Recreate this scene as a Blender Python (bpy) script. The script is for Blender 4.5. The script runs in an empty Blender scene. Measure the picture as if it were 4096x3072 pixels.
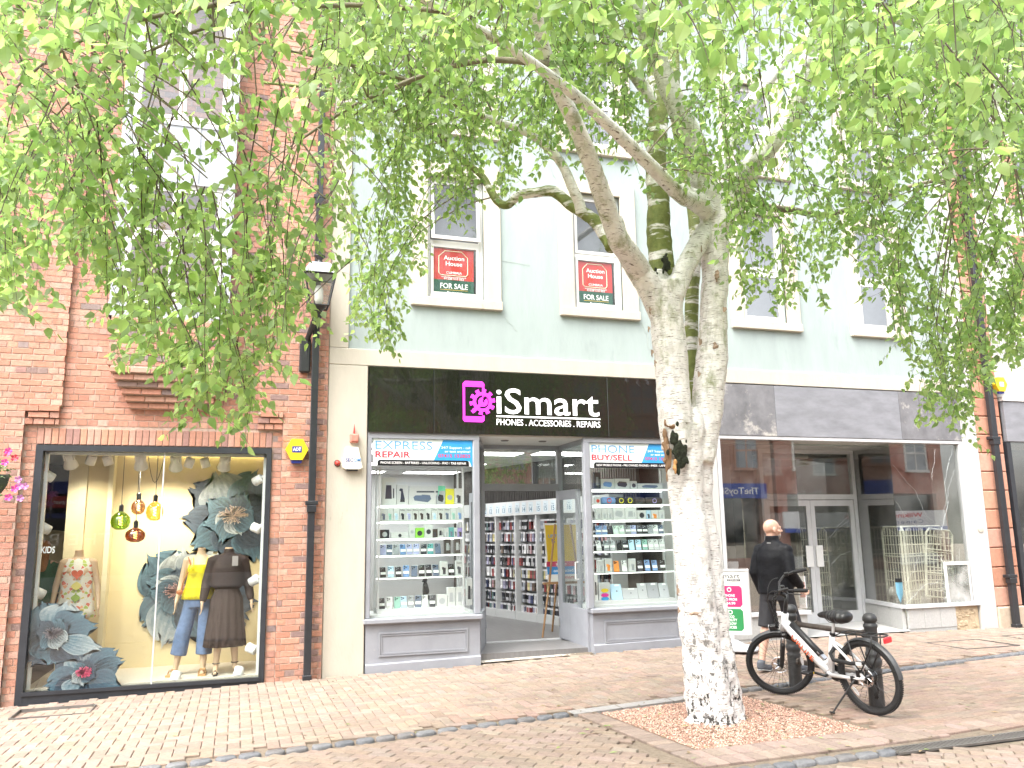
import bpy, math, random
import numpy as np
from mathutils import Vector, Matrix

random.seed(7)
rng = np.random.default_rng(11)
sc = bpy.context.scene
COL = sc.collection

# ---------------------------------------------------------------- camera
CAMZ = 1.65
FOC, YAW, PIT, ROL = .81, math.radians(18.26), math.radians(10.27), math.radians(-.92)
_f = np.array([math.sin(YAW)*math.cos(PIT), math.cos(YAW)*math.cos(PIT), math.sin(PIT)])
_r = np.array([math.cos(YAW), -math.sin(YAW), 0.])
_u = np.cross(_r, _f)
_R = math.cos(ROL)*_r + math.sin(ROL)*_u
_U = -math.sin(ROL)*_r + math.cos(ROL)*_u
cam_d = bpy.data.cameras.new('camera')
cam_d.sensor_fit = 'HORIZONTAL'; cam_d.sensor_width = 36; cam_d.lens = FOC*36
cam_d.clip_start = .05; cam_d.clip_end = 500
cam = bpy.data.objects.new('camera', cam_d); COL.objects.link(cam)
cam.matrix_world = Matrix(((_R[0], _U[0], -_f[0], 0), (_R[1], _U[1], -_f[1], 0), (_R[2], _U[2], -_f[2], CAMZ), (0, 0, 0, 1)))
sc.camera = cam

# ---------------------------------------------------------------- sky, sun, exposure
SUN_EL, SUN_AZ = math.radians(60), math.radians(235)      # azimuth from +y, clockwise
world = bpy.data.worlds.new('World'); sc.world = world; world.use_nodes = True
wn = world.node_tree.nodes; wl = world.node_tree.links
sky = wn.new('ShaderNodeTexSky'); sky.sky_type = 'NISHITA'; sky.sun_disc = False
sky.sun_elevation = SUN_EL; sky.sun_rotation = SUN_AZ
sky.air_density = 1.0; sky.dust_density = 6.0; sky.ozone_density = 1.0
hs = wn.new('ShaderNodeHueSaturation'); hs.inputs['Saturation'].default_value = .28   # an overcast, nearly colourless sky
wl.new(sky.outputs[0], hs.inputs['Color']); wl.new(hs.outputs[0], wn['Background'].inputs['Color'])
wn['Background'].inputs['Strength'].default_value = .15
sun_d = bpy.data.lights.new('sun', 'SUN'); sun_d.energy = .9; sun_d.angle = math.radians(60); sun_d.color = (1, .96, .9)
sun = bpy.data.objects.new('sun', sun_d); COL.objects.link(sun)
_sd = Vector((math.sin(SUN_AZ)*math.cos(SUN_EL), math.cos(SUN_AZ)*math.cos(SUN_EL), math.sin(SUN_EL)))
sun.rotation_euler = _sd.to_track_quat('Z', 'Y').to_euler(); sun.location = (-6, -6, 14)
sc.view_settings.view_transform = 'Standard'; sc.view_settings.look = 'None'
sc.view_settings.gamma = 1; sc.view_settings.use_curve_mapping = False
sc.view_settings.exposure = 2.3
sc.render.engine = 'CYCLES'
cy = sc.cycles
cy.use_denoising = True
cy.max_bounces = 5; cy.diffuse_bounces = 4; cy.glossy_bounces = 2; cy.transmission_bounces = 3; cy.transparent_max_bounces = 10
cy.caustics_reflective = False; cy.caustics_refractive = False
cy.sample_clamp_indirect = 6

# ---------------------------------------------------------------- photo geometry helpers (pixel of the 4096 photo + a real depth -> point)
def ray(px, py): return _f + (px-2048)/4096/FOC*_R - (py-1536)/4096/FOC*_U
def P(px, py, Y):
    d = ray(px, py); d = d*(Y/d[1]); return Vector((d[0], d[1], d[2]+CAMZ))
def G(px, py, z):
    d = ray(px, py); d = d*((z-CAMZ)/d[2]); return Vector((d[0], d[1], d[2]+CAMZ))
def project(p):
    p = np.asarray(p, float) - np.array([0, 0, CAMZ]); w = p @ _f
    return 2048+4096*FOC*(p @ _R)/w, 1536-4096*FOC*(p @ _U)/w, w
def zg(x, y):
    fz = float(np.interp(x, [-4, -2.3, .4, 1.5, 3.1, 4.7, 6.1, 10, 12, 14], [-.17, -.125, -.045, -.03, 0, .045, .07, .06, .03, .02]))
    w = min(1, max(0, (y-6.9)/4.0)); return .03 + w*(fz-.03)

# ---------------------------------------------------------------- materials
MATS = {}
def mat(name, col=None, rough=.6, metal=0, var=.12, scale=9, bump=.0, bscale=60, spec=.5, emit=None, estr=0, stretch=None, dark=None, coat=0, transl=0):
    """Principled material; col None = colours from the mesh's own Col attribute; noise gives uneven colour and fine relief."""
    if name in MATS: return MATS[name]
    m = bpy.data.materials.new(name); m.use_nodes = True; MATS[name] = m
    nt = m.node_tree; N = nt.nodes; L = nt.links; b = N['Principled BSDF']
    b.inputs['Roughness'].default_value = rough; b.inputs['Metallic'].default_value = metal
    b.inputs['Specular IOR Level'].default_value = spec
    if coat: b.inputs['Coat Weight'].default_value = coat
    tc = N.new('ShaderNodeTexCoord'); mp = N.new('ShaderNodeMapping'); L.new(tc.outputs['Object'], mp.inputs[0])
    if stretch: mp.inputs['Scale'].default_value = stretch
    if col is None:
        a = N.new('ShaderNodeVertexColor'); a.layer_name = 'Col'; src = a.outputs[0]
    else:
        a = N.new('ShaderNodeRGB'); a.outputs[0].default_value = (*col, 1); src = a.outputs[0]
    if var:
        nz = N.new('ShaderNodeTexNoise'); nz.inputs['Scale'].default_value = scale; nz.inputs['Detail'].default_value = 6
        nz.inputs['Roughness'].default_value = .65; L.new(mp.outputs[0], nz.inputs['Vector'])
        mr = N.new('ShaderNodeMapRange'); mr.inputs[1].default_value = .3; mr.inputs[2].default_value = .7
        mr.inputs[3].default_value = 1-var; mr.inputs[4].default_value = 1+var; L.new(nz.outputs[0], mr.inputs[0])
        mx = N.new('ShaderNodeVectorMath'); mx.operation = 'MULTIPLY'; L.new(src, mx.inputs[0]); L.new(mr.outputs[0], mx.inputs[1]); src = mx.outputs[0]
    if dark:   # (colour, noise scale, threshold): patches of dirt or wear with a shape of their own
        dc, ds, dt = dark
        n2 = N.new('ShaderNodeTexNoise'); n2.inputs['Scale'].default_value = ds; n2.inputs['Detail'].default_value = 8; n2.inputs['Roughness'].default_value = .7
        L.new(mp.outputs[0], n2.inputs['Vector'])
        r2 = N.new('ShaderNodeMapRange'); r2.inputs[1].default_value = dt; r2.inputs[2].default_value = dt+.12; L.new(n2.outputs[0], r2.inputs[0])
        mm = N.new('ShaderNodeMix'); mm.data_type = 'RGBA'; L.new(r2.outputs[0], mm.inputs[0]); L.new(src, mm.inputs[6]); mm.inputs[7].default_value = (*dc, 1); src = mm.outputs[2]
    L.new(src, b.inputs['Base Color'])
    if bump:
        n3 = N.new('ShaderNodeTexNoise'); n3.inputs['Scale'].default_value = bscale; n3.inputs['Detail'].default_value = 5
        L.new(mp.outputs[0], n3.inputs['Vector'])
        bp = N.new('ShaderNodeBump'); bp.inputs['Strength'].default_value = bump; bp.inputs['Distance'].default_value = .02
        L.new(n3.outputs[0], bp.inputs['Height']); L.new(bp.outputs[0], b.inputs['Normal'])
    if emit:
        b.inputs['Emission Color'].default_value = (*emit, 1); b.inputs['Emission Strength'].default_value = estr
    if transl:
        tr = N.new('ShaderNodeBsdfTranslucent'); L.new(src, tr.inputs[0]); ms = N.new('ShaderNodeMixShader'); ms.inputs[0].default_value = transl
        L.new(b.outputs[0], ms.inputs[1]); L.new(tr.outputs[0], ms.inputs[2]); L.new(ms.outputs[0], N['Material Output'].inputs[0])
    return m

def glass(name, refl=.06, tint=(.97, .99, .98), grime=.0, wob=0):
    """Clear pane: see-through body with a mirror coat that grows at grazing angles; optional thin dusty film."""
    if name in MATS: return MATS[name]
    m = bpy.data.materials.new(name); m.use_nodes = True; MATS[name] = m
    nt = m.node_tree; N = nt.nodes; L = nt.links; N.remove(N['Principled BSDF'])
    t = N.new('ShaderNodeBsdfTransparent'); t.inputs[0].default_value = (*tint, 1)
    g = N.new('ShaderNodeBsdfGlossy'); g.inputs['Roughness'].default_value = .0
    fr = N.new('ShaderNodeFresnel'); ge = N.new('ShaderNodeNewGeometry'); io = N.new('ShaderNodeMapRange'); io.inputs[3].default_value = 1.45; io.inputs[4].default_value = 1/1.45
    L.new(ge.outputs['Backfacing'], io.inputs[0]); L.new(io.outputs[0], fr.inputs[0])      # the same air-to-glass reflection on both faces of a thin pane
    ad = N.new('ShaderNodeMath'); ad.operation = 'ADD'; ad.use_clamp = True; ad.inputs[1].default_value = refl; L.new(fr.outputs[0], ad.inputs[0])
    mx = N.new('ShaderNodeMixShader'); L.new(ad.outputs[0], mx.inputs[0]); L.new(t.outputs[0], mx.inputs[1]); L.new(g.outputs[0], mx.inputs[2])
    out = mx.outputs[0]
    tc = N.new('ShaderNodeTexCoord')
    if wob:
        nz = N.new('ShaderNodeTexNoise'); nz.inputs['Scale'].default_value = 1.3; nz.inputs['Detail'].default_value = 1; L.new(tc.outputs['Object'], nz.inputs['Vector'])
        bp = N.new('ShaderNodeBump'); bp.inputs['Strength'].default_value = wob; bp.inputs['Distance'].default_value = .02; L.new(nz.outputs[0], bp.inputs['Height']); L.new(bp.outputs[0], g.inputs['Normal'])
    if grime:
        nz = N.new('ShaderNodeTexNoise'); nz.inputs['Scale'].default_value = 3; nz.inputs['Detail'].default_value = 8; L.new(tc.outputs['Object'], nz.inputs['Vector'])
        r = N.new('ShaderNodeMapRange'); r.inputs[1].default_value = .35; r.inputs[2].default_value = .8; r.inputs[4].default_value = grime; L.new(nz.outputs[0], r.inputs[0])
        d = N.new('ShaderNodeBsdfDiffuse'); d.inputs[0].default_value = (.7, .7, .68, 1)
        m2 = N.new('ShaderNodeMixShader'); L.new(r.outputs[0], m2.inputs[0]); L.new(out, m2.inputs[1]); L.new(d.outputs[0], m2.inputs[2]); out = m2.outputs[0]
    L.new(out, N['Material Output'].inputs[0])
    return m

# ---------------------------------------------------------------- mesh builder
class MB:
    def __init__(s): s.v = []; s.f = []; s.c = []; s.has = False
    def add(s, vs, fs, col=None):
        n = len(s.v); s.v.extend([tuple(p) for p in vs])
        for f in fs: s.f.append(tuple(i+n for i in f)); s.c.append(col)
        if col is not None: s.has = True
        return s
    def poly(s, pts, col=None): return s.add(pts, [tuple(range(len(pts)))], col)
    def box(s, x0, x1, y0, y1, z0, z1, col=None):
        v = [(x0, y0, z0), (x1, y0, z0), (x1, y1, z0), (x0, y1, z0), (x0, y0, z1), (x1, y0, z1), (x1, y1, z1), (x0, y1, z1)]
        return s.add(v, [(0, 3, 2, 1), (4, 5, 6, 7), (0, 1, 5, 4), (1, 2, 6, 5), (2, 3, 7, 6), (3, 0, 4, 7)], col)
    def obox(s, c, ax, ay, az, col=None):
        c = Vector(c); ax = Vector(ax); ay = Vector(ay); az = Vector(az)
        v = [c+ax*i+ay*j+az*k for k in (-1, 1) for j in (-1, 1) for i in (-1, 1)]
        return s.add(v, [(0, 2, 3, 1), (4, 5, 7, 6), (0, 1, 5, 4), (1, 3, 7, 5), (3, 2, 6, 7), (2, 0, 4, 6)], col)
    def bbox(s, x0, x1, y0, y1, z0, z1, b=.01, col=None):
        """box whose 12 edges are chamfered by b"""
        X = (x0, x1); Y = (y0, y1); Z = (z0, z1); v = []; idx = {}
        for i in (0, 1):
            for j in (0, 1):
                for k in (0, 1):
                    dx = b if i == 0 else -b; dy = b if j == 0 else -b; dz = b if k == 0 else -b
                    for a, p in enumerate(((X[i], Y[j]+dy, Z[k]+dz), (X[i]+dx, Y[j], Z[k]+dz), (X[i]+dx, Y[j]+dy, Z[k]))):
                        idx[i, j, k, a] = len(v); v.append(p)
        g = lambda i, j, k, a: idx[i, j, k, a]
        f = []
        for i in (0, 1):
            q = [g(i, 0, 0, 0), g(i, 1, 0, 0), g(i, 1, 1, 0), g(i, 0, 1, 0)]; f.append(q if i else q[::-1])
            q = [g(0, i, 0, 1), g(1, i, 0, 1), g(1, i, 1, 1), g(0, i, 1, 1)]; f.append(q[::-1] if i else q)
            q = [g(0, 0, i, 2), g(1, 0, i, 2), g(1, 1, i, 2), g(0, 1, i, 2)]; f.append(q if i else q[::-1])
        for i in (0, 1):
            for j in (0, 1):
                f.append((g(i, j, 0, 0), g(i, j, 1, 0), g(i, j, 1, 1), g(i, j, 0, 1)))
                f.append((g(i, 0, j, 0), g(i, 1, j, 0), g(i, 1, j, 2), g(i, 0, j, 2)))
                f.append((g(0, i, j, 1), g(1, i, j, 1), g(1, i, j, 2), g(0, i, j, 2)))
        for i in (0, 1):
            for j in (0, 1):
                for k in (0, 1): f.append((g(i, j, k, 0), g(i, j, k, 1), g(i, j, k, 2)))
        return s.add(v, f, col)
    def tube(s, path, rad, n=8, col=None, caps=True, flat=1.0, up=None):
        path = [Vector(p) for p in path]; m = len(path)
        if not hasattr(rad, '__len__'): rad = [rad]*m
        vs = []; prev = None
        for i, p in enumerate(path):
            t = (path[min(i+1, m-1)]-path[max(i-1, 0)])
            t = t.normalized() if t.length > 1e-9 else Vector((0, 0, 1))
            if prev is None:
                ref = Vector(up) if up else (Vector((0, 0, 1)) if abs(t.z) < .9 else Vector((1, 0, 0)))
                a = t.cross(ref).normalized()
            else: a = (prev - t*prev.dot(t)).normalized()
            prev = a; b = t.cross(a)
            for k in range(n):
                th = 2*math.pi*k/n; vs.append(p + a*(math.cos(th)*rad[i]) + b*(math.sin(th)*rad[i]*flat))
        fs = [(i*n+k, i*n+(k+1) % n, (i+1)*n+(k+1) % n, (i+1)*n+k) for i in range(m-1) for k in range(n)]
        if caps: fs += [tuple(range(n))[::-1], tuple((m-1)*n+k for k in range(n))]
        return s.add(vs, fs, col)
    def capsule(s, p0, r0, p1, r1, n=12, col=None):
        p0 = Vector(p0); p1 = Vector(p1); t = (p1-p0).normalized(); path = []; rad = []
        for a in (.999, .92, .7, .38): path.append(p0-t*r0*a); rad.append(r0*math.sqrt(1-a*a))
        path += [p0, p1]; rad += [r0, r1]
        for a in (.38, .7, .92, .999): path.append(p1+t*r1*a); rad.append(r1*math.sqrt(1-a*a))
        return s.tube(path, rad, n, col)
    def lathe(s, prof, c=(0, 0, 0), n=16, col=None, sx=1, sy=1, rot=None):
        c = Vector(c); vs = []; m = len(prof)
        for r, z in prof:
            for k in range(n):
                th = 2*math.pi*k/n; p = Vector((math.cos(th)*r*sx, math.sin(th)*r*sy, z))
                vs.append(c + (rot @ p if rot else p))
        fs = [(i*n+k, i*n+(k+1) % n, (i+1)*n+(k+1) % n, (i+1)*n+k) for i in range(m-1) for k in range(n)]
        fs += [tuple(range(n))[::-1], tuple((m-1)*n+k for k in range(n))]
        return s.add(vs, fs, col)
    def ell(s, c, r, n=14, m=9, col=None, rot=None):
        prof = [(max(1e-4, math.sin(math.pi*i/m)), -math.cos(math.pi*i/m)) for i in range(m+1)]
        c = Vector(c); vs = []
        for a, z in prof:
            for k in range(n):
                th = 2*math.pi*k/n; p = Vector((math.cos(th)*a*r[0], math.sin(th)*a*r[1], z*r[2])); vs.append(c+(rot @ p if rot else p))
        fs = [(i*n+k, i*n+(k+1) % n, (i+1)*n+(k+1) % n, (i+1)*n+k) for i in range(m) for k in range(n)]
        return s.add(vs, fs, col)
    def torus(s, c, R, r, axis='y', n=36, m=10, col=None, a0=0, a1=2*math.pi):
        closed = abs(a1-a0) > 6.28; k1 = n if closed else n+1; vs = []
        for i in range(k1):
            th = a0+(a1-a0)*i/n; ct, st = math.cos(th), math.sin(th)
            for j in range(m):
                ph = 2*math.pi*j/m; q = R+r*math.cos(ph); w = r*math.sin(ph)
                p = {'y': (ct*q, w, st*q), 'z': (ct*q, st*q, w), 'x': (w, ct*q, st*q)}[axis]
                vs.append(Vector(c)+Vector(p))
        fs = [(i*m+j, i*m+(j+1) % m, ((i+1) % k1)*m+(j+1) % m, ((i+1) % k1)*m+j) for i in range(n) for j in range(m)]
        return s.add(vs, fs, col)
    def prism(s, pts, y0, y1, col=None):
        """outline in (x, z) extruded from y0 to y1"""
        n = len(pts); v = [(x, y0, z) for x, z in pts]+[(x, y1, z) for x, z in pts]
        return s.add(v, [tuple(range(n)), tuple(range(2*n-1, n-1, -1))]+[(i, i+n, (i+1) % n+n, (i+1) % n) for i in range(n)], col)
    def mesh(s, name, m=None, smooth=False):
        me = bpy.data.meshes.new(name); me.from_pydata(s.v, [], s.f)
        if s.has:
            at = me.color_attributes.new('Col', 'FLOAT_COLOR', 'CORNER')
            arr = np.ones((len(me.loops), 4), np.float32); k = 0
            for f, c in zip(s.f, s.c):
                if c is not None: arr[k:k+len(f), :3] = c
                k += len(f)
            at.data.foreach_set('color', arr.ravel())
        if m: me.materials.append(MATS[m] if isinstance(m, str) else m)
        if smooth: me.shade_smooth()
        me.update(); return me
    def build(s, name, m, parent=None, smooth=False, **kw): return put(name, s.mesh(name, m, smooth), parent, **kw)

ROOTM = {}
def put(name, me, parent=None, local=False, label=None, cat=None, group=None, kind=None):
    o = bpy.data.objects.new(name, me); COL.objects.link(o)
    if parent is not None:
        o.parent = parent
        if not local and parent.name in ROOTM: o.matrix_parent_inverse = ROOTM[parent.name].inverted()
    tag(o, label, cat, group, kind); return o
def tag(o, label=None, cat=None, group=None, kind=None):
    if label: o['label'] = label
    if cat: o['category'] = cat
    if group: o['group'] = group
    if kind: o['kind'] = kind
    return o
def thing(name, label, cat, loc=(0, 0, 0), rot=(0, 0, 0), group=None, kind=None):
    o = bpy.data.objects.new(name, None); COL.objects.link(o); o.empty_display_size = .1
    o.location = loc; o.rotation_euler = rot
    from mathutils import Euler
    ROOTM[o.name] = Matrix.Translation(Vector(loc)) @ Euler(rot).to_matrix().to_4x4()
    return tag(o, label, cat, group, kind)

def evalmesh(me, mods):
    """run modifiers on a mesh and return the result as a new mesh"""
    o = bpy.data.objects.new('tmp', me); COL.objects.link(o)
    for typ, kw in mods:
        md = o.modifiers.new(typ, typ)
        for k, v in kw.items(): setattr(md, k, v)
    dg = bpy.context.evaluated_depsgraph_get(); r = bpy.data.meshes.new_from_object(o.evaluated_get(dg))
    bpy.data.objects.remove(o); return r
def organic(mb, name, m, vox=.012, smooth=6, parent=None, factor=.5, **kw):
    me = evalmesh(mb.mesh(name), [('REMESH', dict(mode='VOXEL', voxel_size=vox)), ('SMOOTH', dict(iterations=smooth, factor=factor))])
    me.name = name; me.materials.clear(); me.materials.append(MATS[m]); me.shade_smooth()
    return put(name, me, parent, **kw)

def textmesh(s, size=1, bold=0, extrude=.0, shear=0, spacing=1.0):
    cu = bpy.data.curves.new('t', 'FONT'); cu.body = s; cu.size = size; cu.offset = bold*size; cu.extrude = extrude; cu.shear = shear
    cu.space_character = spacing; cu.resolution_u = 3
    o = bpy.data.objects.new('t', cu); COL.objects.link(o)
    dg = bpy.context.evaluated_depsgraph_get(); me = bpy.data.meshes.new_from_object(o.evaluated_get(dg))
    bpy.data.objects.remove(o); bpy.data.curves.remove(cu); return me
def text(name, s, m, parent, x, z, y, h=None, w=None, align='l', bold=0, depth=.003, shear=0, spacing=1, frame=None, **kw):
    """lettering: x, z = left (or centre/right) of the baseline on the plane y; h = cap height, w = total width. frame: 4x4 placing the (x, z) plane elsewhere"""
    me = textmesh(s, 1, bold, 0, shear, spacing)
    n = len(me.vertices)
    if n == 0: return None
    co = np.empty(n*3); me.vertices.foreach_get('co', co); co = co.reshape(-1, 3)
    x0, x1 = co[:, 0].min(), co[:, 0].max(); capH = .70
    sy = (h/capH) if h else w/(x1-x0); sx = (w/(x1-x0)) if w else sy
    X = (co[:, 0]-x0)*sx; W = (x1-x0)*sx
    X += x - {'l': 0, 'c': W/2, 'r': W}[align]
    out = np.stack([X, np.full(n, y), co[:, 1]*sy+z], 1)
    if frame is not None:
        F4 = np.array(frame); out = out @ F4[:3, :3].T + F4[:3, 3]
    me.vertices.foreach_set('co', out.ravel()); me.update(); me.materials.clear(); me.materials.append(MATS[m])
    return put(name, me, parent, **kw)

def shade(c, k): return tuple(max(0, min(1, a*k)) for a in c)
def jit(c, s=.08):
    k = 1+random.uniform(-s, s); return tuple(max(0, min(1, a*k*(1+random.uniform(-s, s)*.3))) for a in c)

# colours used again and again
mat('vcol', None, .6, var=.1, scale=14, bump=.05)
mat('print', None, .45, var=0)
mat('gloss_print', None, .22, var=0)
mat('white_paint', (.60, .60, .58), .45, var=.06, scale=4, dark=((.45, .43, .38), 5, .66))
mat('white_plastic', (.78, .78, .77), .35, var=.03)
mat('black_metal', (.018, .019, .021), .4, var=.2, scale=20, bump=.04)
mat('black_paint', (.022, .024, .028), .3, var=.15, scale=12)
mat('black_rubber', (.015, .015, .016), .75, var=.2)
mat('steel', (.55, .56, .58), .3, metal=1, var=.05)
mat('dark_room', (.06, .06, .062), .9, var=.1)
mat('shop_grey', (.27, .28, .31), .42, var=.10, scale=3, dark=((.37, .37, .37), 7, .63), bump=.05, bscale=30)
mat('alu', (.66, .67, .69), .35, metal=.3, var=.06, scale=5)
mat('txt_white', (.85, .85, .85), .4, var=0)
mat('txt_black', (.02, .02, .022), .5, var=0)
mat('txt_red', (.62, .03, .06), .4, var=0)
mat('txt_blue', (.05, .24, .55), .4, var=0)
mat('txt_navy', (.03, .05, .25), .4, var=0)
mat('led', (.9, .9, .9), .5, var=0, emit=(1, .98, .95), estr=1.5)
mat('lamp_panel', (.9, .9, .9), .5, var=0, emit=(1, .99, .97), estr=3.2)
mat('warm_bulb', (1, .8, .5), .5, var=0, emit=(1, .72, .35), estr=7)
mat('cove', (1, .9, .6), .5, var=0, emit=(1, .8, .38), estr=1.5)
glass('pane', .01)
glass('pane_shiny', .17, grime=.05, wob=.02)
glass('pane_dim', .12, (.75, .78, .78)); glass('pane_upper', .10); glass('pane_sky', .30)
glass('shelf_glass', .03, (.85, .95, .92))
# ================================================================ ground and paving
mat('grout', (.17, .135, .10), .95, var=.3, scale=30, bump=.3, bscale=120, dark=((.16, .17, .08), 2.5, .60))
mat('paver', None, .85, var=.2, scale=26, bump=.3, bscale=160, dark=((.17, .14, .10), 1.6, .60))
mat('gravel', None, .8, var=.1)
mat('sett', None, .6, var=.2, scale=25, bump=.3, bscale=60)
mat('street', (.36, .26, .19), .9, var=.2, scale=3, bump=.1)

g = MB()
xs = [-60, -30, -12, -6]+[-5+.5*i for i in range(41)]+[18, 24, 40, 70]
ys = [-60, -30, -12, -4, 0, 2, 4, 5, 6, 6.9, 7.5, 8, 8.5, 9, 9.5, 10, 10.5, 10.9, 11.3, 14, 20, 40, 60]
vs = [(x, y, zg(x, y)-.02) for y in ys for x in xs]; nx = len(xs)
g.add(vs, [(j*nx+i, j*nx+i+1, (j+1)*nx+i+1, (j+1)*nx+i) for j in range(len(ys)-1) for i in range(nx-1)])
pavement = g.build('pavement', 'grout', smooth=True, kind='structure', label='pinkish block paved pedestrian street in front of the shops')

L1 = lambda x: 6.98+.163*x
PIT = [(3.26, 7.43), (3.40, 5.91), (5.03, 6.0), (4.9, 7.65)]
def inside(p, poly):
    x, y = p; c = False; n = len(poly)
    for i in range(n):
        (x0, y0), (x1, y1) = poly[i], poly[(i+1) % n]
        if (y0 > y) != (y1 > y) and x < (x1-x0)*(y-y0)/(y1-y0)+x0: c = not c
    return c
BORD = [(3.00, 7.5), (3.13, 5.46), (5.4, 5.53), (5.06, 6.0), (4.93, 7.70)]      # pit with its header courses
L2 = lambda x: 5.30+.02*(x-3.6)                                         # front drain line
tops = []                                # (cx, cy, ang, l, w, colour)
PC = [(.23, .176, .137), (.245, .19, .149), (.213, .164, .13), (.235, .187, .152), (.225, .171, .13)]
PR = [(.265, .193, .15), (.255, .183, .142), (.27, .20, .158)]
W = .1
for i in range(-36, 152):
    for j in range(40, 112):
        t = (i-j) % 4
        if t == 0: c = ((i+1)*W, (j+.5)*W, 0)
        elif t == 3: c = ((i+.5)*W, (j+1)*W, math.pi/2)
        else: continue
        x, y, a = c
        hy = .05 if a == 0 else .1
        if not (-3.4 < x < 14.6 and y-hy > L1(x)+.085 and y+hy < 10.885): continue
        tops.append((x, y, a, .2, .1, random.choice(PC if random.random() < .7 else PR)))
# roadway below the setts: diagonal courses to the left, courses along the street to the right
def courses(ang, ok, cols):
    ca, sa = math.cos(ang), math.sin(ang)
    for r in range(-120, 120):
        for k in range(-60, 60):
            a = (k+.5*(r % 2))*.2; b = r*.1
            x = 5+a*ca-b*sa; y = 6+a*sa+b*ca
            if ok(x, y): tops.append((x, y, ang, .2, .1, random.choice(cols)))
clear = lambda x, y: all(not inside((x+dx, y+dy), BORD) for dx in (-.06, .06) for dy in (-.06, .06))
isleft = lambda x, y: x < 3.1+.0*(y-6)
courses(math.radians(-40), lambda x, y: 3.2 < y < L1(x)-.13 and x > -2.2 and isleft(x, y) and clear(x, y) and (y < L2(x)-.24 or x < 2.98), PC)
courses(math.radians(7), lambda x, y: y < L1(x)-.12 and y > L2(x)+.26 and not isleft(x, y) and x < 13 and clear(x, y), PR+PC[:2])
courses(math.radians(-40), lambda x, y: 3.2 < y < L2(x)-.16 and not isleft(x, y) and x < 9, PC)

def paver_mesh(l, w, col, h=.02, c=.005):
    b = MB(); a, d = l/2-.0025, w/2-.0025
    v = [(-a, -d, -h), (a, -d, -h), (a, d, -h), (-a, d, -h), (-a, -d, -c), (a, -d, -c), (a, d, -c), (-a, d, -c), (-a+c, -d+c, 0), (a-c, -d+c, 0), (a-c, d-c, 0), (-a+c, d-c, 0)]
    b.add(v, [(8, 9, 10, 11)]+[(i, (i+1) % 4, (i+1) % 4+4, i+4) for i in range(4)]+[(i+4, (i+1) % 4+4, (i+1) % 4+8, i+8) for i in range(4)], col)
    return b
def inframe(x, y, z):
    px, py, w = project((x, y, z)); return w > .3 and -40 < px < 4136 and -40 < py < 3110
vis = [t for t in tops if inframe(t[0], t[1], .03)]
vis.sort(key=lambda t: project((t[0], t[1], .03))[2])
near = set(id(t) for t in vis[:300])
variants = {}
def pav_z(x, y): return zg(x, y)+random.uniform(-.0025, .0025)
field = MB()
def emit(t, name, dest, m='paver'):
    x, y, a, l, w, col = t
    if id(t) in near or name != 'paver':
        key = (round(l, 3), round(w, 3), col, random.randrange(3))
        if key not in variants: variants[key] = paver_mesh(l, w, jit(col, .1)).mesh(name, m)
        o = put(name, variants[key], pavement)
        o.location = (x, y, pav_z(x, y)); o.rotation_euler = (random.uniform(-.008, .008), random.uniform(-.008, .008), a+random.uniform(-.008, .008))
    else:
        pm = paver_mesh(l, w, jit(col, .12)); ca, sa = math.cos(a), math.sin(a); z = pav_z(x, y)
        dest.add([(x+p[0]*ca-p[1]*sa, y+p[0]*sa+p[1]*ca, z+p[2]) for p in pm.v], pm.f, pm.c[0])
for t in tops: emit(t, 'paver', field)
field.build('paver_field', 'paver', pavement, kind='stuff')
# header courses round the tree pit
BC = [(.22, .172, .14), (.245, .19, .152), (.205, .163, .134)]
BP = [(.27, .205, .172), (.285, .22, .18), (.255, .19, .158)]
def header_row(p0, p1, off, cols, depth=.2):
    p0 = Vector(p0); p1 = Vector(p1); d = (p1-p0); L = d.length; d.normalize(); nrm = Vector((d.y, -d.x)); n = int(L/.104); a = math.atan2(d.y, d.x)
    for i in range(n):
        c = p0+d*((i+.5)*L/n)+nrm*(off+depth/2); emit((c.x, c.y, a+math.pi/2, depth, L/n, random.choice(cols)), 'border_block', None)
header_row((3.02, 7.45), (3.17, 5.7), -.2, BC)
header_row((3.18, 5.68), (5.45, 5.76), .0, BP)
header_row((3.18, 5.68), (5.45, 5.76), -.205, BP)
header_row((5.45, 5.76), (9.2, 5.9), -.1, BP)
# stone setts
SC = [(.115, .12, .13), (.14, .142, .148), (.10, .105, .115), (.13, .125, .125)]
sett_v = []
for k in range(6):
    b = MB(); col = SC[k % 4]; n = 10; ring = []
    for lv, (sh, z) in enumerate(((1, -.03), (.98, .0), (.80, .012))):
        for i in range(n):
            th = 2*math.pi*i/n; e = 3.2; ct, st = math.cos(th), math.sin(th)
            ring.append((math.copysign(abs(ct)**(2/e), ct)*.085*sh*random.uniform(.95, 1.04), math.copysign(abs(st)**(2/e), st)*.052*sh*random.uniform(.95, 1.05), z+random.uniform(-.002, .002)))
    b.add(ring, [(i+l*n, (i+1) % n+l*n, (i+1) % n+(l+1)*n, i+(l+1)*n) for l in (0, 1) for i in range(n)]+[tuple(2*n+i for i in range(n))], col)
    sett_v.append(b.mesh('sett', 'sett', True))
def setts(x0, x1, f, step=.185):
    x = x0; s = math.sqrt(1+((f(x1)-f(x0))/(x1-x0))**2)
    while x < x1:
        y = f(x)+random.uniform(-.008, .008); o = put('sett', random.choice(sett_v), pavement)
        o.location = (x, y, zg(x, y)); o.rotation_euler = (0, 0, math.atan((f(x1)-f(x0))/(x1-x0))+random.uniform(-.05, .05)); k = random.uniform(.9, 1.08); o.scale = (k, 1, 1)
        x += step*k/s
setts(-.9, 2.95, L1); setts(5.0, 11.5, L1)
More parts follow.
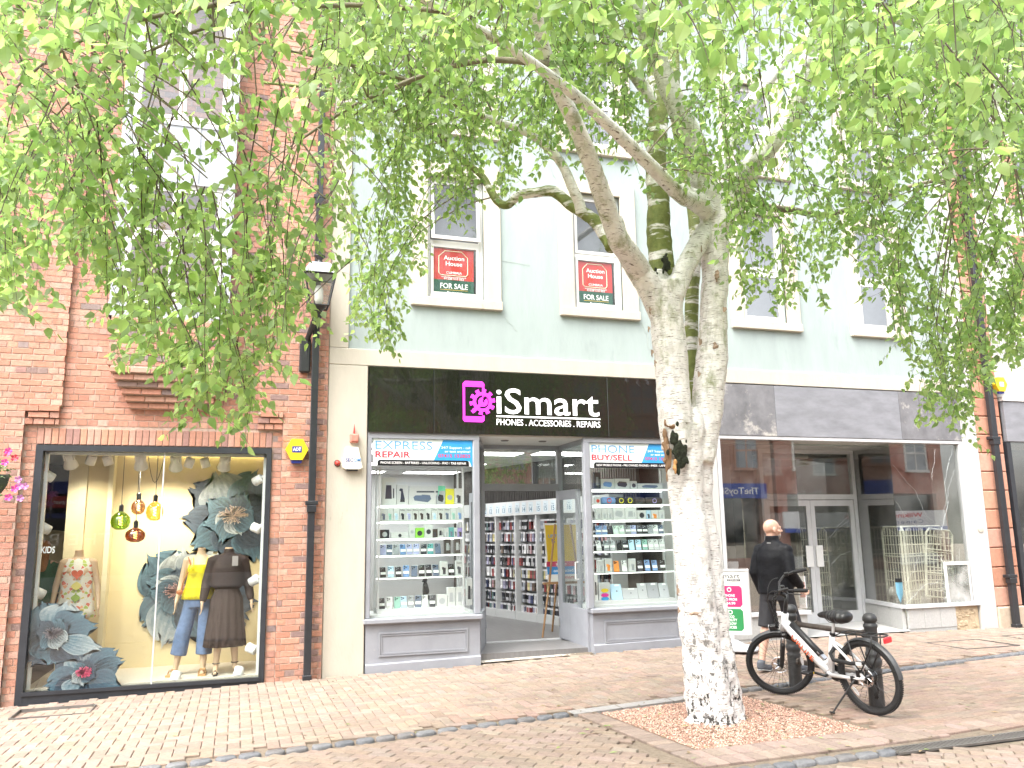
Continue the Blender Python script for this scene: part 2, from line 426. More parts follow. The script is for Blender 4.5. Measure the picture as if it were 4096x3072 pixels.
setts(3.05, 4.62, L2, .175)
# flat slabs behind the pit
for (xa, xb) in ((2.98, 3.5), (3.51, 4.1), (4.11, 4.6), (4.61, 4.97)):
    ya, yb = L1(xa)+.03, L1(xb)+.03
    b = MB(); z = .032
    b.add([(xa, ya-.1, z), (xb, yb-.1, z), (xb, yb+.06, z), (xa, ya+.06, z), (xa, ya-.1, z-.04), (xb, yb-.1, z-.04)], [(0, 1, 2, 3), (4, 5, 1, 0)], (.27, .26, .25)).build('edging_slab', 'sett', pavement)
# resin bound gravel in the tree pit: uncountable small stones
pit = MB(); pit.add([(x, y, .012) for x, y in PIT], [(0, 1, 2, 3)], (.22, .13, .09))
GC = [(.40, .24, .18), (.48, .33, .26), (.33, .19, .14), (.55, .42, .34), (.28, .17, .13), (.5, .3, .22)]
n = 0
while n < 9500:
    u, v = random.random(), random.random()
    x = (PIT[0][0]*(1-u)+PIT[3][0]*u)*(1-v)+(PIT[1][0]*(1-u)+PIT[2][0]*u)*v
    y = (PIT[0][1]*(1-u)+PIT[3][1]*u)*(1-v)+(PIT[1][1]*(1-u)+PIT[2][1]*u)*v
    r = random.uniform(.006, .012); h = .016+.02*math.exp(-((x-4.05)**2+(y-6.7)**2)/.18); th = random.random()*6; c, s_ = math.cos(th)*r, math.sin(th)*r
    k = random.uniform(.5, .8)
    pit.add([(x+c, y+s_, h), (x-s_, y+c*k, h+.002), (x-c, y-s_, h), (x+s_, y-c*k, h-.001), (x, y, h+r*.8)], [(0, 1, 4), (1, 2, 4), (2, 3, 4), (3, 0, 4)], jit(random.choice(GC), .12)); n += 1
pit.build('gravel', 'gravel', kind='stuff', label='reddish resin bound gravel filling the square tree pit round the birch')
# drain grate at the front
gt = thing('drain_grate', 'dark slotted metal drain channel in the paving at the lower edge', 'drain', (6, L2(6), .02))
mat('grate_metal', (.17, .16, .15), .5, metal=.5, var=.2)
x0, x1 = 4.66, 8.6
for sgn in (-1, 1):
    MB().obox(((x0+x1)/2, L2(6.6)+sgn*.07+.0, .03), ((x1-x0)/2, .02*(x1-x0)/2, 0), (0, .008, 0), (0, 0, .008)).build('frame_bar', 'grate_metal', gt)
b = MB(); x = x0
slat = MB().obox((0, 0, 0), (.009, 0, 0), (0, .062, 0), (0, 0, .006)).mesh('slat', 'grate_metal')
while x < x1:
    o = put('slat', slat, gt); o.location = (x, L2(x), .031); x += .034
b = MB().box(x0, x1, L2(6)-.075, L2(7)+.075, -.02, .016).build('channel', 'dark_room', gt)
# recessed covers in the far paving and by the left shop
mat('cover', (.30, .23, .19), .7, var=.2, scale=20, bump=.2)
def cover(x0, x1, y0, y1, label):
    t = thing('access_cover', label, 'cover', ((x0+x1)/2, (y0+y1)/2, zg(x0, y0)), group='recessed access covers in the paving')
    z = max(zg(a, b_) for a in (x0, x1) for b_ in (y0, y1))+.004
    f = MB()
    for a in ((x0, x1, y0-.012, y0), (x0, x1, y1, y1+.012), (x0-.012, x0, y0-.012, y1+.012), (x1, x1+.012, y0-.012, y1+.012)): f.box(a[0], a[1], a[2], a[3], z-.03, z+.002)
    f.build('frame', 'grate_metal', t)
cover(9.3, 10.2, 9.05, 9.75, 'paved access cover with thin metal rim before the vacant shop')
cover(10.9, 12.1, 9.3, 9.95, 'paved access cover with thin metal rim near the sandstone quoins')
cover(-2.05, -1.35, 9.75, 10.2, 'small dark rimmed access cover before the clothes shop window')
# ================================================================ brick clothes shop on the left
mat('brick', None, .85, var=.22, scale=22, bump=.35, bscale=90, dark=((.55, .42, .36), 3.2, .70))
mat('mortar', (.43, .32, .26), .95, var=.2, scale=20, bump=.3, bscale=100)
mat('lead', (.36, .38, .42), .5, var=.12, scale=5, bump=.05)
mat('window_black', (.025, .028, .034), .4, var=.2, scale=10)
bb = thing('brick_building', 'red brick building with stepped oriel and wide clothes shop window', 'building', (-.8, 10.9, 0))
BRK = []
COLS = [(.425, .21, .145), (.45, .23, .165), (.40, .19, .13), (.465, .265, .195), (.43, .215, .15), (.455, .28, .215), (.41, .22, .165)]
DARK = [(.25, .165, .145), (.29, .17, .14), (.22, .165, .155)]
def brick_col(): return jit(random.choice(DARK if random.random() < .075 else COLS), .1)
def bricks(x0, x1, z0, z1, y, d=.05, c=.075):
    r = math.floor(z0/c)
    while r*c < z1:
        za, zb = max(z0, r*c+.005), min(z1, (r+1)*c-.005)
        if zb-za > .02:
            hdr = r % 4 == 0; p = .1125 if hdr else .225; off = (.056 if hdr else (.1125 if r % 2 else 0))
            k = math.floor((x0-off)/p)
            while k*p+off < x1:
                xa, xb = max(x0, k*p+off+.005), min(x1, (k+1)*p+off-.005)
                if xb-xa > .028: BRK.append((xa, xb, za, zb, y, d, brick_col()))
                k += 1
        r += 1
YF, YP = 10.89, 10.83          # recessed face and pilaster face
TOP = 11.6
# mortar backing
b = MB()
b.box(-5, -2.26, YF+.006, 11.4, -.3, TOP); b.box(.385, 1.055, YF+.006, 11.4, -.3, TOP); b.box(-2.26, .385, YF+.006, 11.4, 2.77, TOP)
b.box(-5, -2.395, YP+.006, YF+.02, -.3, TOP); b.box(.505, 1.055, YP+.006, YF+.02, -.3, TOP)
b.box(-2.4, -2.03, YP+.006, YF+.02, 3.22, TOP); b.box(.2, .51, YP+.006, YF+.02, 3.19, TOP)
wall = b.build('wall', 'mortar', bb)
bricks(-2.39, -2.265, -.2, 2.97, YF); bricks(.39, .50, -.2, 2.97, YF)
bricks(-2.39, .50, 2.98, 3.2, YF); bricks(-2.02, .19, 3.2, TOP, YF)
bricks(-3.6, -2.395, -.2, 3.0, YP); bricks(.505, 1.05, -.2, 3.0, YP)
bricks(-3.6, -2.02, 3.225, TOP, YP); bricks(.19, 1.05, 3.225, TOP, YP)
for i in range(3):              # stepped corbels where the pilasters widen
    y = YP-.008*(i+1) if False else YP+.02*(2-i)
    z0 = 3.0+i*.075
    bricks(-3.6, -2.395, z0, z0+.075, YP); bricks(-2.39, -2.04+.0*i, z0, z0+.07, y-.03)
    bricks(.505, 1.05, z0, z0+.075, YP); bricks(.2, .50, z0, z0+.07, y-.03)
x = -2.26                       # soldier course over the window
while x < .38: BRK.append((x+.004, x+.071, 2.775, 2.965, YF-.01, .05, brick_col())); x += .0755
# oriel: stepped corbel, brick apron
for i in range(6):
    k = i/5; xa = -1.30-.20*k; xb = -.37+.18*k; z0 = 3.22+i*.078
    yy = 10.80-.05*i; x = xa
    while x < xb-.02:
        x2 = min(x+.225, xb); BRK.append((x+.004, x2-.004, z0, z0+.062, yy, 10.9-yy, brick_col())); x = x2
b = MB()
for i in range(6):
    k = i/5; b.box(-1.30-.20*k+.012, -.37+.18*k-.012, 10.80-.05*i+.014, 10.9, 3.215+i*.078, 3.22+(i+1)*.078)
b.box(-1.52, -.19, 10.575, 10.9, 3.69, 4.3); b.build('corbel', 'mortar', bb)
bricks(-1.53, -.18, 3.695, 4.28, 10.565, .3)
# split: the 300 that show largest are pieces of their own
def bseen(q):
    px, py, w = project(((q[0]+q[1])/2, q[4], (q[2]+q[3])/2)); return -30 < px < 4100 and -30 < py < 3100
def bsize(q): return -(q[1]-q[0])*(q[3]-q[2])/((q[0]**2+q[4]**2+(q[2]-1.65)**2)) * (1 if q[2] < 3.9 else .55)
order = sorted([q for q in BRK if bseen(q)], key=bsize); top = set(id(q) for q in order[:300]); bw = MB(); cache = {}
for q in BRK:
    xa, xb, za, zb, y, d, c = q
    if id(q) in top:
        key = (round(xb-xa, 2), round(zb-za, 3), round(d, 2), random.randrange(5))
        if key not in cache:
            w, h = (xb-xa)/2, (zb-za)/2; cache[key] = MB().bbox(-w, w, 0, d, -h, h, .004, c).mesh('brick', 'brick')
        o = put('brick', cache[key], bb); o.matrix_parent_inverse = ROOTM[bb.name].inverted()
        o.location = ((xa+xb)/2, y+random.uniform(-.003, .002), (za+zb)/2); o.rotation_euler = (0, random.uniform(-.006, .006), random.uniform(-.01, .01))
    else:
        dy = random.uniform(-.003, .002); bw.box(xa, xb, y+dy, y+d, za, zb, c)
bw.build('brickwork', 'brick', bb, kind='stuff')

# bay window in lead cladding
def window(parent, x0, x1, z0, z1, yf, rows, fw=.05, m='white_paint', paneM='pane_dim', depth=.06, split=None, open_row=None):
    """casement window: outer frame as the part, sashes and panes as its pieces. rows = list of (za, zb, n panes across)"""
    b = MB()
    b.box(x0, x0+fw, yf, yf+depth, z0, z1); b.box(x1-fw, x1, yf, yf+depth, z0, z1); b.box(x0+fw, x1-fw, yf, yf+depth, z1-fw, z1); b.box(x0+fw, x1-fw, yf-.02, yf+depth, z0, z0+fw)
    for i in range(len(rows)-1):
        zm = (rows[i][1]+rows[i+1][0])/2; b.box(x0+fw, x1-fw, yf-.004, yf+depth-.005, zm-.028, zm+.028)
    w = b.build('window', m, parent)
    for ri, (za, zb, n) in enumerate(rows):
        for k in range(n):
            xa = x0+fw+(x1-x0-2*fw)*k/n+.006; xb = x0+fw+(x1-x0-2*fw)*(k+1)/n-.006; s = .042; yo = -.012
            b = MB()
            tl = -.07 if open_row == ri else 0          # a top-hung sash standing ajar
            def pt(x, y, z): return (x, y+tl*(zb-z)/(zb-za), z)
            for (a0, a1, c0, c1) in ((xa, xa+s, za, zb), (xb-s, xb, za, zb), (xa+s, xb-s, za, za+s*1.15), (xa+s, xb-s, zb-s, zb)):
                q = [pt(x, y, z) for z in (c0, c1) for y in (yf+yo, yf+yo+.03) for x in (a0, a1)]
                b.add(q, [(0, 2, 3, 1), (4, 5, 7, 6), (0, 1, 5, 4), (1, 3, 7, 5), (3, 2, 6, 7), (2, 0, 4, 6)])
            b.build('sash', m, w)
            MB().poly([pt(xa+s, yf+yo+.016, za+s), pt(xb-s, yf+yo+.016, za+s), pt(xb-s, yf+yo+.016, zb-s), pt(xa+s, yf+yo+.016, zb-s)]).build('pane', paneM if isinstance(paneM, str) else paneM[ri], w)
    return w
YB = 10.60; bx0, bx1 = -1.56, -.20
b = MB(); b.box(bx0, bx0+.10, YB, 10.9, 4.3, 8.95); b.box(bx1-.10, bx1, YB, 10.9, 4.3, 8.95)
b.box(bx0-.01, bx1+.01, YB-.02, 10.9, 4.30, 4.46); b.box(bx0+.1, bx1-.1, YB+.002, 10.9, 6.05, 6.85); b.box(bx0-.01, bx1+.01, YB-.02, 10.9, 8.7, 8.95)
for zz in (6.05, 6.83): b.box(bx0+.09, bx1-.09, YB-.012, YB+.002, zz, zz+.02)
for xx in (-1.12, -.66): b.box(xx, xx+.018, YB-.012, YB+.002, 6.07, 6.83)
bay = b.build('bay_cladding', 'lead', bb)
window(bb, bx0+.1, bx1-.1, 4.46, 6.05, YB+.02, [(4.53, 5.32, 2), (5.38, 5.98, 2)])
window(bb, bx0+.1, bx1-.1, 6.85, 8.7, YB+.02, [(6.92, 7.82, 2), (7.88, 8.62, 2)])
MB().box(bx0+.06, bx1-.06, 11.1, 11.12, 4.3, 8.7).build('room_back', 'dark_room', bb)

# ---- shop window and the room behind it
sw = thing('clothes_shopfront', 'wide black framed clothes shop window in the brick wall', 'shopfront', (-.9, 10.9, 0))
b = MB(); x0, x1, z1 = -2.255, .38, 2.765
zb0, zb1 = zg(x0, 10.9)-.05, zg(x1, 10.9)-.05
b.box(x0, x0+.075, 10.86, 10.98, zb0, z1); b.box(x1-.06, x1, 10.86, 10.98, zb0, z1); b.box(x0+.075, x1-.06, 10.86, 10.98, z1-.07, z1)
b.add([(x0+.075, 10.862, zb0), (x1-.06, 10.862, zb1), (x1-.06, 10.862, .0), (x0+.075, 10.862, -.005), (x0+.075, 10.98, .0), (x1-.06, 10.98, .0)], [(0, 1, 2, 3), (3, 2, 5, 4)])
b.box(x0+.06, x1-.05, 10.845, 10.862, -.03, .01)
frame = b.build('frame', 'window_black', sw)
xm = -.875
MB().box(x0+.07, xm, 10.915, 10.922, .0, z1-.065).build('pane', 'pane', sw)
MB().box(xm+.006, x1-.055, 10.915, 10.922, .0, z1-.065).build('pane', 'pane', sw)
MB().box(xm-.004, xm+.01, 10.908, 10.93, .0, z1-.066).build('glazing_bead', 'alu', sw)
# room
rm = thing('display_room', 'shallow beige shop window room behind the clothes shop glass', 'room', (-.9, 11.7, .02), kind='structure')
mat('beige_wall', (.68, .58, .36), .7, var=.03, scale=2); mat('cream_wall', (.66, .6, .42), .7, var=.04)
mat('pale_carpet', (.55, .5, .42), .9, var=.15, scale=60, bump=.2)
YW = 12.25
MB().box(-2.2, 1.0, 10.99, 14.5, -.03, .02).build('floor', 'pale_carpet', rm)
MB().box(-1.9, .6, YW, YW+.06, .02, 2.86).build('back_wall', 'beige_wall', rm)
MB().box(-2.12, -1.9, YW-.06, YW+.06, .02, 2.86).build('back_wall', 'cream_wall', rm)
MB().box(-1.62, -1.56, 12.0, YW-.002, .02, 2.86).build('wall_return', 'cream_wall', rm)
MB().box(.40, .46, 10.985, YW-.002, .02, 2.86).build('side_wall', 'beige_wall', rm)
MB().box(-3.6, .6, 10.985, 15, 2.87, 2.93).build('ceiling', 'white_paint', rm)
MB().box(.29, .33, 10.99, 11.04, .02, 2.7).build('side_batten', 'white_plastic', rm)
MB().box(-2.175, -2.14, 10.99, 11.04, .02, 2.7).build('side_batten', 'white_plastic', rm)
MB().box(-2.2, .33, 10.99, 11.05, 2.665, 2.70).build('head_batten', 'white_paint', rm)
b = MB(); b.box(-3.7, -3.64, 10.985, 15, .02, 2.87); b.box(-3.7, 1, 14.9, 15, .02, 2.87); b.build('shop_wall', 'dark_room', rm)
MB().box(-1.45, .38, YW-.05, YW-.02, 2.80, 2.84).build('cove_light', 'cove', rm)
# arched light opening at the back of the shop
b = MB(); pts = [(-3.1, .05), (-2.35, .05), (-2.35, 1.55)]+[(-2.725+.375*math.cos(a), 1.55+.28*math.sin(a)) for a in [i*math.pi/8 for i in range(1, 8)]]+[(-3.1, 1.55)]
b.prism(pts, 14.80, 14.88, (.62, .52, .34)); b.build('alcove', 'vcol', rm)
MB().box(-3.15, -2.3, 13.6, 14.0, .02, .9).build('counter', 'dark_room', rm)
# ================================================================ rendered building holding the two middle shops
mat('mint', (.305, .36, .35), .8, var=.07, scale=1.8, bump=.15, bscale=14, stretch=(2.2, 1, .6), dark=((.265, .315, .305), 1.7, .60))
mat('cream', (.47, .435, .365), .75, var=.07, scale=2.5, bump=.1, bscale=25, stretch=(2, 1, .7), dark=((.31, .27, .21), 2.6, .64))
mat('slate', (.12, .13, .15), .7, var=.2, scale=4)
rb = thing('rendered_building', 'pale mint rendered building with cream window surrounds over two shops', 'building', (6.5, 10.9, 0))
WX = [(2.15, 3.45), (4.35, 5.62), (7.23, 8.51), (9.49, 10.67)]
ROWS = [(4.77, 6.91), (7.35, 9.2)]
def holed(b, x0, x1, z0, z1, y, holes, t=.16, col=None):
    X = sorted({x0, x1, *[h[0] for h in holes], *[h[1] for h in holes]}); Z = sorted({z0, z1, *[h[2] for h in holes], *[h[3] for h in holes]})
    for i in range(len(X)-1):
        for j in range(len(Z)-1):
            xm, zm = (X[i]+X[i+1])/2, (Z[j]+Z[j+1])/2
            if any(h[0] < xm < h[1] and h[2] < zm < h[3] for h in holes): continue
            b.add([(X[i], y, Z[j]), (X[i+1], y, Z[j]), (X[i+1], y, Z[j+1]), (X[i], y, Z[j+1])], [(0, 1, 2, 3)], col)
    for h in holes:
        a, c, d, e = h
        b.add([(a, y, d), (c, y, d), (c, y, e), (a, y, e), (a, y+t, d), (c, y+t, d), (c, y+t, e), (a, y+t, e)], [(0, 4, 5, 1), (1, 5, 6, 2), (2, 6, 7, 3), (3, 7, 4, 0)], col)
holes = [(a+.23, b_-.25, z0+.13, z1-.2) for a, b_ in WX for z0, z1 in ROWS]
b = MB(); holed(b, 1.31, 11.56, 4.11, 11.6, 10.9, holes); b.box(1.06, 11.9, 11.3, 11.34, 3.0, 11.6)
b.add([(1.06, 10.9, 11.6), (11.9, 10.9, 11.6), (11.9, 11.34, 11.6), (1.06, 11.34, 11.6)], [(0, 1, 2, 3)])
b.build('render_wall', 'mint', rb)
b = MB(); b.bbox(1.06, 1.31, 10.86, 11.0, 4.115, 11.5, .006); b.build('corner_strip', 'cream', rb)
b = MB(); b.bbox(1.06, 11.50, 10.85, 11.0, 3.885, 4.11, .008); b.build('string_band', 'cream', rb)
b = MB(); b.bbox(1.06, 1.575, 10.852, 11.6, -.08, 3.884, .01); b.build('pier', 'cream', rb)
mat('white_render', (.46, .455, .435), .75, var=.05, scale=3, bump=.1, bscale=20, dark=((.5, .46, .38), 2, .69))
b = MB(); b.bbox(6.20, 6.80, 10.852, 11.6, -.02, 3.884, .01); b.build('pier', 'white_render', rb)
b = MB(); b.bbox(11.52, 11.86, 10.842, 11.6, -.06, 11.5, .01); b.build('pier', 'white_render', rb)
b = MB(); b.box(11.6, 11.72, 10.835, 10.842, 1.0, 1.06); 
MB().lathe([(.04, 0), (.06, .004), (.06, .012), (.02, .016)], (11.7, 10.842, 1.62), 14, rot=Matrix.Rotation(math.pi/2, 3, 'X')).build('boss', 'cream', rb)
b = MB(); b.box(1.0, 11.95, 10.62, 11.3, 11.6, 11.72); b.build('eaves', 'white_paint', rb)
b = MB(); b.add([(1.0, 10.55, 11.72), (11.95, 10.55, 11.72), (11.95, 15, 14.4), (1.0, 15, 14.4)], [(0, 1, 2, 3)]); b.build('roof', 'slate', rb)
for a, b_ in WX:
    for ri, (z0, z1) in enumerate(ROWS):
        s = MB(); ox0, ox1, oz0, oz1 = a+.23, b_-.25, z0+.13, z1-.2
        s.bbox(a, ox0, 10.862, 10.93, z0+.131, z1, .005); s.bbox(ox1, b_, 10.862, 10.93, z0+.131, z1, .005); s.bbox(ox0, ox1, 10.863, 10.93, oz1, z1, .005)
        s.bbox(a-.004, b_+.01, 10.835, 10.99, z0, z0+.13, .008)
        zm = oz0+.84 if ri == 0 else oz0+.75
        w = window(rb, ox0, ox1, oz0+.02, oz1, 10.955, [(oz0+.06, zm-.03, 1), (zm+.03, oz1-.06, 1)], paneM=('pane', 'pane_upper') if a < 5 and ri == 0 else ('pane_sky', 'pane_sky'), open_row=1 if (ri == 0 and a < 3) else None)
        s.build('surround', 'cream', w)
mat('blind_grey', (.16, .17, .18), .9, var=.3, scale=1.5)
b = MB()
for a, b_ in WX:
    for z0, z1 in ROWS: b.box(a-.05, b_+.05, 11.27, 11.29, z0, z1)
b.build('room_back', 'blind_grey', rb)
# a few plaster cracks running from the window corners
mat('crack_line', (.40, .44, .40), .9, var=0)
b = MB()
for (px, py, n_, dx, dy) in ((2010, 1255, 9, 6, 9), (1945, 1035, 8, 20, 3), (2200, 640, 12, 6, 18), (2565, 1290, 12, 5, 15), (1395, 1400, 5, 12, 2)):
    pts = []
    for i in range(n_): pts.append(P(px, py, 10.893)); px += dx*random.uniform(-.2, 2); py += dy*random.uniform(.1, 1.8)
    b.tube(pts, .0018, 3)
b.build('plaster_crack', 'crack_line', rb)

# ---- for-sale posters inside two windows
mat('poster_red', (.42, .04, .035), .35, var=.05); mat('poster_green', (.02, .075, .05), .35, var=.05); mat('poster_line', (.75, .68, .5), .4, var=0); mat('gold', (.6, .4, .08), .4, var=0)
for wi, wh in ((0, 'in the first floor window over the black shop sign left of the birch branches'), (1, 'in the first floor window behind the mossy branch beside the trunk')):
    a, b_ = WX[wi]; x0, x1 = a+.33, b_-.38; z0, z1 = 4.99, 5.66; y = 10.97; w = x1-x0
    t = thing('sale_poster', 'red and dark green auction for sale poster '+('left of the mossy branch' if wi == 0 else 'behind the mossy branch beside the trunk'), 'poster', (a+.6, y, z0), group='auction posters in the upper windows')
    MB().box(x0, x1, y, y+.004, z0+.21, z1).build('red_panel', 'poster_red', t)
    MB().box(x0, x1, y, y+.004, z0, z0+.209).build('green_panel', 'poster_green', t)
    b = MB(); xa, xb, za, zb = x0+.08, x1-.09, z0+.275, z1-.10; xm = (xa+xb)/2
    pts = [(xa, y-.002, za+.03), (xa, y-.002, zb-.02), (xm-.12, y-.002, zb+.065), (xm+.12, y-.002, zb+.065), (xb, y-.002, zb-.02), (xb, y-.002, za+.03), (xb-.03, y-.002, za), (xa+.03, y-.002, za), (xa, y-.002, za+.03)]
    b.tube(pts, .007, 4); b.build('house_outline', 'poster_line', t)
    for s, z, h, ww in (('Auction', zb-.065, .062, .30), ('House', zb-.15, .062, .24), ('CUMBRIA', zb-.27, .034, .23), ('auctionhousecumbria.co.uk', z0+.245, .018, .36), ('01228 510 552', z0+.215, .028, .29)):
        text('lettering', s, 'txt_white', t, xm+.01, z, y-.003, h, ww, 'c', .01)
    text('lettering', 'FOR SALE', 'txt_white', t, xm+.01, z0+.085, y-.003, .075, .40, 'c', .012)
    MB().box(xm-.19, xm+.21, y-.003, y-.001, z0+.062, z0+.068).build('rule', 'gold', t)
    text('lettering', 'By auction', 'txt_white', t, xm+.02, z0+.018, y-.003, .028, .22, 'c')

# ---- black shop sign
mat('sign_black', (.007, .008, .007), .05, var=0, bump=.5, bscale=3.5, stretch=(1.8, 1, .5), spec=.6, coat=.8)
mat('magenta', (.75, .03, .62), .3, var=0, emit=(.9, .05, .75), estr=.35); mat('sign_white', (.85, .85, .86), .3, var=0, emit=(1, 1, 1), estr=.3)
YS = 10.845
sg = thing('shop_sign', 'glossy black shop sign with white lettering and magenta phone logo', 'sign', (3.9, YS, 3.0))
for xa, xb in ((1.585, 2.46), (2.464, 5.03), (5.034, 6.19)): MB().bbox(xa, xb, YS, 10.86, 3.0, 3.88, .003).build('panel', 'sign_black', sg)
tl = P(1851, 1524, YS); br = P(1937, 1687, YS); lx0, lx1, lz0, lz1 = tl.x, br.x, P(1855, 1687, YS).z, tl.z
y0, y1 = YS-.018, YS-.001
b = MB(); fw = .026
b.box(lx0, lx0+fw, y0, y1, lz0+.03, lz1-.03)
for za, zb in ((lz0+.35, lz1-.03), (lz0+.03, lz0+.0905)): b.box(lx1-fw, lx1, y0, y1, za+.0, zb)
for za, zb, r in ((lz1-.075, lz1, 1), (lz0, lz0+.075, 0)):
    b.prism([(lx0+.025, za), (lx1-.025, za), (lx1, za+.025 if not r else za+.0), (lx1, zb-.03 if r else zb), (lx1-.03, zb), (lx0+.03, zb), (lx0, zb-.03 if r else zb), (lx0, za+.025 if not r else za)], y0-.001, y1)
b.build('phone_outline', 'magenta', sg)
gcx, gcz = P(1929, 1608, YS).x, P(1929, 1608, YS).z
b = MB(); R0, R1 = .095, .135; n = 10
for i in range(40):
    a0, a1 = 2*math.pi*i/40, 2*math.pi*(i+1)/40; ph = (i % 4)
    r1 = R1+.045 if ph in (0, 1) else R1
    q = [(gcx+r*math.cos(a), gcz+r*math.sin(a)) for r, a in ((R0, a0), (r1, a0), (r1, a1), (R0, a1))]
    b.prism(q, y0-.002, y1)
b.build('gear', 'magenta', sg)
b = MB(); b.obox((gcx-.07, (y0+y1)/2, gcz-.075), (.105*.74, 0, .105*.68), (0, .012, 0), (-.022*.68, 0, .022*.74))
for a in range(14):
    a0 = math.radians(95+a*22.0); a1 = math.radians(95+(a+1)*22.0)
    b.prism([(gcx+.01+r*math.cos(q), gcz+r*math.sin(q)) for r, q in ((.022, a0), (.066, a0), (.066, a1), (.022, a1))], y0-.001, y1)
b.build('wrench', 'magenta', sg)
tx0, tx1 = P(1986, 1651, YS).x, P(2397, 1665, YS).x; bz = P(1986, 1652, YS).z
text('lettering', 'iSmart', 'sign_white', sg, tx0, bz, YS-.004, P(2040, 1553, YS).z-P(2040, 1656, YS).z-.01, tx1-tx0, 'l', .008)
MB().box(tx0, tx1+.01, YS-.012, YS-.001, bz-.055, bz-.035).build('underline', 'sign_white', sg)
text('lettering', 'PHONES . ACCESSORIES . REPAIRS', 'sign_white', sg, tx0, bz-.165, YS-.004, .085, tx1-tx0+.01, 'l', .004)

# ---- phone shop front
sf = thing('phone_shopfront', 'grey painted phone shop front with recessed doorway and two windows', 'shopfront', (3.9, 10.9, 0))
SG = 'shop_grey'
def riser(x0, x1, y=10.87):
    z0 = min(zg(x0, 10.9), zg(x1, 10.9))-.06
    r = MB().box(x0, x1, y, y+.12, z0, .56).build('stall_riser', SG, sf)
    MB().bbox(x0-.03, x1+.03, y-.06, y+.16, .56, .625, .012).build('sill', SG, sf)
    b = MB(); za, zb = .16, .45; xa, xb = x0+.17, x1-.17
    for k, (o, d) in enumerate(((0, .016), (.025, .009))):
        for q in ((xa+o, xb-o, za+o, za+o+.018), (xa+o, xb-o, zb-o-.018, zb-o), (xa+o, xa+o+.018, za+o+.018, zb-o-.018), (xb-o-.018, xb-o, za+o+.018, zb-o-.018)): b.box(q[0], q[1], y-d, y, q[2], q[3])
    b.build('panel_moulding', SG, r)
    b = MB(); za, zb = zg(x0, 10.9)-.03, zg(x1, 10.9)-.03
    q = [(x0, y-.03, za), (x1, y-.03, zb), (x1, y-.03, zb+.12), (x0, y-.03, za+.12), (x0, y, za+.135), (x1, y, zb+.135), (x1, y, zb), (x0, y, za)]
    b.add(q, [(0, 1, 2, 3), (3, 2, 5, 4), (1, 6, 5, 2), (0, 3, 4, 7)]); b.build('plinth_board', SG, r)
riser(1.59, 3.09); riser(4.70, 6.195)
DY = 12.0
for bay_ in ((1.585, 1.645, 3.02, 3.105), (4.645, 4.735, 6.12, 6.195)):
    b = MB(); b.bbox(bay_[0], bay_[1], 10.87, 10.96, .626, 2.9265, .008); b.bbox(bay_[2], bay_[3], 10.87, 10.96, .626, 2.9265, .008); b.box(bay_[0], bay_[3], 10.872, 10.96, 2.926, 3.0); b.build('frame', SG, sf)

MB().box(1.645, 3.02, 10.91, 10.916, .63, 2.925).build('pane', 'pane', sf)
MB().box(4.735, 6.12, 10.91, 10.916, .63, 2.925).build('pane', 'pane', sf)
# recess: splayed returns with glass, soffit, tiled floor
def wallseg(m_, name, p0, p1, z0, z1, t=.05):
    d = Vector((p1[0]-p0[0], p1[1]-p0[1], 0)); n_ = Vector((-d.y, d.x, 0)).normalized()*t/2; c = Vector(((p0[0]+p1[0])/2, (p0[1]+p1[1])/2, (z0+z1)/2))
    return MB().obox(c, d/2, n_, (0, 0, (z1-z0)/2)).build(name, m_, sf)
for p0, p1 in (((3.09, 10.965), (3.44, DY-.06)), ((4.70, 10.965), (4.72, DY-.06))):
    wallseg(SG, 'return_riser', p0, p1, -.02, .60, .07); wallseg('pane', 'pane', p0, p1, .601, 2.92, .006); wallseg(SG, 'return_head', p0, p1, 2.921, 3.0, .06)
for xa, xb in ((3.41, 3.49), (4.66, 4.74)): MB().bbox(xa, xb, DY-.05, DY+.05, .05, 2.925, .006).build('door_post', SG, sf)
MB().box(3.06, 4.76, 10.9, DY+.05, 2.985, 3.05).build('soffit', 'white_paint', sf)
for xx in (3.62, 4.2): MB().lathe([(.02, -.012), (.05, -.012), (.06, 0), (.06, .003)], (xx, 11.35, 2.983), 16).build('downlight', 'grate_metal', sf)
MB().box(3.49, 4.66, DY-.04, DY+.04, 2.30, 2.40).build('transom', SG, sf); MB().box(3.41, 4.74, DY-.04, DY+.04, 2.926, 2.985).build('head', SG, sf)
MB().box(3.49, 4.66, DY-.004, DY+.004, 2.40, 2.926).build('fanlight', 'pane_shiny', sf)
mat('mosaic', (.42, .39, .34), .6, var=.12, scale=8, bump=.05)
tile = MB().bbox(-.0475, .0475, -.0475, .0475, -.01, 0, .002).mesh('tile', 'mosaic')
b = MB(); b.add([(3.05, 10.86, .005), (4.74, 10.86, .035), (4.74, DY, .085), (3.4, DY, .085)], [(0, 1, 2, 3)]); pf = b.build('porch_floor', 'grout', sf)
nt_ = 0
for i in range(18):
    for j in range(12):
        x = 3.10+.1*i; y = 10.92+.1*j
        if 3.08+.3*(y-10.9)-.02 < x < 4.70 and y < DY-.05 and nt_ < 300:
            o = put('tile', tile, pf); o.location = (x, y, .012+.074*(y-10.86)/(DY-10.86)+.02*(x-3.05)/1.7*(1-(y-10.86)/(DY-10.86))); o.rotation_euler = (.064, 0, 0); nt_ += 1
MB().box(3.44, 4.70, DY-.03, DY+.06, .06, .115).build('threshold', 'alu', sf)
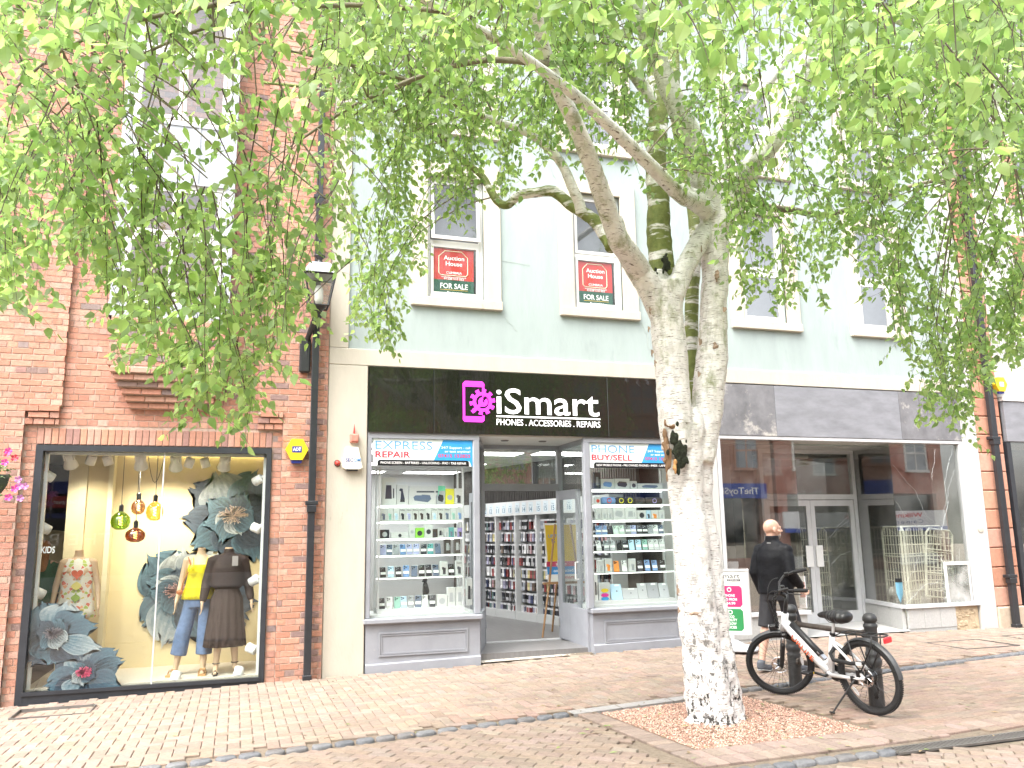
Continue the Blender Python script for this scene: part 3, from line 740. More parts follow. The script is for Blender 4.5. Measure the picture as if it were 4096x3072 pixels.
# open doors
def door(hx, hy, ang, w=.64, z0=.12, z1=2.29, handle=True, push=False, m=SG, glassM='pane', name='door'):
    M4 = Matrix.Translation((hx, hy, 0)) @ Matrix.Rotation(ang, 4, 'Z')
    b = MB(); s = .095
    b.bbox(0, s, -.022, .022, z0, z1, .004); b.bbox(w-s, w, -.022, .022, z0, z1, .004); b.box(s, w-s, -.022, .022, z1-.14, z1); b.box(s, w-s, -.022, .022, z0, z0+.52)
    b.v = [tuple(M4 @ Vector(p)) for p in b.v]; d = b.build(name, m, sf)
    b = MB().box(s, w-s, -.004, .004, z0+.52, z1-.14); b.v = [tuple(M4 @ Vector(p)) for p in b.v]; b.build('pane', glassM, d)
    b = MB()
    for sg_ in (-1, 1): b.tube([M4 @ Vector(q) for q in ((w-.05, sg_*.022, 1.0), (w-.05, sg_*.07, 1.0), (w-.05, sg_*.07, 1.24), (w-.05, sg_*.022, 1.24))], .009, 8)
    b.build('handle', 'white_plastic', d)
    for zz in (.35, 1.2, 2.05): MB().tube([M4 @ Vector((0, -.026, zz-.05)), M4 @ Vector((0, -.026, zz+.05))], .011, 8).build('hinge', 'steel', d)
    if push: text('push_label', 'PUSH', 'txt_white', d, 0, 0, 0, .028, .10, 'l', .01, frame=M4 @ Matrix.Translation((w-.062, -.024, 1.66)) @ Matrix.Rotation(math.pi/2, 4, 'Y'))
    return d
door(4.66, DY-.03, math.radians(-83), .66, push=True); door(3.49, DY+.03, math.radians(93), .62)

# window signs
mat('sign_pale', (.76, .84, .85), .35, var=.03); mat('sign_blue', (.04, .30, .66), .35, var=.08); mat('sign_dark', (.01, .01, .012), .3, var=0)
mat('lt_blue', (.10, .33, .62), .4, var=0); mat('sg_red', (.60, .03, .06), .4, var=0)
def winsign(x0, x1, label, a, b_, strip):
    y = 10.897; z0, z1 = 2.565, 2.918; t = thing('window_sign', label, 'sign', ((x0+x1)/2, y, z0), group='header signs inside the phone shop windows')
    w = x1-x0; MB().box(x0, x1, y, y+.006, z0, z1).build('board', 'sign_pale', t)
    MB().prism([(x0+w*.60, z0+.07), (x0+w*.70, z1), (x1, z1), (x1, z0), (x0+w*.99, z0), (x0+w*.97, z0+.07)], y-.002, y).build('blue_panel', 'sign_blue', t)
    MB().prism([(x0+.06, z0), (x1-.05, z0), (x1-.05, z0+.055), (x1-.075, z0+.078), (x0+.085, z0+.078), (x0+.06, z0+.055)], y-.006, y-.003).build('strip', 'sign_dark', t)
    text('lettering', a, 'lt_blue', t, x0+.03, z0+.218, y-.003, .11, w*.565 if len(a) > 5 else w*.50, 'l', -.006)
    text('lettering', b_, 'sg_red', t, x0+.03, z0+.11, y-.003, .08, w*.345 if len(b_) < 7 else w*.47, 'l', .018)
    for s, z, h, ww in (('24/7 Support - call', z0+.236, .032, .285), ('or text anytime!', z0+.185, .032, .25)): text('lettering', s, 'txt_white', t, x1-.03, z, y-.004, h, w*ww/.95, 'r', .008)
    text('lettering', '07415 152825', 'sg_red', t, x1-.03, z0+.12, y-.004, .042, w*.33, 'r', .014)
    text('lettering', strip, 'txt_white', t, (x0+x1)/2+.005, z0+.025, y-.008, .03, w*.86, 'c', .008)
winsign(1.66, 3.01, 'express repair header sign in white and blue atop the phone shop window', 'EXPRESS', 'REPAIR', 'PHONE SCREEN - BATTERIES - UNLOCKING - IPAD / TAB REPAIR')
winsign(4.745, 6.10, 'phone buy and sell header sign in white and blue beside the trunk', 'PHONE', 'BUY/SELL', 'NEW MOBILE PHONE - PRE OWNED PHONES - IPADS - LAPTOPS')
# ================================================================ inside the phone shop
mat('laminate', (.17, .165, .165), .35, var=.15, scale=3, stretch=(8, 1, 1)); mat('ceiling_tile', (.68, .69, .69), .8, var=.05)
mat('slat_dark', (.055, .05, .045), .7, var=.3, scale=6); mat('white_unit', (.60, .61, .61), .4, var=.02)
pr = thing('phone_shop_room', 'bright white phone shop interior seen through the doorway', 'room', (4, 14, .1), kind='structure')
MB().box(1.65, 6.6, 10.99, 18.6, .0, .1).build('floor', 'laminate', pr)
MB().box(1.6, 6.6, DY+.06, 18.6, 3.0, 3.04).build('ceiling', 'ceiling_tile', pr)
for xa, xb in ((1.6, 3.0), (4.75, 6.2)): MB().box(xa, xb, 10.97, DY+.06, 3.001, 3.03).build('ceiling', 'ceiling_tile', pr)
b = MB()
for i in range(1, 9): b.box(1.65+.6*i, 1.65+.6*i+.02, DY+.06, 18.5, 2.994, 3.0)
for i in range(11): b.box(1.65, 6.55, 12.2+.6*i, 12.22+.6*i, 2.993, 3.0)
b.build('ceiling_grid', 'white_paint', pr)
MB().box(1.58, 1.63, 10.97, 18.6, .1, 3.0).build('side_wall', 'white_unit', pr); MB().box(1.6, 6.6, 18.5, 18.6, .1, 3.0).build('back_wall', 'white_unit', pr)
MB().box(6.3, 6.35, 10.97, 18.6, .1, 3.0).build('side_wall', 'slat_dark', pr)
for xa, xb in ((1.64, 3.06), (4.74, 6.19)): MB().box(xa, xb, 10.965, 11.62, .1, .66).build('window_bed', 'white_unit', pr)
for i, (x, y, wh) in enumerate(((2.3, 13.2, 'second from the street on the express repair side'), (2.3, 15.4, 'third from the street on the express repair side'), (3.9, 13.2, 'first behind the door fanlight'), (3.9, 15.4, 'second behind the door fanlight'), (2.3, 17.4, 'farthest from the street on the express repair side'), (3.9, 17.4, 'farthest behind the door fanlight'), (5.25, 13.0, 'above the accessory racks'), (2.3, 12.25, 'added to brighten the express repair window'))):  # last entry is an extra panel added to brighten the front of the shop
    t = thing('ceiling_light', 'lit white ceiling light panel '+wh, 'ceiling light', (x, y, 2.99), group='fluorescent panels in the phone shop ceiling')
    MB().box(x-.6, x+.6, y-.29, y+.29, 2.972, 2.992).build('frame', 'white_plastic', t); MB().box(x-.56, x+.56, y-.25, y+.25, 2.966, 2.971).build('diffuser', 'lamp_panel', t)
# oblique wall of accessory racks
S0 = Vector((5.93, 12.35, 0)); SD = Vector((-.2416, .9704, 0)); SN = Vector((-.9704, -.2416, 0))
def Q(s, d, z): return S0+SD*s+SN*d+Vector((0, 0, z))
def qbox(b, s0, s1, d0, d1, z0, z1, col=None):
    c = (Q(s0, d0, z0)+Q(s1, d1, z1))/2; return b.obox(c, SD*(s1-s0)/2, SN*(d1-d0)/2, (0, 0, (z1-z0)/2), col)
b = MB(); qbox(b, -.3, 5.9, -.12, -.06, .1, 3.0)
for i in range(100): qbox(b, -.3+.062*i, -.27+.062*i, -.06, -.045, 2.2, 3.0)
b.build('ribbed_wall', 'slat_dark', pr)
heads = [['16', '16', '16'], ['16', '16', '16'], ['15', '15', '15'], ['13/14', '14', '14'], ['11', '13', '13'], ['11', '12', '12'], ['X', 'XR', 'XS'], ['8', '8', '8']]
order_w = ['nearest to the open door', 'second from the open door', 'third from the open door', 'fourth from the open door', 'fifth from the open door', 'sixth from the open door', 'seventh from the open door', 'farthest from the open door']
PKC = [(.02, .02, .024), (.02, .02, .022), (.05, .05, .06), (.6, .6, .6), (.7, .7, .7), (.16, .03, .03), (.26, .07, .07), (.05, .06, .12), (.3, .32, .36), (.42, .26, .28), (.12, .09, .07), (.28, .27, .36), (.12, .18, .18), (.45, .40, .2), (.5, .5, .52), (.02, .03, .05)]
mat('packet', None, .25, var=.05)
PKN = ['black', 'black', 'charcoal', 'pale', 'pale', 'maroon', 'maroon', 'navy', 'grey', 'pink', 'brown', 'lilac', 'teal', 'yellow', 'grey', 'black']; NTH = ['first', 'second', 'third', 'fourth', 'fifth', 'sixth', 'seventh', 'eighth', 'ninth', 'tenth', 'eleventh']; ORD_ = ['top', 'second', 'third', 'fourth', 'fifth', 'sixth', 'seventh', 'bottom']
mat('card_blue', (.58, .66, .70), .4, var=0); mat('card_txt', (.06, .14, .22), .5, var=0)
BW = .715; npk = 0; rest = MB(); pk_cache = []
for c in PKC:
    m_ = MB(); m_.box(-.027, .027, -.008, .008, -.165, -.02, c); m_.box(-.023, .023, -.0095, -.008, -.16, -.10, shade(c, 1.6) if sum(c) > .2 else (.5, .5, .52)); m_.box(-.026, .026, -.004, .004, -.02, .012, (.72, .72, .74)); pk_cache.append(m_.mesh('phone_case_packet', 'packet'))
for k in range(8):
    s = k*BW; u = thing('shelving_unit', 'white accessory rack %s along the phone shop wall' % order_w[k], 'shelving unit', Q(s+BW/2, 0, .1), group='white accessory racks along the phone shop wall')
    b = MB(); qbox(b, s, s+BW, -.05, -.02, .1, 2.2); b.build('back_panel', 'white_unit', u)
    b = MB(); qbox(b, s, s+.035, -.02, .26, .1, 2.0); b.build('side_panel', 'white_unit', u)
    b = MB(); qbox(b, s+.035, s+BW, -.02, .27, .1, .24); b.build('base', 'white_unit', u)
    b = MB(); qbox(b, s, s+BW-.004, -.02, .28, 2.0, 2.26); h_ = b.build('header', 'white_unit', u)
    if 1 <= k <= 5:
        for i, tx in enumerate(heads[k]):
            sc_ = s+BW*(.83-.32*i); b = MB(); qbox(b, sc_-.07, sc_+.07, .28, .286, 2.04, 2.23); b.build('card', 'card_blue', h_)
            fr = Matrix.Identity(4); fr.col[0] = (*(-SD), 0); fr.col[1] = (*(-SN), 0); fr.col[2] = (0, 0, 1, 0); fr.col[3] = (*Q(sc_, .288, 0), 1)
            text('lettering', tx, 'card_txt', h_, 0, 2.06, 0, .085, .13 if len(tx) > 3 else .09, 'c', .015, frame=fr)
            text('lettering', 'iPhone', 'card_txt', h_, 0, 2.165, 0, .022, .07, 'c', .01, frame=fr)
    for r in range(8):
        z = 1.90-.222*r
        b = MB(); qbox(b, s+.04, s+BW, -.02, -.014, z+.0, z+.012); b.build('rail', 'steel', u)
        nc = 11
        for i in range(nc):
            pos = s+.075+(BW-.11)*i/(nc-1)
            for lay in range(2):
                M4 = Matrix.Translation(Q(pos+random.uniform(-.01, .01), .06+.09*lay+random.uniform(-.02, .03), z)) @ Matrix.Rotation(math.atan2(-SD.y, -SD.x)+random.uniform(-.5, .5), 4, 'Z') @ Matrix.Rotation(random.uniform(-.06, .06), 4, 'Y')
                base = random.choice(pk_cache[:4] if r in (2, 3) and random.random() < .5 else pk_cache)
                if lay == 1 and 1 <= k <= 3 and npk < 290:
                    o = put('phone_case_packet', base, None, label='%s case packet, %s from the door in the %s row of the %s rack' % (PKN[pk_cache.index(base)], NTH[i], ORD_[r], NTH[k]), cat='packet', group='phone case packets on the racks'); o.matrix_world = M4; npk += 1
                elif k < 7:
                    n0 = len(rest.v)
                    co = [M4 @ v.co for v in base.vertices]; ca = base.color_attributes[0].data
                    for p_ in base.polygons: rest.add([co[i_] for i_ in p_.vertices], [tuple(range(4))], tuple(ca[p_.loop_indices[0]].color)[:3])
rest.build('phone_case_packets', 'packet', kind='stuff', label='rows of small phone case packets deeper on the white racks')
# easel with promotional poster just inside the door
mat('oak', (.36, .20, .09), .45, var=.2, scale=8, stretch=(6, 6, 1)); mat('promo_yellow', (.72, .48, .02), .4, var=.05, dark=((.62, .38, .02), 40, .6)); mat('promo_blue', (.04, .25, .6), .4, var=0); mat('promo_red', (.5, .04, .1), .4, var=0)
es = thing('easel_sign', 'wooden easel with tilted yellow promotional poster inside the doorway', 'easel', (4.55, 12.4, .1))
EX = P(2190, 2300, 12.38).x; LZ = P(2190, 2333, 12.36).z
M4 = Matrix.Translation((EX+.29, 12.36, LZ)) @ Matrix.Rotation(math.radians(-9), 4, 'X')
def eb(x0, x1, y0, y1, z0, z1, n_, m_, par):
    b = MB().box(x0, x1, y0, y1, z0, z1); b.v = [tuple(M4 @ Vector(p)) for p in b.v]; return b.build(n_, m_, par)
bd = eb(-.29, .29, 0, .012, .02, .93, 'poster_board', 'white_plastic', es)
eb(-.27, .27, -.003, 0, .33, .90, 'yellow_panel', 'promo_yellow', bd); eb(-.29, .29, -.003, 0, .25, .328, 'red_band', 'promo_red', bd); eb(-.29, .29, -.003, 0, .13, .249, 'blue_band', 'promo_blue', bd)
for s_, m_, z_, h_, w_, x_ in (('UP TO', 'txt_blue', .70, .05, .2, -.13), ('F', 'txt_navy', .58, .10, None, -.15), ('limited', 'txt_white', .265, .042, .17, -.05), ('on selected', 'txt_white', .165, .048, .33, -.02), ('iSmart', 'sg_red', .06, .05, .2, .05)):
    text('lettering', s_, m_, bd, x_, z_, -.005, h_, w_, 'c', .01, frame=M4)
b = MB(); b.obox((EX+.27, 12.34, LZ), (.36, 0, 0), (0, .025, 0), (0, 0, .016)); b.build('ledge', 'oak', es)
ft = G(2156, 2546, .105)
b = MB(); b.tube([(EX+.14, 12.37, LZ+.9), (EX+.02, 12.36, LZ), (ft.x, 12.25, .105)], .016, 6); b.build('leg', 'oak', es)
b = MB(); b.tube([(EX+.40, 12.37, LZ+.9), (EX+.52, 12.36, LZ), (EX+.62, 12.25, .105)], .016, 6); b.build('leg', 'oak', es)
b = MB(); b.tube([(EX+.27, 12.42, LZ+.8), (EX+.27, 12.95, .105)], .016, 6); b.build('leg', 'oak', es)

# ---- window cabinets and their goods
ORD = ['first', 'second', 'third', 'fourth', 'fifth', 'sixth', 'seventh', 'eighth', 'ninth', 'tenth', 'eleventh', 'twelfth', 'thirteenth', 'fourteenth', 'fifteenth']
PC_ = dict(blue=(.16, .28, .52), slate=(.12, .15, .22), black=(.012, .012, .015), dark=(.035, .035, .045), grey=(.28, .29, .31), silver=(.40, .41, .43), white=(.58, .58, .575), lavender=(.38, .40, .62), teal=(.10, .33, .33), green=(.25, .45, .38), mint=(.55, .66, .58), orange=(.75, .25, .05), yellow=(.72, .68, .04), purple=(.35, .28, .58), brown=(.06, .045, .04), lime=(.28, .62, .08), sky=(.42, .58, .72), red=(.6, .06, .03))
CNAME = dict(sky='pale blue', mint='pale green', dark='charcoal')
mat('phone_body', None, .18, var=0); mat('box_print', None, .4, var=.02)
glass('clear_acrylic', .05, (.95, .97, .97))
def phone(xc, zb, w, h, col, label, group, y=11.10, lean=.28):
    t = thing('phone', label, 'phone', (xc, y, zb), (-lean, 0, random.uniform(-.25, .12)), group)
    c = PC_[col]; b = MB().bbox(-w/2, w/2, -.005, .004, 0, h, .004, c); body = b.build('body', 'phone_body', t, local=True)
    b = MB(); cc = (.01, .01, .012) if sum(c) > .3 else (.22, .22, .24)
    for i in range(2 + (w > .07)): b.lathe([(.0085, 0), (.0085, .004), (.005, .0045)], (-w*.28+(.0 if i < 2 else .022), -.005, h*.9-i*.024 if i < 2 else h*.83), 8, cc, rot=Matrix.Rotation(math.pi/2, 3, 'X'))
    b.build('camera', 'phone_body', t, local=True)
    if random.random() < .85: MB().box(-w*.44, w*.44, -.012, -.0105, h*.26, h*.50, (.74, .74, .73)).build('price_label', 'box_print', t, local=True)
    MB().add([(-w*.4, .004, 0), (w*.4, .004, 0), (w*.4, .05, -.002), (w*.4, .0, .0), (-w*.4, .05, -.002), (-w*.3, .004, h*.55), (w*.3, .004, h*.55)], [(4, 2, 6, 5)]).build('stand', 'clear_acrylic', t, local=True)
def carton(xc, zb, w, h, col, pic, label, group, y=11.10, d=.06, word=None, shape='box'):
    t = thing('product_box', label, 'box', (xc, y, zb), (0, 0, random.uniform(-.05, .05)), group)
    MB().bbox(-w/2, w/2, 0, d, 0, h, .002, PC_[col]).build('carton', 'box_print', t, local=True)
    pc = PC_[pic]; b = MB(); y0 = -.0015
    if shape == 'phone':
        b.box(-w*.18, w*.22, y0, 0, h*.10, h*.55, pc); b.box(-w*.30, w*.02, y0, 0, h*.42, h*.60, shade(pc, 1.5))
    elif shape == 'round':
        for a in range(14): b.add([(0, y0, h*.45)]+[(math.cos(q)*min(w, h)*.3, y0, h*.45+math.sin(q)*min(w, h)*.3) for q in (a*6.2832/14, (a+1)*6.2832/14)], [(0, 2, 1)], pc)
    elif shape == 'wide': b.prism([(-w*.3, h*.3), (w*.2, h*.18), (w*.33, h*.4), (w*.28, h*.68), (-w*.2, h*.75), (-w*.34, h*.55)], y0, 0, pc)
    elif shape == 'tall':
        b.prism([(-w*.26, h*.22), (w*.2, h*.22), (w*.16, h*.72), (-w*.2, h*.72)], y0, 0, pc); b.box(w*.28, w*.36, y0, 0, h*.24, h*.6, pc)
    elif shape == 'dog': b.prism([(-w*.2, h*.14), (w*.22, h*.14), (w*.22, h*.3), (w*.08, h*.62), (w*.02, h*.80), (-w*.18, h*.82), (-w*.3, h*.72), (-w*.12, h*.66), (-w*.14, h*.4)], y0, 0, pc)
    elif shape == 'two': b.box(-w*.3, w*.32, y0, 0, h*.3, h*.45, pc); b.box(w*.30, w*.5, y0-.0005, 0, 0, h, (.15, .6, .38))
    b.build('picture', 'box_print', t, local=True)
    if word: text('lettering', word, 'txt_black', t, -w*.42, h*.80, -.003, min(.02, h*.12), w*.8, 'l', .005, local=True)
def goods(rows, ox, oy, k, y, win, first=1):
    for ri, (base, items) in enumerate(rows):
        for i, it in enumerate(items):
            kind, xa, xb, top, col = it[:5]
            A = P(ox+xa*k, oy+base*k, y); B = P(ox+xb*k, oy+base*k, y); T = P(ox+xa*k, oy+top*k, y)
            zb = SHZ[win][ri]; w = B.x-A.x; h = max(.05, T.z-A.z); xc = (A.x+B.x)/2
            if len(it) > 7: zb += it[7]; 
            cn = CNAME.get(col, col)
            lab = '%s %s, %s along the %s shelf of the %s window' % (cn, {'p': 'phone', 'b': 'product box', 't': 'tablet', 's': 'speaker'}[kind], ORD[i], ORD[ri], win)
            gname = {'p': 'phones', 'b': 'product boxes', 't': 'tablets', 's': 'speakers'}[kind]+' in the %s window' % win
            if kind == 'p': phone(xc, zb, min(w, .082), max(h, .13), col, lab, gname, y)
            elif kind == 'b': carton(xc, zb, w*.97, h, col, it[5] if len(it) > 5 else 'dark', lab, gname, y, word=it[8] if len(it) > 8 else None, shape=it[6] if len(it) > 6 else 'phone')
            elif kind == 't':
                t = thing('tablet', lab, 'tablet', (xc, y-.02, zb), (-.3, 0, -.08), gname); MB().bbox(-w/2, w/2, -.004, .004, 0, h, .003, PC_[col]).build('body', 'phone_body', t, local=True)
                MB().box(-w*.1, w*.3, -.006, -.0045, h*.86, h*.97, (.75, .75, .74)).build('price_label', 'box_print', t, local=True)
                MB().lathe([(.012, 0), (.012, .002)], (w*.05, -.0045, h*.55), 10, (.2, .2, .22), rot=Matrix.Rotation(math.pi/2, 3, 'X')).build('emblem', 'phone_body', t, local=True)
            else:
                t = thing('speaker', lab, 'speaker', (xc, y+.03, zb), (0, 0, 0), gname)
                b = MB(); r_ = h/2
                b.tube([(-w/2+.004, 0, r_), (-w/2+.02, 0, r_), (w/2-.02, 0, r_), (w/2-.004, 0, r_)], [r_*.8, r_, r_, r_*.8], 16, PC_[col]); b.build('body', 'vcol', t, local=True)
                b = MB(); cc = PC_[it[5]] if len(it) > 5 else (.2, .2, .22)
                b.torus((0, -r_*.93, r_), r_*.6, .006, 'y', 18, 5, cc); b.build('ring', 'vcol', t, local=True)
SHZ = {}
def cabinet(win, x0, x1, bases, ox, oy, k, y, label):
    t = thing('display_cabinet', label, 'cabinet', ((x0+x1)/2, y+.08, .66)); SHZ[win] = []
    ya, yb = y-.09, y+.20
    b = MB()
    for xx in (x0, x1-.022):
        for yy in (ya, yb): b.box(xx, xx+.022, yy, yy+.022, .66, 2.56)
    b.build('post', 'alu', t)
    for i, base in enumerate(bases):
        z = P(ox+500*k, oy+base*k, y).z; SHZ[win].append(z)
        if i == len(bases)-1: SHZ[win][-1] = max(.668, z); MB().box(x0+.022, x1-.022, ya, yb, .66, SHZ[win][-1]-.001).build('bottom', 'white_unit', t); continue
        s_ = MB().box(x0+.02, x1-.02, ya+.004, yb+.02, z-.010, z-.001).build('shelf', 'shelf_glass', t)
        MB().box(x0+.022, x1-.022, ya-.004, ya+.003, z-.011, z, (.62, .68, .66)).build('shelf_edge', 'vcol', s_)
        MB().box(x0+.03, x1-.03, yb-.02, yb-.004, z-.030, z-.0115).build('led_strip', 'led', s_)
        MB().box(x0+.03, x1-.03, ya+.012, ya+.022, z-.018, z-.0115).build('led_strip', 'led', s_)
    return t
ox, oy, k = 1440, 1850, .3797; Y1 = 11.10
xL0, xL1 = P(ox+190*k, 2200, Y1-.09).x, P(ox+1098*k, 2200, Y1-.09).x
cabinet('express repair', xL0, xL1, [446, 615, 795, 970, 1204, 1532], ox, oy, k, Y1, 'glass shelved display cabinet behind the express repair window')
lav = ['lavender', 'slate', 'grey', 'blue', 'lavender', 'lavender', 'dark', 'teal', 'slate']
r2 = [('b', 217+67*i, 217+67*(i+1)-2, 480, 'white', c_, 'phone', 0, w_) for i, (c_, w_) in enumerate(zip(['slate', 'green', 'sky', 'dark', 'lavender', 'brown', 'brown', 'dark', 'sky', 'brown', 'slate', 'green', 'blue'], [None, None, None, 'Galaxy', 'Galaxy', 'Galaxy', 'Galaxy', None, 'Galaxy', 'Galaxy', 'Galaxy', None, None]))]
goods([
 (446, [('b', 225, 382, 157, 'white', 'brown', 'tall'), ('b', 384, 506, 233, 'white', 'dark', 'dog'), ('b', 512, 803, 297, 'white', 'slate', 'wide'), ('b', 512, 905, 344, 'white', 'dark', 'two', .125), ('b', 805, 897, 300, 'silver', 'dark', 'wide'), ('b', 899, 993, 278, 'yellow', 'silver', 'round'), ('b', 1000, 1083, 275, 'white', 'dark', 'phone')]),
 (615, r2),
 (795, [('b', 210, 310, 703, 'dark', 'silver', 'round'), ('b', 325, 515, 735, 'white', 'dark', 'round'), ('b', 518, 580, 655, 'white', 'silver', 'round'), ('b', 583, 675, 690, 'lime', 'dark', 'round'), ('b', 680, 766, 657, 'white', 'dark', 'round'), ('b', 770, 818, 705, 'brown', 'dark', 'phone'), ('b', 820, 878, 695, 'white', 'dark', 'tall'), ('b', 893, 935, 700, 'white', 'silver', 'phone'), ('b', 936, 990, 690, 'teal', 'slate', 'phone'), ('b', 995, 1025, 695, 'white', 'dark', 'phone'), ('b', 1028, 1085, 697, 'purple', 'brown', 'phone')]),
 (970, [('p', x_, x_+62, 855, c_) for x_, c_ in zip((212, 278, 352, 424, 494, 562, 640, 712, 793), lav)]+[('b', 890, 958, 815, 'brown', 'silver', 'tall'), ('b', 995, 1060, 812, 'brown', 'silver', 'tall')]),
 (1204, [('p', 212, 275, 1090, 'dark'), ('p', 292, 360, 1085, 'sky'), ('p', 375, 438, 1090, 'dark'), ('p', 452, 520, 1080, 'blue'), ('p', 540, 603, 1085, 'slate'), ('p', 618, 682, 1080, 'black'), ('p', 695, 760, 1078, 'dark'), ('p', 770, 835, 1080, 'slate'), ('b', 848, 925, 1053, 'white', 'dark', 'phone'), ('p', 930, 998, 1080, 'black'), ('b', 1010, 1083, 1050, 'white', 'dark', 'phone', 0, 'Galaxy')]),
 (1532, [('p', 200, 265, 1412, 'dark'), ('p', 280, 346, 1408, 'white'), ('p', 358, 424, 1408, 'green'), ('p', 430, 496, 1405, 'sky'), ('p', 505, 568, 1405, 'grey'), ('p', 580, 645, 1402, 'slate'), ('p', 652, 720, 1400, 'white'), ('p', 730, 795, 1405, 'dark'), ('b', 812, 918, 1405, 'white', 'silver', 'round'), ('b', 921, 1008, 1335, 'white', 'silver', 'tall'), ('b', 1011, 1093, 1335, 'white', 'silver', 'tall'), ('b', 1122, 1186, 1247, 'white', 'dark', 'tall')]),
], ox, oy, k, Y1, 'express repair')
ox, oy, k = 2340, 1750, .422
xR0, xR1 = P(ox+70*k, 2200, Y1-.09).x, 6.10
cabinet('buy and sell', xR0, xR1, [490, 634, 777, 914, 1066, 1268, 1530], ox, oy, k, Y1, 'glass shelved display cabinet behind the buy and sell window')
goods([
 (490, [('b', 90, 148, 330, 'dark', 'grey', 'tall'), ('b', 152, 280, 393, 'white', 'blue', 'wide'), ('b', 283, 427, 390, 'white', 'brown', 'wide'), ('b', 432, 495, 413, 'white', 'brown', 'round'), ('b', 500, 735, 435, 'white', 'slate', 'wide')]),
 (634, [('b', 97, 150, 558, 'white', 'red', 'round'), ('s', 160, 290, 562, 'blue', 'red'), ('s', 300, 380, 562, 'dark', 'yellow'), ('s', 385, 460, 562, 'dark', 'yellow'), ('s', 470, 570, 568, 'brown', 'dark'), ('s', 575, 735, 568, 'brown', 'purple')]),
 (777, [('b', 107, 158, 670, 'white', 'silver', 'phone'), ('b', 160, 212, 670, 'white', 'silver', 'phone'), ('b', 215, 265, 670, 'white', 'silver', 'phone'), ('b', 270, 380, 660, 'white', 'silver', 'wide'), ('b', 382, 492, 665, 'white', 'silver', 'tall'), ('b', 497, 583, 690, 'white', 'dark', 'round'), ('b', 586, 625, 690, 'sky', 'dark', 'phone'), ('b', 630, 700, 690, 'white', 'orange', 'phone'), ('b', 705, 755, 690, 'white', 'silver', 'phone')]),
 (914, [('p', x_, x_+50, 828, c_) for x_, c_ in zip((106, 162, 220, 272, 328, 386, 438, 496, 548, 600, 648, 700), ('blue', 'blue', 'black', 'mint', 'mint', 'grey', 'lavender', 'dark', 'black', 'grey', 'white', 'slate'))]),
 (1066, [('p', x_, x_+54, 965, c_) for x_, c_ in zip((110, 180, 238, 303, 360, 420, 484, 547, 603, 655, 706), ('white', 'grey', 'silver', 'black', 'black', 'sky', 'sky', 'green', 'white', 'white', 'white'))]),
 (1268, [('b', 124, 184, 1150, 'white', 'silver', 'phone'), ('b', 192, 258, 1140, 'white', 'orange', 'phone'), ('p', 272, 332, 1160, 'orange'), ('p', 350, 410, 1158, 'white'), ('b', 426, 486, 1147, 'white', 'grey', 'phone'), ('p', 500, 553, 1165, 'dark'), ('p', 570, 625, 1160, 'blue'), ('p', 640, 693, 1165, 'blue'), ('p', 713, 768, 1165, 'black')]),
 (1530, [('b', 82, 126, 1285, 'white', 'dark', 'tall'), ('b', 134, 242, 1362, 'white', 'sky', 'phone'), ('t', 248, 352, 1375, 'sky'), ('t', 358, 500, 1420, 'silver'), ('t', 505, 590, 1378, 'silver'), ('t', 595, 700, 1378, 'grey'), ('t', 708, 795, 1385, 'silver')]),
], ox, oy, k, Y1, 'buy and sell')
# coloured print on the tablet carton
b = MB(); q = P(ox+188*k, oy+1450*k, Y1-.004)
for dz, c_ in ((.0, (.75, .55, .03)), (-.065, (.7, .05, .3)), (-.115, (.05, .3, .6))):
    for a in range(16): b.add([(q.x, q.y, q.z+dz)]+[(q.x+math.cos(t_)*.06, q.y, q.z+dz+math.sin(t_)*.028) for t_ in (a*.3927, (a+1)*.3927)], [(0, 2, 1)], c_)
for o in list(bpy.data.objects):
    if o.type == 'EMPTY' and o.get('label') == 'white product box, second along the seventh shelf of the buy and sell window': b.build('ellipse_print', 'box_print', o)
# black dog figure on a plinth behind the lowest shelf
dq = P(1440+695*.3797, 1850+1395*.3797, 11.55)
dg_ = thing('dog_figurine', 'black sitting dog figurine behind the lowest shelf of the express repair window', 'figurine', (dq.x, 11.55, dq.z))
b = MB(); b.capsule((dq.x, 11.55, dq.z+.05), .05, (dq.x-.01, 11.55, dq.z+.14), .035); b.ell((dq.x-.015, 11.54, dq.z+.20), (.035, .04, .035)); b.capsule((dq.x-.03, 11.53, dq.z+.195), .02, (dq.x-.055, 11.52, dq.z+.185), .014)
for s_ in (-.025, .025): b.capsule((dq.x-.03, 11.53+s_, dq.z+.12), .014, (dq.x-.035, 11.52+s_, dq.z+.01), .013)
organic(b, 'body', 'black_paint', .008, 4, dg_)
MB().bbox(dq.x-.12, dq.x+.12, 11.48, 11.62, dq.z-.06, dq.z, .004).build('plinth', 'black_paint', dg_)
MB().box(dq.x-.1, dq.x+.1, 11.5, 11.6, .661, dq.z-.06).build('pedestal', 'white_unit', dg_)
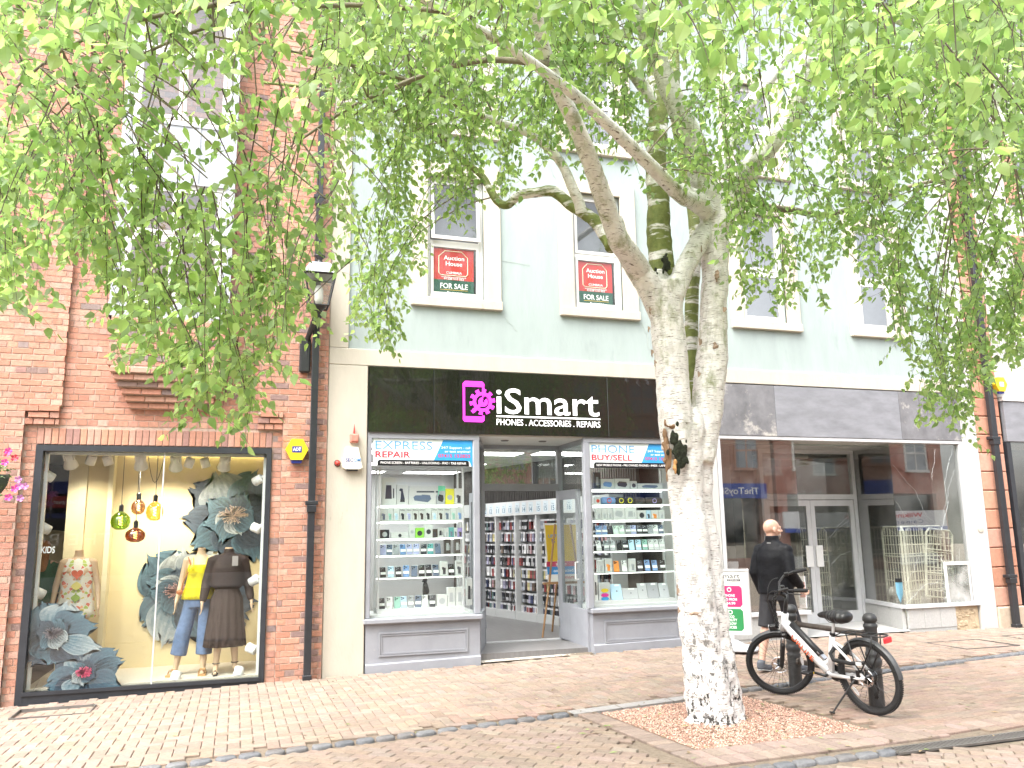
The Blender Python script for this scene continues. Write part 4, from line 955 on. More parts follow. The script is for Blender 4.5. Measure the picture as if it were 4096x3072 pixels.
# ================================================================ vacant shop
mat('ply_grey', (.20, .205, .225), .7, var=.2, scale=2.2, stretch=(1, 1, 3), bump=.08, dark=((.34, .33, .33), 3, .66))
mat('ply_worn', (.15, .15, .16), .75, var=.3, scale=4, bump=.1, dark=((.42, .40, .37), 2.4, .55))
mat('granite', (.40, .40, .39), .5, var=.12, scale=40, bump=.03); mat('rough_stone', (.42, .33, .22), .8, var=.3, scale=9, bump=.4, bscale=30)
vs_ = thing('vacant_shopfront', 'vacant glazed shop front with white frames and grey boarded fascia', 'shopfront', (9.1, 10.9, 0))
for xa, xb, m_ in ((6.805, 7.87, 'ply_worn'), (7.875, 10.27, 'ply_grey'), (10.275, 11.515, 'ply_worn')): MB().bbox(xa, xb, 10.83, 10.86, 3.075, 3.865, .003).build('fascia_board', m_, vs_)
AL = 'alu'; VD = 12.2
b = MB(); b.bbox(6.805, 11.515, 10.84, 10.93, 3.02, 3.072, .004); b.box(11.44, 11.515, 10.845, 10.93, .40, 3.019); b.box(6.805, 6.86, 10.845, 10.93, .40, 3.019); b.build('frame', AL, vs_)
b = MB(); b.bbox(6.805, 8.25, 10.83, 10.97, .40, .455, .004); b.bbox(10.03, 11.515, 10.83, 10.97, .40, .455, .004); b.build('sill', AL, vs_)
MB().box(6.86, 8.215, 10.90, 10.907, .456, 3.019).build('pane', 'pane_shiny', vs_)
MB().box(10.055, 11.44, 10.90, 10.907, .456, 3.019).build('pane', 'pane_shiny', vs_)
def vseg(name, m_, p0, p1, z0, z1, t=.05, par=None):
    d = Vector((p1[0]-p0[0], p1[1]-p0[1], 0)); n_ = Vector((-d.y, d.x, 0)).normalized()*t/2
    return MB().obox(((p0[0]+p1[0])/2, (p0[1]+p1[1])/2, (z0+z1)/2), d/2, n_, (0, 0, (z1-z0)/2)).build(name, m_, par or vs_)
RL = ((8.215, 10.915), (8.43, VD-.03)); RR = ((10.055, 10.915), (10.41, VD-.03))
for p0, p1 in (RL, RR):
    vseg('pane', 'pane_shiny', p0, p1, .456, 3.018, .007); vseg('sill', AL, p0, p1, .40, .455, .09)
    for i in range(3):
        q = lambda f: (p0[0]+(p1[0]-p0[0])*f, p0[1]+(p1[1]-p0[1])*f)
        vseg('granite_tile', 'granite', q(i/3+.004+.02*(i == 0)), q((i+1)/3-.004), -.02, .398, .06)
for x0, x1, n_ in ((6.81, 8.19, 4), (10.07, 11.02, 3)):
    for i in range(n_): MB().bbox(x0+(x1-x0)*i/n_+.002, x0+(x1-x0)*(i+1)/n_-.002, 10.86, 10.90, .09, .398, .002).build('granite_tile', 'granite', vs_)
    b = MB()
    MB().box(x0, x1, 10.868, 10.95, -.03, .088).build('skirting', 'granite', vs_)
MB().box(11.03, 11.5, 10.885, 10.95, -.02, .398).build('exposed_stone', 'rough_stone', vs_)
b = MB()
for i in range(26):
    x = random.uniform(11.05, 11.46); z = random.uniform(.06, .36); b.ell((x, 10.886, z), (random.uniform(.02, .06), .012, random.uniform(.015, .04)), 8, 5)
b.build('rubble', 'rough_stone', vs_, kind='stuff')
b = MB()
for xx in (8.43, 10.33): b.box(xx, xx+.07, VD-.04, VD+.04, .03, 3.02)
b.box(8.5, 10.33, VD-.04, VD+.04, 2.16, 2.25); b.box(8.5, 10.33, VD-.04, VD+.04, 2.96, 3.02); b.build('door_frame', AL, vs_)
MB().box(8.5, 10.33, VD-.004, VD+.004, 2.25, 2.96).build('fanlight', 'pane_shiny', vs_)
for i, (xa, xb) in enumerate(((8.505, 9.413), (9.418, 10.325))):
    b = MB(); s_ = .085
    b.box(xa, xa+s_, VD-.022, VD+.022, .09, 2.15); b.box(xb-s_, xb, VD-.022, VD+.022, .09, 2.15); b.box(xa+s_, xb-s_, VD-.022, VD+.022, 2.05, 2.15); b.box(xa+s_, xb-s_, VD-.022, VD+.022, .09, .27)
    d = b.build('door', AL, vs_); MB().box(xa+s_, xb-s_, VD-.004, VD+.004, .27, 2.05).build('pane', 'pane_shiny', d)
    xh = xb-.06 if i == 0 else xa+.06; MB().bbox(xh-.07+.04*(i*2-1), xh+.07+.04*(i*2-1), VD-.05, VD-.03, 1.02, 1.38, .003).build('push_plate', 'white_plastic', d)
    if i: MB().box(xa+.3, xb-.2, VD-.026, VD-.022, .15, .21).build('letter_plate', 'alu', d)
MB().box(8.1, 10.5, 10.93, VD+.06, 3.021, 3.06).build('soffit', 'white_paint', vs_)
MB().add([(8.18, 10.84, zg(8.2, 10.9)+.006), (10.08, 10.84, zg(10, 10.9)+.006), (10.42, VD, .088), (8.42, VD, .088)], [(0, 1, 2, 3)]).build('porch_floor', 'granite', vs_)
MB().box(8.4, 10.42, VD-.05, VD+.05, .03, .09).build('threshold', 'granite', vs_)
# room behind
mat('grey_wall', (.26, .26, .26), .9, var=.15, scale=2); mat('dusty_floor', (.28, .26, .24), .9, var=.2, scale=3)
vr = thing('vacant_room', 'dim empty shop interior behind the vacant glazing', 'room', (9, 14, .05), kind='structure')
MB().box(6.5, 11.86, 10.99, 16.5, -.02, .05).build('floor', 'dusty_floor', vr)
b = MB(); b.box(6.36, 6.42, 10.98, 16.5, .05, 3.1); b.box(11.8, 11.86, 10.98, 16.5, .05, 3.1); b.box(6.4, 11.8, 16.4, 16.5, .05, 3.1); b.build('shop_wall', 'grey_wall', vr)
for xa, xb, ya in ((6.4, 8.1, 10.98), (10.5, 11.86, 10.98), (8.1, 10.5, VD+.07)): MB().box(xa, xb, ya, 16.5, 3.03, 3.08).build('ceiling', 'grey_wall', vr)
c = P(2985, 2200, 11.75); MB().box(c.x-.13, c.x+.13, 11.6, 11.86, .05, 3.03).build('column', 'black_paint', vr)
MB().bbox(9.0, 10.1, 13.0, 13.3, 2.95, 3.02, .01).build('dead_light', 'white_plastic', vr)
# things left inside
mat('cage_wire', (.80, .78, .64), .45, var=.1)
def cage(x, y, rz, tilt, label, w=.72, h=1.62, n=8, m_=11):
    t = thing('roll_cage', label, 'roll cage', (x, y, .05), (tilt*.3, tilt, rz), group='wire roll cage panels left in the vacant shop')
    b = MB(); r = .02; c_ = .07
    pts = [(-w/2, 0, .02), (-w/2, 0, h-c_), (-w/2+c_, 0, h), (w/2-c_, 0, h), (w/2, 0, h-c_), (w/2, 0, .02), (-w/2, 0, .02)]
    b.tube(pts, r, 6, caps=False); b.tube([(-w/2, 0, h*.36), (w/2, 0, h*.36)], r*.7, 6); b.tube([(-w/2, 0, h*.7), (w/2, 0, h*.7)], r*.7, 6); b.build('tube_frame', 'cage_wire', t, local=True)
    b = MB()
    for i in range(1, n): b.tube([(-w/2+w*i/n, 0, .03), (-w/2+w*i/n, 0, h-.02)], .0075, 4)
    for j in range(1, m_): b.tube([(-w/2, .004, h*j/m_), (w/2, .004, h*j/m_)], .0075, 4)
    b.build('mesh_panel', 'cage_wire', t, local=True)
cage(10.50, 11.50, 1.30, 0, 'cream wire cage panel closest to the vacant shop door')
cage(10.72, 11.32, .35, 0, 'upright cream wire cage panel in the middle of the right vacant window', n=8)
cage(11.02, 11.16, .12, .10, 'tilted cream wire cage panel leaning behind the cracked glass', w=.62, h=1.12, n=7, m_=9)
bpy.data.objects['roll_cage.002'].location.z = .50
cage(11.1, 11.42, -.1, 0, 'tall cream wire cage panel behind the tilted one', n=9)
cage(10.1, 13.1, .1, 0, 'grey wire cage panel seen through the vacant shop door', n=13, m_=8)
mat('sack', (.55, .53, .48), .9, var=.15, bump=.3, bscale=20)
t = thing('rubble_sack', 'crumpled pale sack on the floor behind the vacant shop glass', 'sack', (10.75, 11.5, .05)); b = MB()
for i in range(9): b.ell((10.72+random.uniform(-.2, .25), 11.5+random.uniform(-.1, .1), .5+random.uniform(-.02, .12)), (.15, .12, .12), 10, 7)
b.box(10.45, 11.05, 11.35, 11.65, .05, .5); organic(b, 'sack_body', 'sack', .02, 3, t)
# cracked glass
mat('crack_white', (.80, .84, .85), .3, var=0)
ic = P(3831, 2351, 10.897); b = MB()
for i in range(95):
    a = random.uniform(0, 2*math.pi); L_ = random.uniform(.08, .34)*(1.7 if 1.1 < a < 2.2 else 1); r0 = random.uniform(.02, .12); p = Vector((ic.x+math.cos(a)*r0, 10.897, ic.z+math.sin(a)*r0)); pts = [p]
    for s_ in range(4):
        a += random.uniform(-.12, .12); p = p+Vector((math.cos(a), 0, math.sin(a)))*L_/4
        if not (10.07 < p.x < 11.43 and .47 < p.z < 3.0): break
        pts.append(p)
    if len(pts) > 1: b.tube(pts, random.uniform(.0008, .0018), 3, caps=False)
for pts_ in (((1400, 170), (1340, 420), (1370, 560), (1300, 820)), ((960, 300), (1120, 480), (1200, 650), (1300, 760)), ((1425, 320), (1370, 480), (1330, 700)), ((980, 560), (1080, 700), (1180, 780)), ((1280, 170), (1255, 330), (1250, 420)), ((1060, 1180), (1120, 1060), (1180, 900)), ((1050, 1320), (1200, 1180), (1330, 1150))):
    q_ = [P(3050+x*.5425, 1700+y*.5425, 10.896) for x, y in pts_]; b.tube([q_[i].lerp(q_[i+1], s_/6)+Vector((random.uniform(-.02, .02), 0, random.uniform(-.02, .02))) for i in range(len(q_)-1) for s_ in range(6)], .0011, 3, caps=False)
b.build('glass_crack', 'crack_white', vs_)
b = MB()
for pts_ in (((500, 830), (560, 740), (660, 650)), ((470, 850), (560, 760), (660, 690)), ((490, 1050), (570, 960), (650, 930))): b.tube([P(3050+x*.5425, 1700+y*.5425, VD-.006) for x, y in pts_], .0014, 3, caps=False)
b.build('tape_mark', 'crack_white', vs_)
t = thing('taped_patch', 'white taped square frame stuck over the smashed corner of the vacant window', 'frame', (P(3830, 2420, 10.885).x, 10.885, .46))
A = P(3772, 2248, 10.885); B = P(3893, 2419, 10.885); b = MB(); w_ = .055
for q in ((A.x, B.x, A.z-w_, A.z), (A.x, B.x, B.z, B.z+.03), (A.x, A.x+w_, B.z+.03, A.z-w_), (B.x-.03, B.x, B.z+.03, A.z-w_)): b.bbox(q[0], q[1], 10.872, 10.893, q[2], q[3], .004)
b.build('tape_frame', 'white_paint', t)
glass('crazed', .1, (.7, .75, .75), grime=.75); MB().box(A.x+w_, B.x-.03, 10.884, 10.889, B.z+.03, A.z-w_).build('crazed_sheet', 'crazed', t)
# notices standing behind the left pane
mat('notice_white', (.7, .7, .72), .5, var=.05); mat('notice_brown', (.20, .15, .13), .5, var=.05); mat('notice_green', (.22, .42, .05), .5, var=.2)
A = P(2955, 2270, 11.05); B = P(2998, 2390, 11.05)
t = thing('window_notice', 'brown and green food poster standing behind the left vacant pane', 'poster', (A.x, 11.05, .46)); MB().box(A.x, B.x, 11.05, 11.07, .46, A.z).build('board', 'notice_brown', t)
MB().lathe([(.07, 0), (.07, .004)], ((A.x+B.x)/2, 11.05, .78), 16, rot=Matrix.Rotation(math.pi/2, 3, 'X')).build('green_print', 'notice_green', t); text('lettering', 'AH', 'txt_white', t, (A.x+B.x)/2, 1.02, 11.047, .05, None, 'c', .01)
A = P(2912, 2247, 11.2); B = P(2957, 2290, 11.2)
t = thing('window_card', 'small white rounded notice card behind the left vacant pane', 'notice', (A.x, 11.2, .46)); MB().bbox(A.x, B.x, 11.2, 11.215, B.z, A.z, .006).build('card', 'notice_white', t); MB().box((A.x+B.x)/2-.015, (A.x+B.x)/2+.015, 11.2, 11.215, .05, B.z).build('post', 'black_metal', t)
A = P(3190, 2300, 11.15); B = P(3222, 2440, 11.15)
t = thing('red_notice', 'pale notice with red panel behind the corner of the left vacant pane', 'notice', (A.x, 11.15, .46)); MB().box(A.x, B.x+.04, 11.15, 11.165, .46, A.z-.02).build('board', 'notice_white', t); MB().box(A.x+.02, B.x+.02, 11.147, 11.15, .62, .85).build('red_panel', 'poster_red', t)
mat('blue_cloth', (.20, .45, .62), .6, var=.15)
q = P(3600, 2380, 11.02); t = thing('blue_pennant', 'light blue pointed pennant hanging inside the vacant window corner', 'pennant', (q.x, 11.02, .5))
b = MB(); b.prism([(q.x-.07, .80), (q.x+.07, .80), (q.x+.06, .62), (q.x, .47), (q.x-.06, .62)], 11.015, 11.022); b.build('cloth', 'blue_cloth', t); MB().box(q.x-.06, q.x+.06, 11.01, 11.03, .80, .86).build('clip', 'txt_black', t)

# ================================================================ sandstone quoined building at the right edge
mat('sandstone', None, .85, var=.14, scale=12, bump=.25, bscale=70, dark=((.30, .17, .12), 4, .68))
nb = thing('sandstone_building', 'white building with red sandstone quoins at the right edge', 'building', (14, 10.9, 0))
STC = [(.42, .205, .135), (.45, .235, .16), (.40, .19, .125), (.47, .26, .19)]
MB().box(11.862, 12.44, 10.872, 11.4, -.1, 11.6, (.30, .16, .11)).build('quoin_core', 'sandstone', nb)
for i in range(35):
    z0 = .36+i*.315; MB().bbox(11.864, 12.43, 10.85, 10.90, z0+.007, z0+.308, .012, jit(random.choice(STC), .08)).build('quoin_stone', 'sandstone', nb)
MB().bbox(11.864, 12.46, 10.82, 10.90, -.06, .355, .02, (.42, .34, .26)).build('plinth_stone', 'sandstone', nb)
b = MB(); holed(b, 12.44, 22, 3.86, 11.6, 10.88, [(13.55, 14.7, 5.0, 6.9), (16, 17.2, 5.0, 6.9), (13.55, 14.7, 7.7, 9.3)]); b.box(12.44, 22, 11.3, 11.34, 3, 11.6); b.build('white_wall', 'white_render', nb)
for xa, za, zb in ((13.25, 4.8, 7.1), (14.7, 4.8, 7.1), (13.25, 7.5, 9.5)):
    for i in range(int((zb-za)/.3)): MB().bbox(xa+.0, xa+.30, 10.85, 10.92, za+.3*i+.005, za+.3*i+.295, .008, jit(random.choice(STC), .08)).build('quoin_stone', 'sandstone', nb)
for x0, x1, z0, z1 in ((13.55, 14.7, 5.0, 6.9), (16, 17.2, 5.0, 6.9), (13.55, 14.7, 7.7, 9.3)): window(nb, x0, x1, z0, z1, 10.96, [(z0+.06, (z0+z1)/2-.03, 1), ((z0+z1)/2+.03, z1-.06, 1)])
MB().bbox(12.48, 21.9, 10.80, 10.88, 3.08, 3.78, .005).build('fascia', 'ply_grey', nb); MB().box(12.46, 21.9, 10.78, 10.90, 3.785, 3.855).build('fascia_cap', 'white_paint', nb)
MB().box(12.47, 12.56, 10.82, 10.92, .05, 3.078).build('frame', 'window_black', nb); MB().box(12.56, 21.9, 10.86, 10.866, .66, 3.078).build('shop_pane', 'pane_shiny', nb); MB().box(12.5, 21.9, 10.83, 10.95, -.06, .655, STC[0]).build('stall_riser', 'sandstone', nb)
b = MB(); b.box(12.5, 21.9, 13.5, 13.55, .0, 3.2); b.box(12.45, 21.9, 10.95, 13.5, 3.1, 3.15); b.box(12.45, 21.9, 10.95, 13.5, -.02, .05); b.build('shop_back', 'grey_wall', nb)
b = MB(); b.add([(11.9, 10.5, 11.6), (22, 10.5, 11.6), (22, 15, 14.4), (11.9, 15, 14.4)], [(0, 1, 2, 3)]); b.build('roof', 'slate', nb)

# ================================================================ things fixed to the walls
def downpipe(x, y, z0, z1, label, brackets, wid=.043):
    t = thing('downpipe', label, 'drainpipe', (x, y, z0), group='black square downpipes'); MB().bbox(x-wid, x+wid, y-.04, y+.04, z0, z1, .008).build('pipe', 'black_paint', t)
    for zz in brackets: MB().bbox(x-wid-.035, x+wid+.035, y-.05, y+.075, zz, zz+.05, .006).build('bracket', 'black_paint', t)
    for zz in brackets: MB().bbox(x-wid-.014, x+wid+.014, y-.055, y+.05, zz-.09, zz-.002, .006).build('socket', 'black_paint', t)
    MB().bbox(x-wid-.01, x+wid+.01, y-.055, y+.05, z0-.0, z0+.06, .006).build('shoe', 'black_paint', t)
downpipe(.875, 10.73, zg(.87, 10.7)-.005, 11.2, 'black square downpipe beside the street lantern', (2.05, 6.1))
downpipe(12.13, 10.75, zg(12.1, 10.7)-.005, 11.2, 'black square downpipe in front of the sandstone quoins', (.82, 3.10), .058)
mat('alarm_yellow', (.75, .55, .02), .35, var=.04); mat('alarm_navy', (.02, .03, .22), .35, var=0); mat('alarm_cream', (.72, .70, .60), .4, var=.05); mat('alarm_red', (.45, .05, .04), .4, var=.1)
def hexbox(x, z, y, r, label, word):
    t = thing('alarm_box', label, 'alarm', (x, y, z), group='yellow burglar alarm boxes')
    pts = [(x+r*math.cos(math.radians(a)), z+r*1.08*math.sin(math.radians(a))) for a in (0, 60, 120, 180, 240, 300)]
    MB().prism(pts, y-.07, y+.02).build('cover', 'alarm_yellow', t)
    MB().prism([(x-r*.5, z-r*.93), (x+r*.5, z-r*.93), (x+r*.42, z-r*1.22), (x-r*.42, z-r*1.22)], y-.05, y+.02).build('strobe', 'alarm_navy', t)
    if word:
        MB().box(x-r*.42, x+r*.42, y-.0735, y-.0705, z-r*.28, z+r*.28).build('badge', 'alarm_navy', t); text('lettering', word, 'txt_white', t, x, z-r*.14, y-.075, r*.3, r*.7, 'c', .02)
    else: MB().box(x-r*.35, x+r*.35, y-.0735, y-.0705, z-r*.3, z+r*.3).build('badge', 'white_plastic', t)
hexbox(.68, 2.745, YP-.02, .14, 'yellow hexagonal alarm box on the brick wall by the downpipe', 'ADT')
hexbox(12.42, 4.06, 10.80, .13, 'yellow hexagonal alarm box beside the sandstone quoins', None)
t = thing('alarm_box', 'cream tapered alarm box on the cream pier', 'alarm', (1.37, 10.85, 2.5))
MB().prism([(1.255, 2.53), (1.29, 2.505), (1.47, 2.505), (1.51, 2.53), (1.50, 2.56), (1.45, 2.79), (1.29, 2.79), (1.245, 2.56)], 10.77, 10.852).build('cover', 'alarm_cream', t)
MB().box(1.31, 1.45, 10.785, 10.852, 2.485, 2.505).build('strobe', 'black_paint', t)
text('lettering', 'SEC', 'txt_navy', t, 1.292, 2.60, 10.767, .045, .098, 'l', .015); text('lettering', 'OM', 'txt_blue', t, 1.395, 2.60, 10.767, .045, .085, 'l', .015)
t = thing('beacon', 'small red dome beacon beside the cream alarm box', 'beacon', (1.19, 10.85, 2.55)); MB().lathe([(.036, 0), (.034, .03), (.02, .045), (.002, .05)], (1.195, 10.85, 2.585), 14, rot=Matrix.Rotation(math.pi/2, 3, 'X')).build('dome', 'alarm_red', t, True); MB().lathe([(.042, 0), (.042, .012)], (1.195, 10.853, 2.585), 14, rot=Matrix.Rotation(math.pi/2, 3, 'X')).build('ring', 'black_paint', t)
mat('faded_red', (.55, .20, .15), .6, var=.15); t = thing('bell_box', 'faded red bell box with a thin red aerial on the cream pier', 'bell box', (1.40, 10.85, 2.86))
MB().bbox(1.345, 1.455, 10.78, 10.852, 2.85, 2.965, .01).build('box', 'faded_red', t); MB().bbox(1.355, 1.445, 10.76, 10.78, 2.865, 2.95, .006).build('lid', 'faded_red', t); MB().lathe([(.016, 0), (.008, .08), (.002, .13)], (1.40, 10.82, 2.965), 10).build('aerial', 'alarm_red', t)
# street lantern on a bracket
lt = thing('street_lantern', 'black four sided glass street lantern on a wall bracket by the downpipe', 'lantern', (.82, 10.4, 4.4))
LX, LY = P(1276, 1150, 10.40).x, 10.40; zt = P(1276, 1108, LY).z; zb_ = P(1276, 1228, LY).z
glass('lantern_glass', .06, (.9, .9, .88), grime=.25); mat('opal', (.8, .8, .78), .4, var=0)
R1_, R0_ = .19, .115
def ring4(r, z): return [Vector((LX+sx*r, LY+sy*r, z)) for sx, sy in ((-1, -1), (1, -1), (1, 1), (-1, 1))]
b = MB(); A4, B4 = ring4(R1_, zt), ring4(R0_, zb_)
for p, q in zip(A4, B4): b.tube([p, q], .012, 4)
for rr in (A4, B4):
    for i in range(4): b.tube([rr[i], rr[(i+1) % 4]], .013, 4)
b.build('cage', 'black_metal', lt)
b = MB()
for i in range(4): b.poly([A4[i], A4[(i+1) % 4], B4[(i+1) % 4], B4[i]])
b.build('glass', 'lantern_glass', lt)
C4 = ring4(.12, zt+.16); b = MB(); D4 = ring4(R1_+.015, zt+.012)
for i in range(4): b.poly([D4[i], D4[(i+1) % 4], C4[(i+1) % 4], C4[i]])
b.poly(C4); b.build('hood', 'lead', lt)
MB().lathe([(.05, 0), (.055, .02), (.03, .05), (.035, .07), (.07, .10), (.075, .115), (.02, .13)], (LX, LY, zt+.165), 14).build('finial', 'black_metal', lt, True)
MB().lathe([(.03, 0), (.055, .08), (.055, .2), (.03, .26)], (LX, LY, zb_+.02), 12).build('lamp_tube', 'opal', lt, True)
MB().lathe([(.006, -.30), (.022, -.2), (.03, -.17), (.02, -.16), (.05, -.13), (.05, -.05), (.09, -.01), (.10, 0)], (LX, LY, zb_), 14).build('pendant_stem', 'black_metal', lt, True)
b = MB(); b.tube([(LX, LY, zb_-.06), (LX-.03, LY+.2, zb_-.12), (LX-.10, 10.78, zb_-.35), (LX-.11, 10.79, zb_-.62)], [.03, .035, .035, .03], 8); b.bbox(LX-.19, LX-.05, 10.76, 10.83, zb_-.78, zb_-.32, .02); b.build('bracket', 'black_metal', lt)
# hanging basket at the left edge
hb = thing('hanging_basket', 'hanging basket of trailing foliage with pink and purple petunias', 'basket', (-2.55, 10.3, 2.1))
mat('petal_pink', (.60, .05, .32), .5, var=.15, transl=.2); mat('petal_mauve', (.50, .22, .50), .5, var=.15, transl=.2); mat('petal_red', (.6, .03, .08), .5, var=.1); mat('basket_leaf', None, .5, var=.15, transl=.25); mat('liner', (.05, .07, .05), .9, var=.2)
BXc = Vector((P(-60, 1900, 10.3).x, 10.3, P(-60, 1900, 10.3).z))
MB().lathe([(.02, -.30), (.14, -.24), (.22, -.1), (.24, 0)], BXc, 16).build('bowl', 'liner', hb, True)
b = MB()
for i in range(520):
    a = random.uniform(0, 6.283); rr = random.uniform(.05, .30); z = .14*math.cos(rr*4)-max(0, rr-.2)*random.uniform(0, 4.2); p = BXc+Vector((math.cos(a)*rr, math.sin(a)*rr, z+random.uniform(-.03, .05)))
    d = Vector((random.uniform(-1, 1), random.uniform(-1, 1), random.uniform(-.6, .4))).normalized(); s_ = d.cross(Vector((random.uniform(-1, 1), random.uniform(-1, 1), 1))).normalized(); L_ = random.uniform(.025, .045)
    b.add([p, p+d*L_*.5+s_*L_*.42, p+d*L_, p+d*L_*.5-s_*L_*.42], [(0, 1, 2, 3)], jit(random.choice([(.12, .24, .05), (.25, .34, .16), (.42, .48, .30), (.10, .18, .05)]), .15))
b.build('foliage', 'basket_leaf', hb, kind='stuff')
for i, (px, py, m_) in enumerate(((35, 1805, 'petal_pink'), (30, 1815, 'petal_red'), (60, 1832, 'petal_red'), (74, 1918, 'petal_mauve'), (60, 1955, 'petal_pink'), (77, 1945, 'petal_mauve'), (100, 1945, 'petal_mauve'), (82, 1993, 'petal_mauve'), (35, 1990, 'petal_pink'), (20, 1850, 'petal_pink'))):
    c = P(px, py, 10.05+.04*(i % 4)); b = MB(); n_ = 5
    for k2 in range(n_):
        a0 = 6.283*k2/n_; r_ = .035; b.add([c, c+Vector((math.cos(a0-.5)*r_, -.012, math.sin(a0-.5)*r_)), c+Vector((math.cos(a0)*r_*1.15, -.02, math.sin(a0)*r_*1.15)), c+Vector((math.cos(a0+.5)*r_, -.012, math.sin(a0+.5)*r_))], [(0, 1, 2, 3)])
    b.build('petunia', m_, hb)
b = MB(); b.tube([BXc+Vector((0, 0, 0)), BXc+Vector((-.1, .3, .65)), BXc+Vector((-.12, .55, .7))], .008, 6); b.build('hanger', 'black_metal', hb)

# ================================================================ far side of the street (seen only as reflections)
mat('far_brick', (.38, .16, .12), .9, var=.2, scale=5); mat('far_stone', (.48, .28, .21), .85, var=.12); mat('far_white', (.62, .61, .58), .8, var=.05); mat('entertain_blue', (.02, .07, .40), .4, var=0); mat('far_sign_white', (.75, .75, .76), .4, var=0)
OY = -9.0; VDEP = 21.8-OY; OFR = Matrix(((-1, 0, 0, 0), (0, -1, 0, 0), (0, 0, 1, 0), (0, 0, 0, 1)))
def far_building(x0, x1, h, m_, label, cols, rows_, trim='far_white', shopz=3.2):
    t = thing('opposite_building', label, 'building', ((x0+x1)/2, OY, 0)); MB().box(x0, x1, OY-4, OY, shopz, h).build('wall', m_, t)
    for xa in (x0, x1-.5): MB().box(xa, xa+.5, OY-.6, OY-.01, 0, shopz).build('pier', m_, t)
    MB().box(x0+.5, x1-.5, OY-.5, OY-.4, .5, shopz).build('shop_pane', 'pane_dim', t); MB().box(x0+.5, x1-.5, OY-.55, OY-.3, 0, .5).build('stall_riser', trim, t); MB().box(x0+.5, x1-.5, OY-3.5, OY-3.4, 0, shopz).build('shop_back', 'cream_wall', t)
    b = MB(); b.box(x0-.1, x1+.1, OY-.5, OY+.25, h, h+.25); b.build('cornice', trim, t)
    for i in range(cols):
        xc = x0+(x1-x0)*(i+.5)/cols
        for z0, z1 in rows_:
            w = MB(); wd = .55; w.box(xc-wd-.08, xc-wd, OY, OY+.06, z0, z1); w.box(xc+wd, xc+wd+.08, OY, OY+.06, z0, z1); w.box(xc-wd-.12, xc+wd+.12, OY, OY+.1, z0-.12, z0); w.box(xc-wd-.08, xc+wd+.08, OY, OY+.06, z1, z1+.1); w.box(xc-wd, xc+wd, OY, OY+.05, (z0+z1)/2-.04, (z0+z1)/2+.04); w.box(xc-.03, xc+.03, OY, OY+.045, z0, z1)
            wo = w.build('window', trim, t); MB().box(xc-wd, xc+wd, OY+.005, OY+.02, z0, z1, (.30, .33, .36)).build('pane', 'phone_body', wo)
    return t
R2 = [(4.3, 5.8), (6.5, 7.7)]
xw = P(3777, 2070, VDEP).x; xw0 = P(3682, 2060, VDEP).x
C_ = far_building(xw-9, xw+.2, 8.6, 'far_brick', 'dark red brick building across the street with a white camera shop sign', 3, R2)
z0_, z1_ = P(3680, 2106, VDEP).z, P(3680, 2042, VDEP).z
s_ = thing('camera_shop_sign', 'white shop sign with red and blue camera lettering across the street', 'sign', (xw-4, OY, z0_)); MB().box(xw-8.8, xw, OY, OY+.12, z0_, z1_).build('board', 'far_sign_white', s_)
hz = (z1_-z0_); text('lettering', 'Wilkinson', 'txt_red', s_, -xw0, z0_+hz*.60, -OY-.125, hz*.27, hz*3.0, 'l', .02, frame=OFR); text('lettering', 'Cameras', 'txt_navy', s_, -xw0, z0_+hz*.2, -OY-.125, hz*.24, hz*2.8, 'l', .0, spacing=1.3, frame=OFR)
MB().box(xw-8.8, xw, OY+.1, OY+.14, z0_-.18, z0_).build('blue_band', 'entertain_blue', s_)
B_ = far_building(xw-26.5, xw-9.2, 8.2, 'far_stone', 'red sandstone building across the street over a blue toy shop fascia', 7, R2, trim='far_stone')
s_ = thing('toy_shop_sign', 'blue toy shop fascia with white lettering across the street', 'sign', (xw-18, OY, 3.2)); MB().box(xw-26, xw-9.6, OY, OY+.12, 3.0, 3.62).build('board', 'entertain_blue', s_)
text('lettering', 'The Entertainer', 'txt_white', s_, -(P(3290, 2080, VDEP+2.6).x), 3.17, -OY-.125, .30, 3.2, 'l', .015, frame=OFR); text('lettering', 'TheToyShop.com', 'txt_white', s_, -(P(3040, 2085, VDEP).x), 3.17, -OY-.125, .28, 3.4, 'l', .015, frame=OFR)
D_ = far_building(-14, xw-26.7, 8.2, 'far_white', 'cream rendered building across the street with sash windows', 9, R2, trim='far_white')
xb_, xt_ = P(100, 2155, VDEP).x, P(448, 2155, VDEP).x
s_ = thing('cosmetics_shop_sign', 'pale shop sign lettering on the cream building across the street', 'sign', (0, OY, 3)); MB().box(xb_-3, xt_+1, OY, OY+.08, 2.55, 3.2, (.35, .34, .33)).build('board', 'vcol', s_)
text('lettering', 'THE BODY SHOP', 'txt_white', s_, -xt_, P(300, 2180, VDEP).z, -OY-.09, .38, 5.5, 'l', .0, frame=OFR)
for i, px in enumerate((262, 150)):
    q = P(px, 2000, VDEP); t = thing('letting_board', 'navy and red let agreed board across the street, '+('right of the pair' if i else 'left of the pair'), 'sign', (q.x, OY, q.z), group='letting boards across the street')
    MB().box(q.x-.38, q.x+.38, OY+.05, OY+.08, q.z-.6, q.z+.6).build('board', 'txt_navy', t); MB().box(q.x-.38, q.x+.38, OY+.082, OY+.09, q.z-.25, q.z+.12).build('red_band', 'poster_red', t); text('lettering', 'Let Agreed', 'txt_white', t, -q.x, q.z-.12, -OY-.095, .12, .66, 'c', .01, frame=OFR)
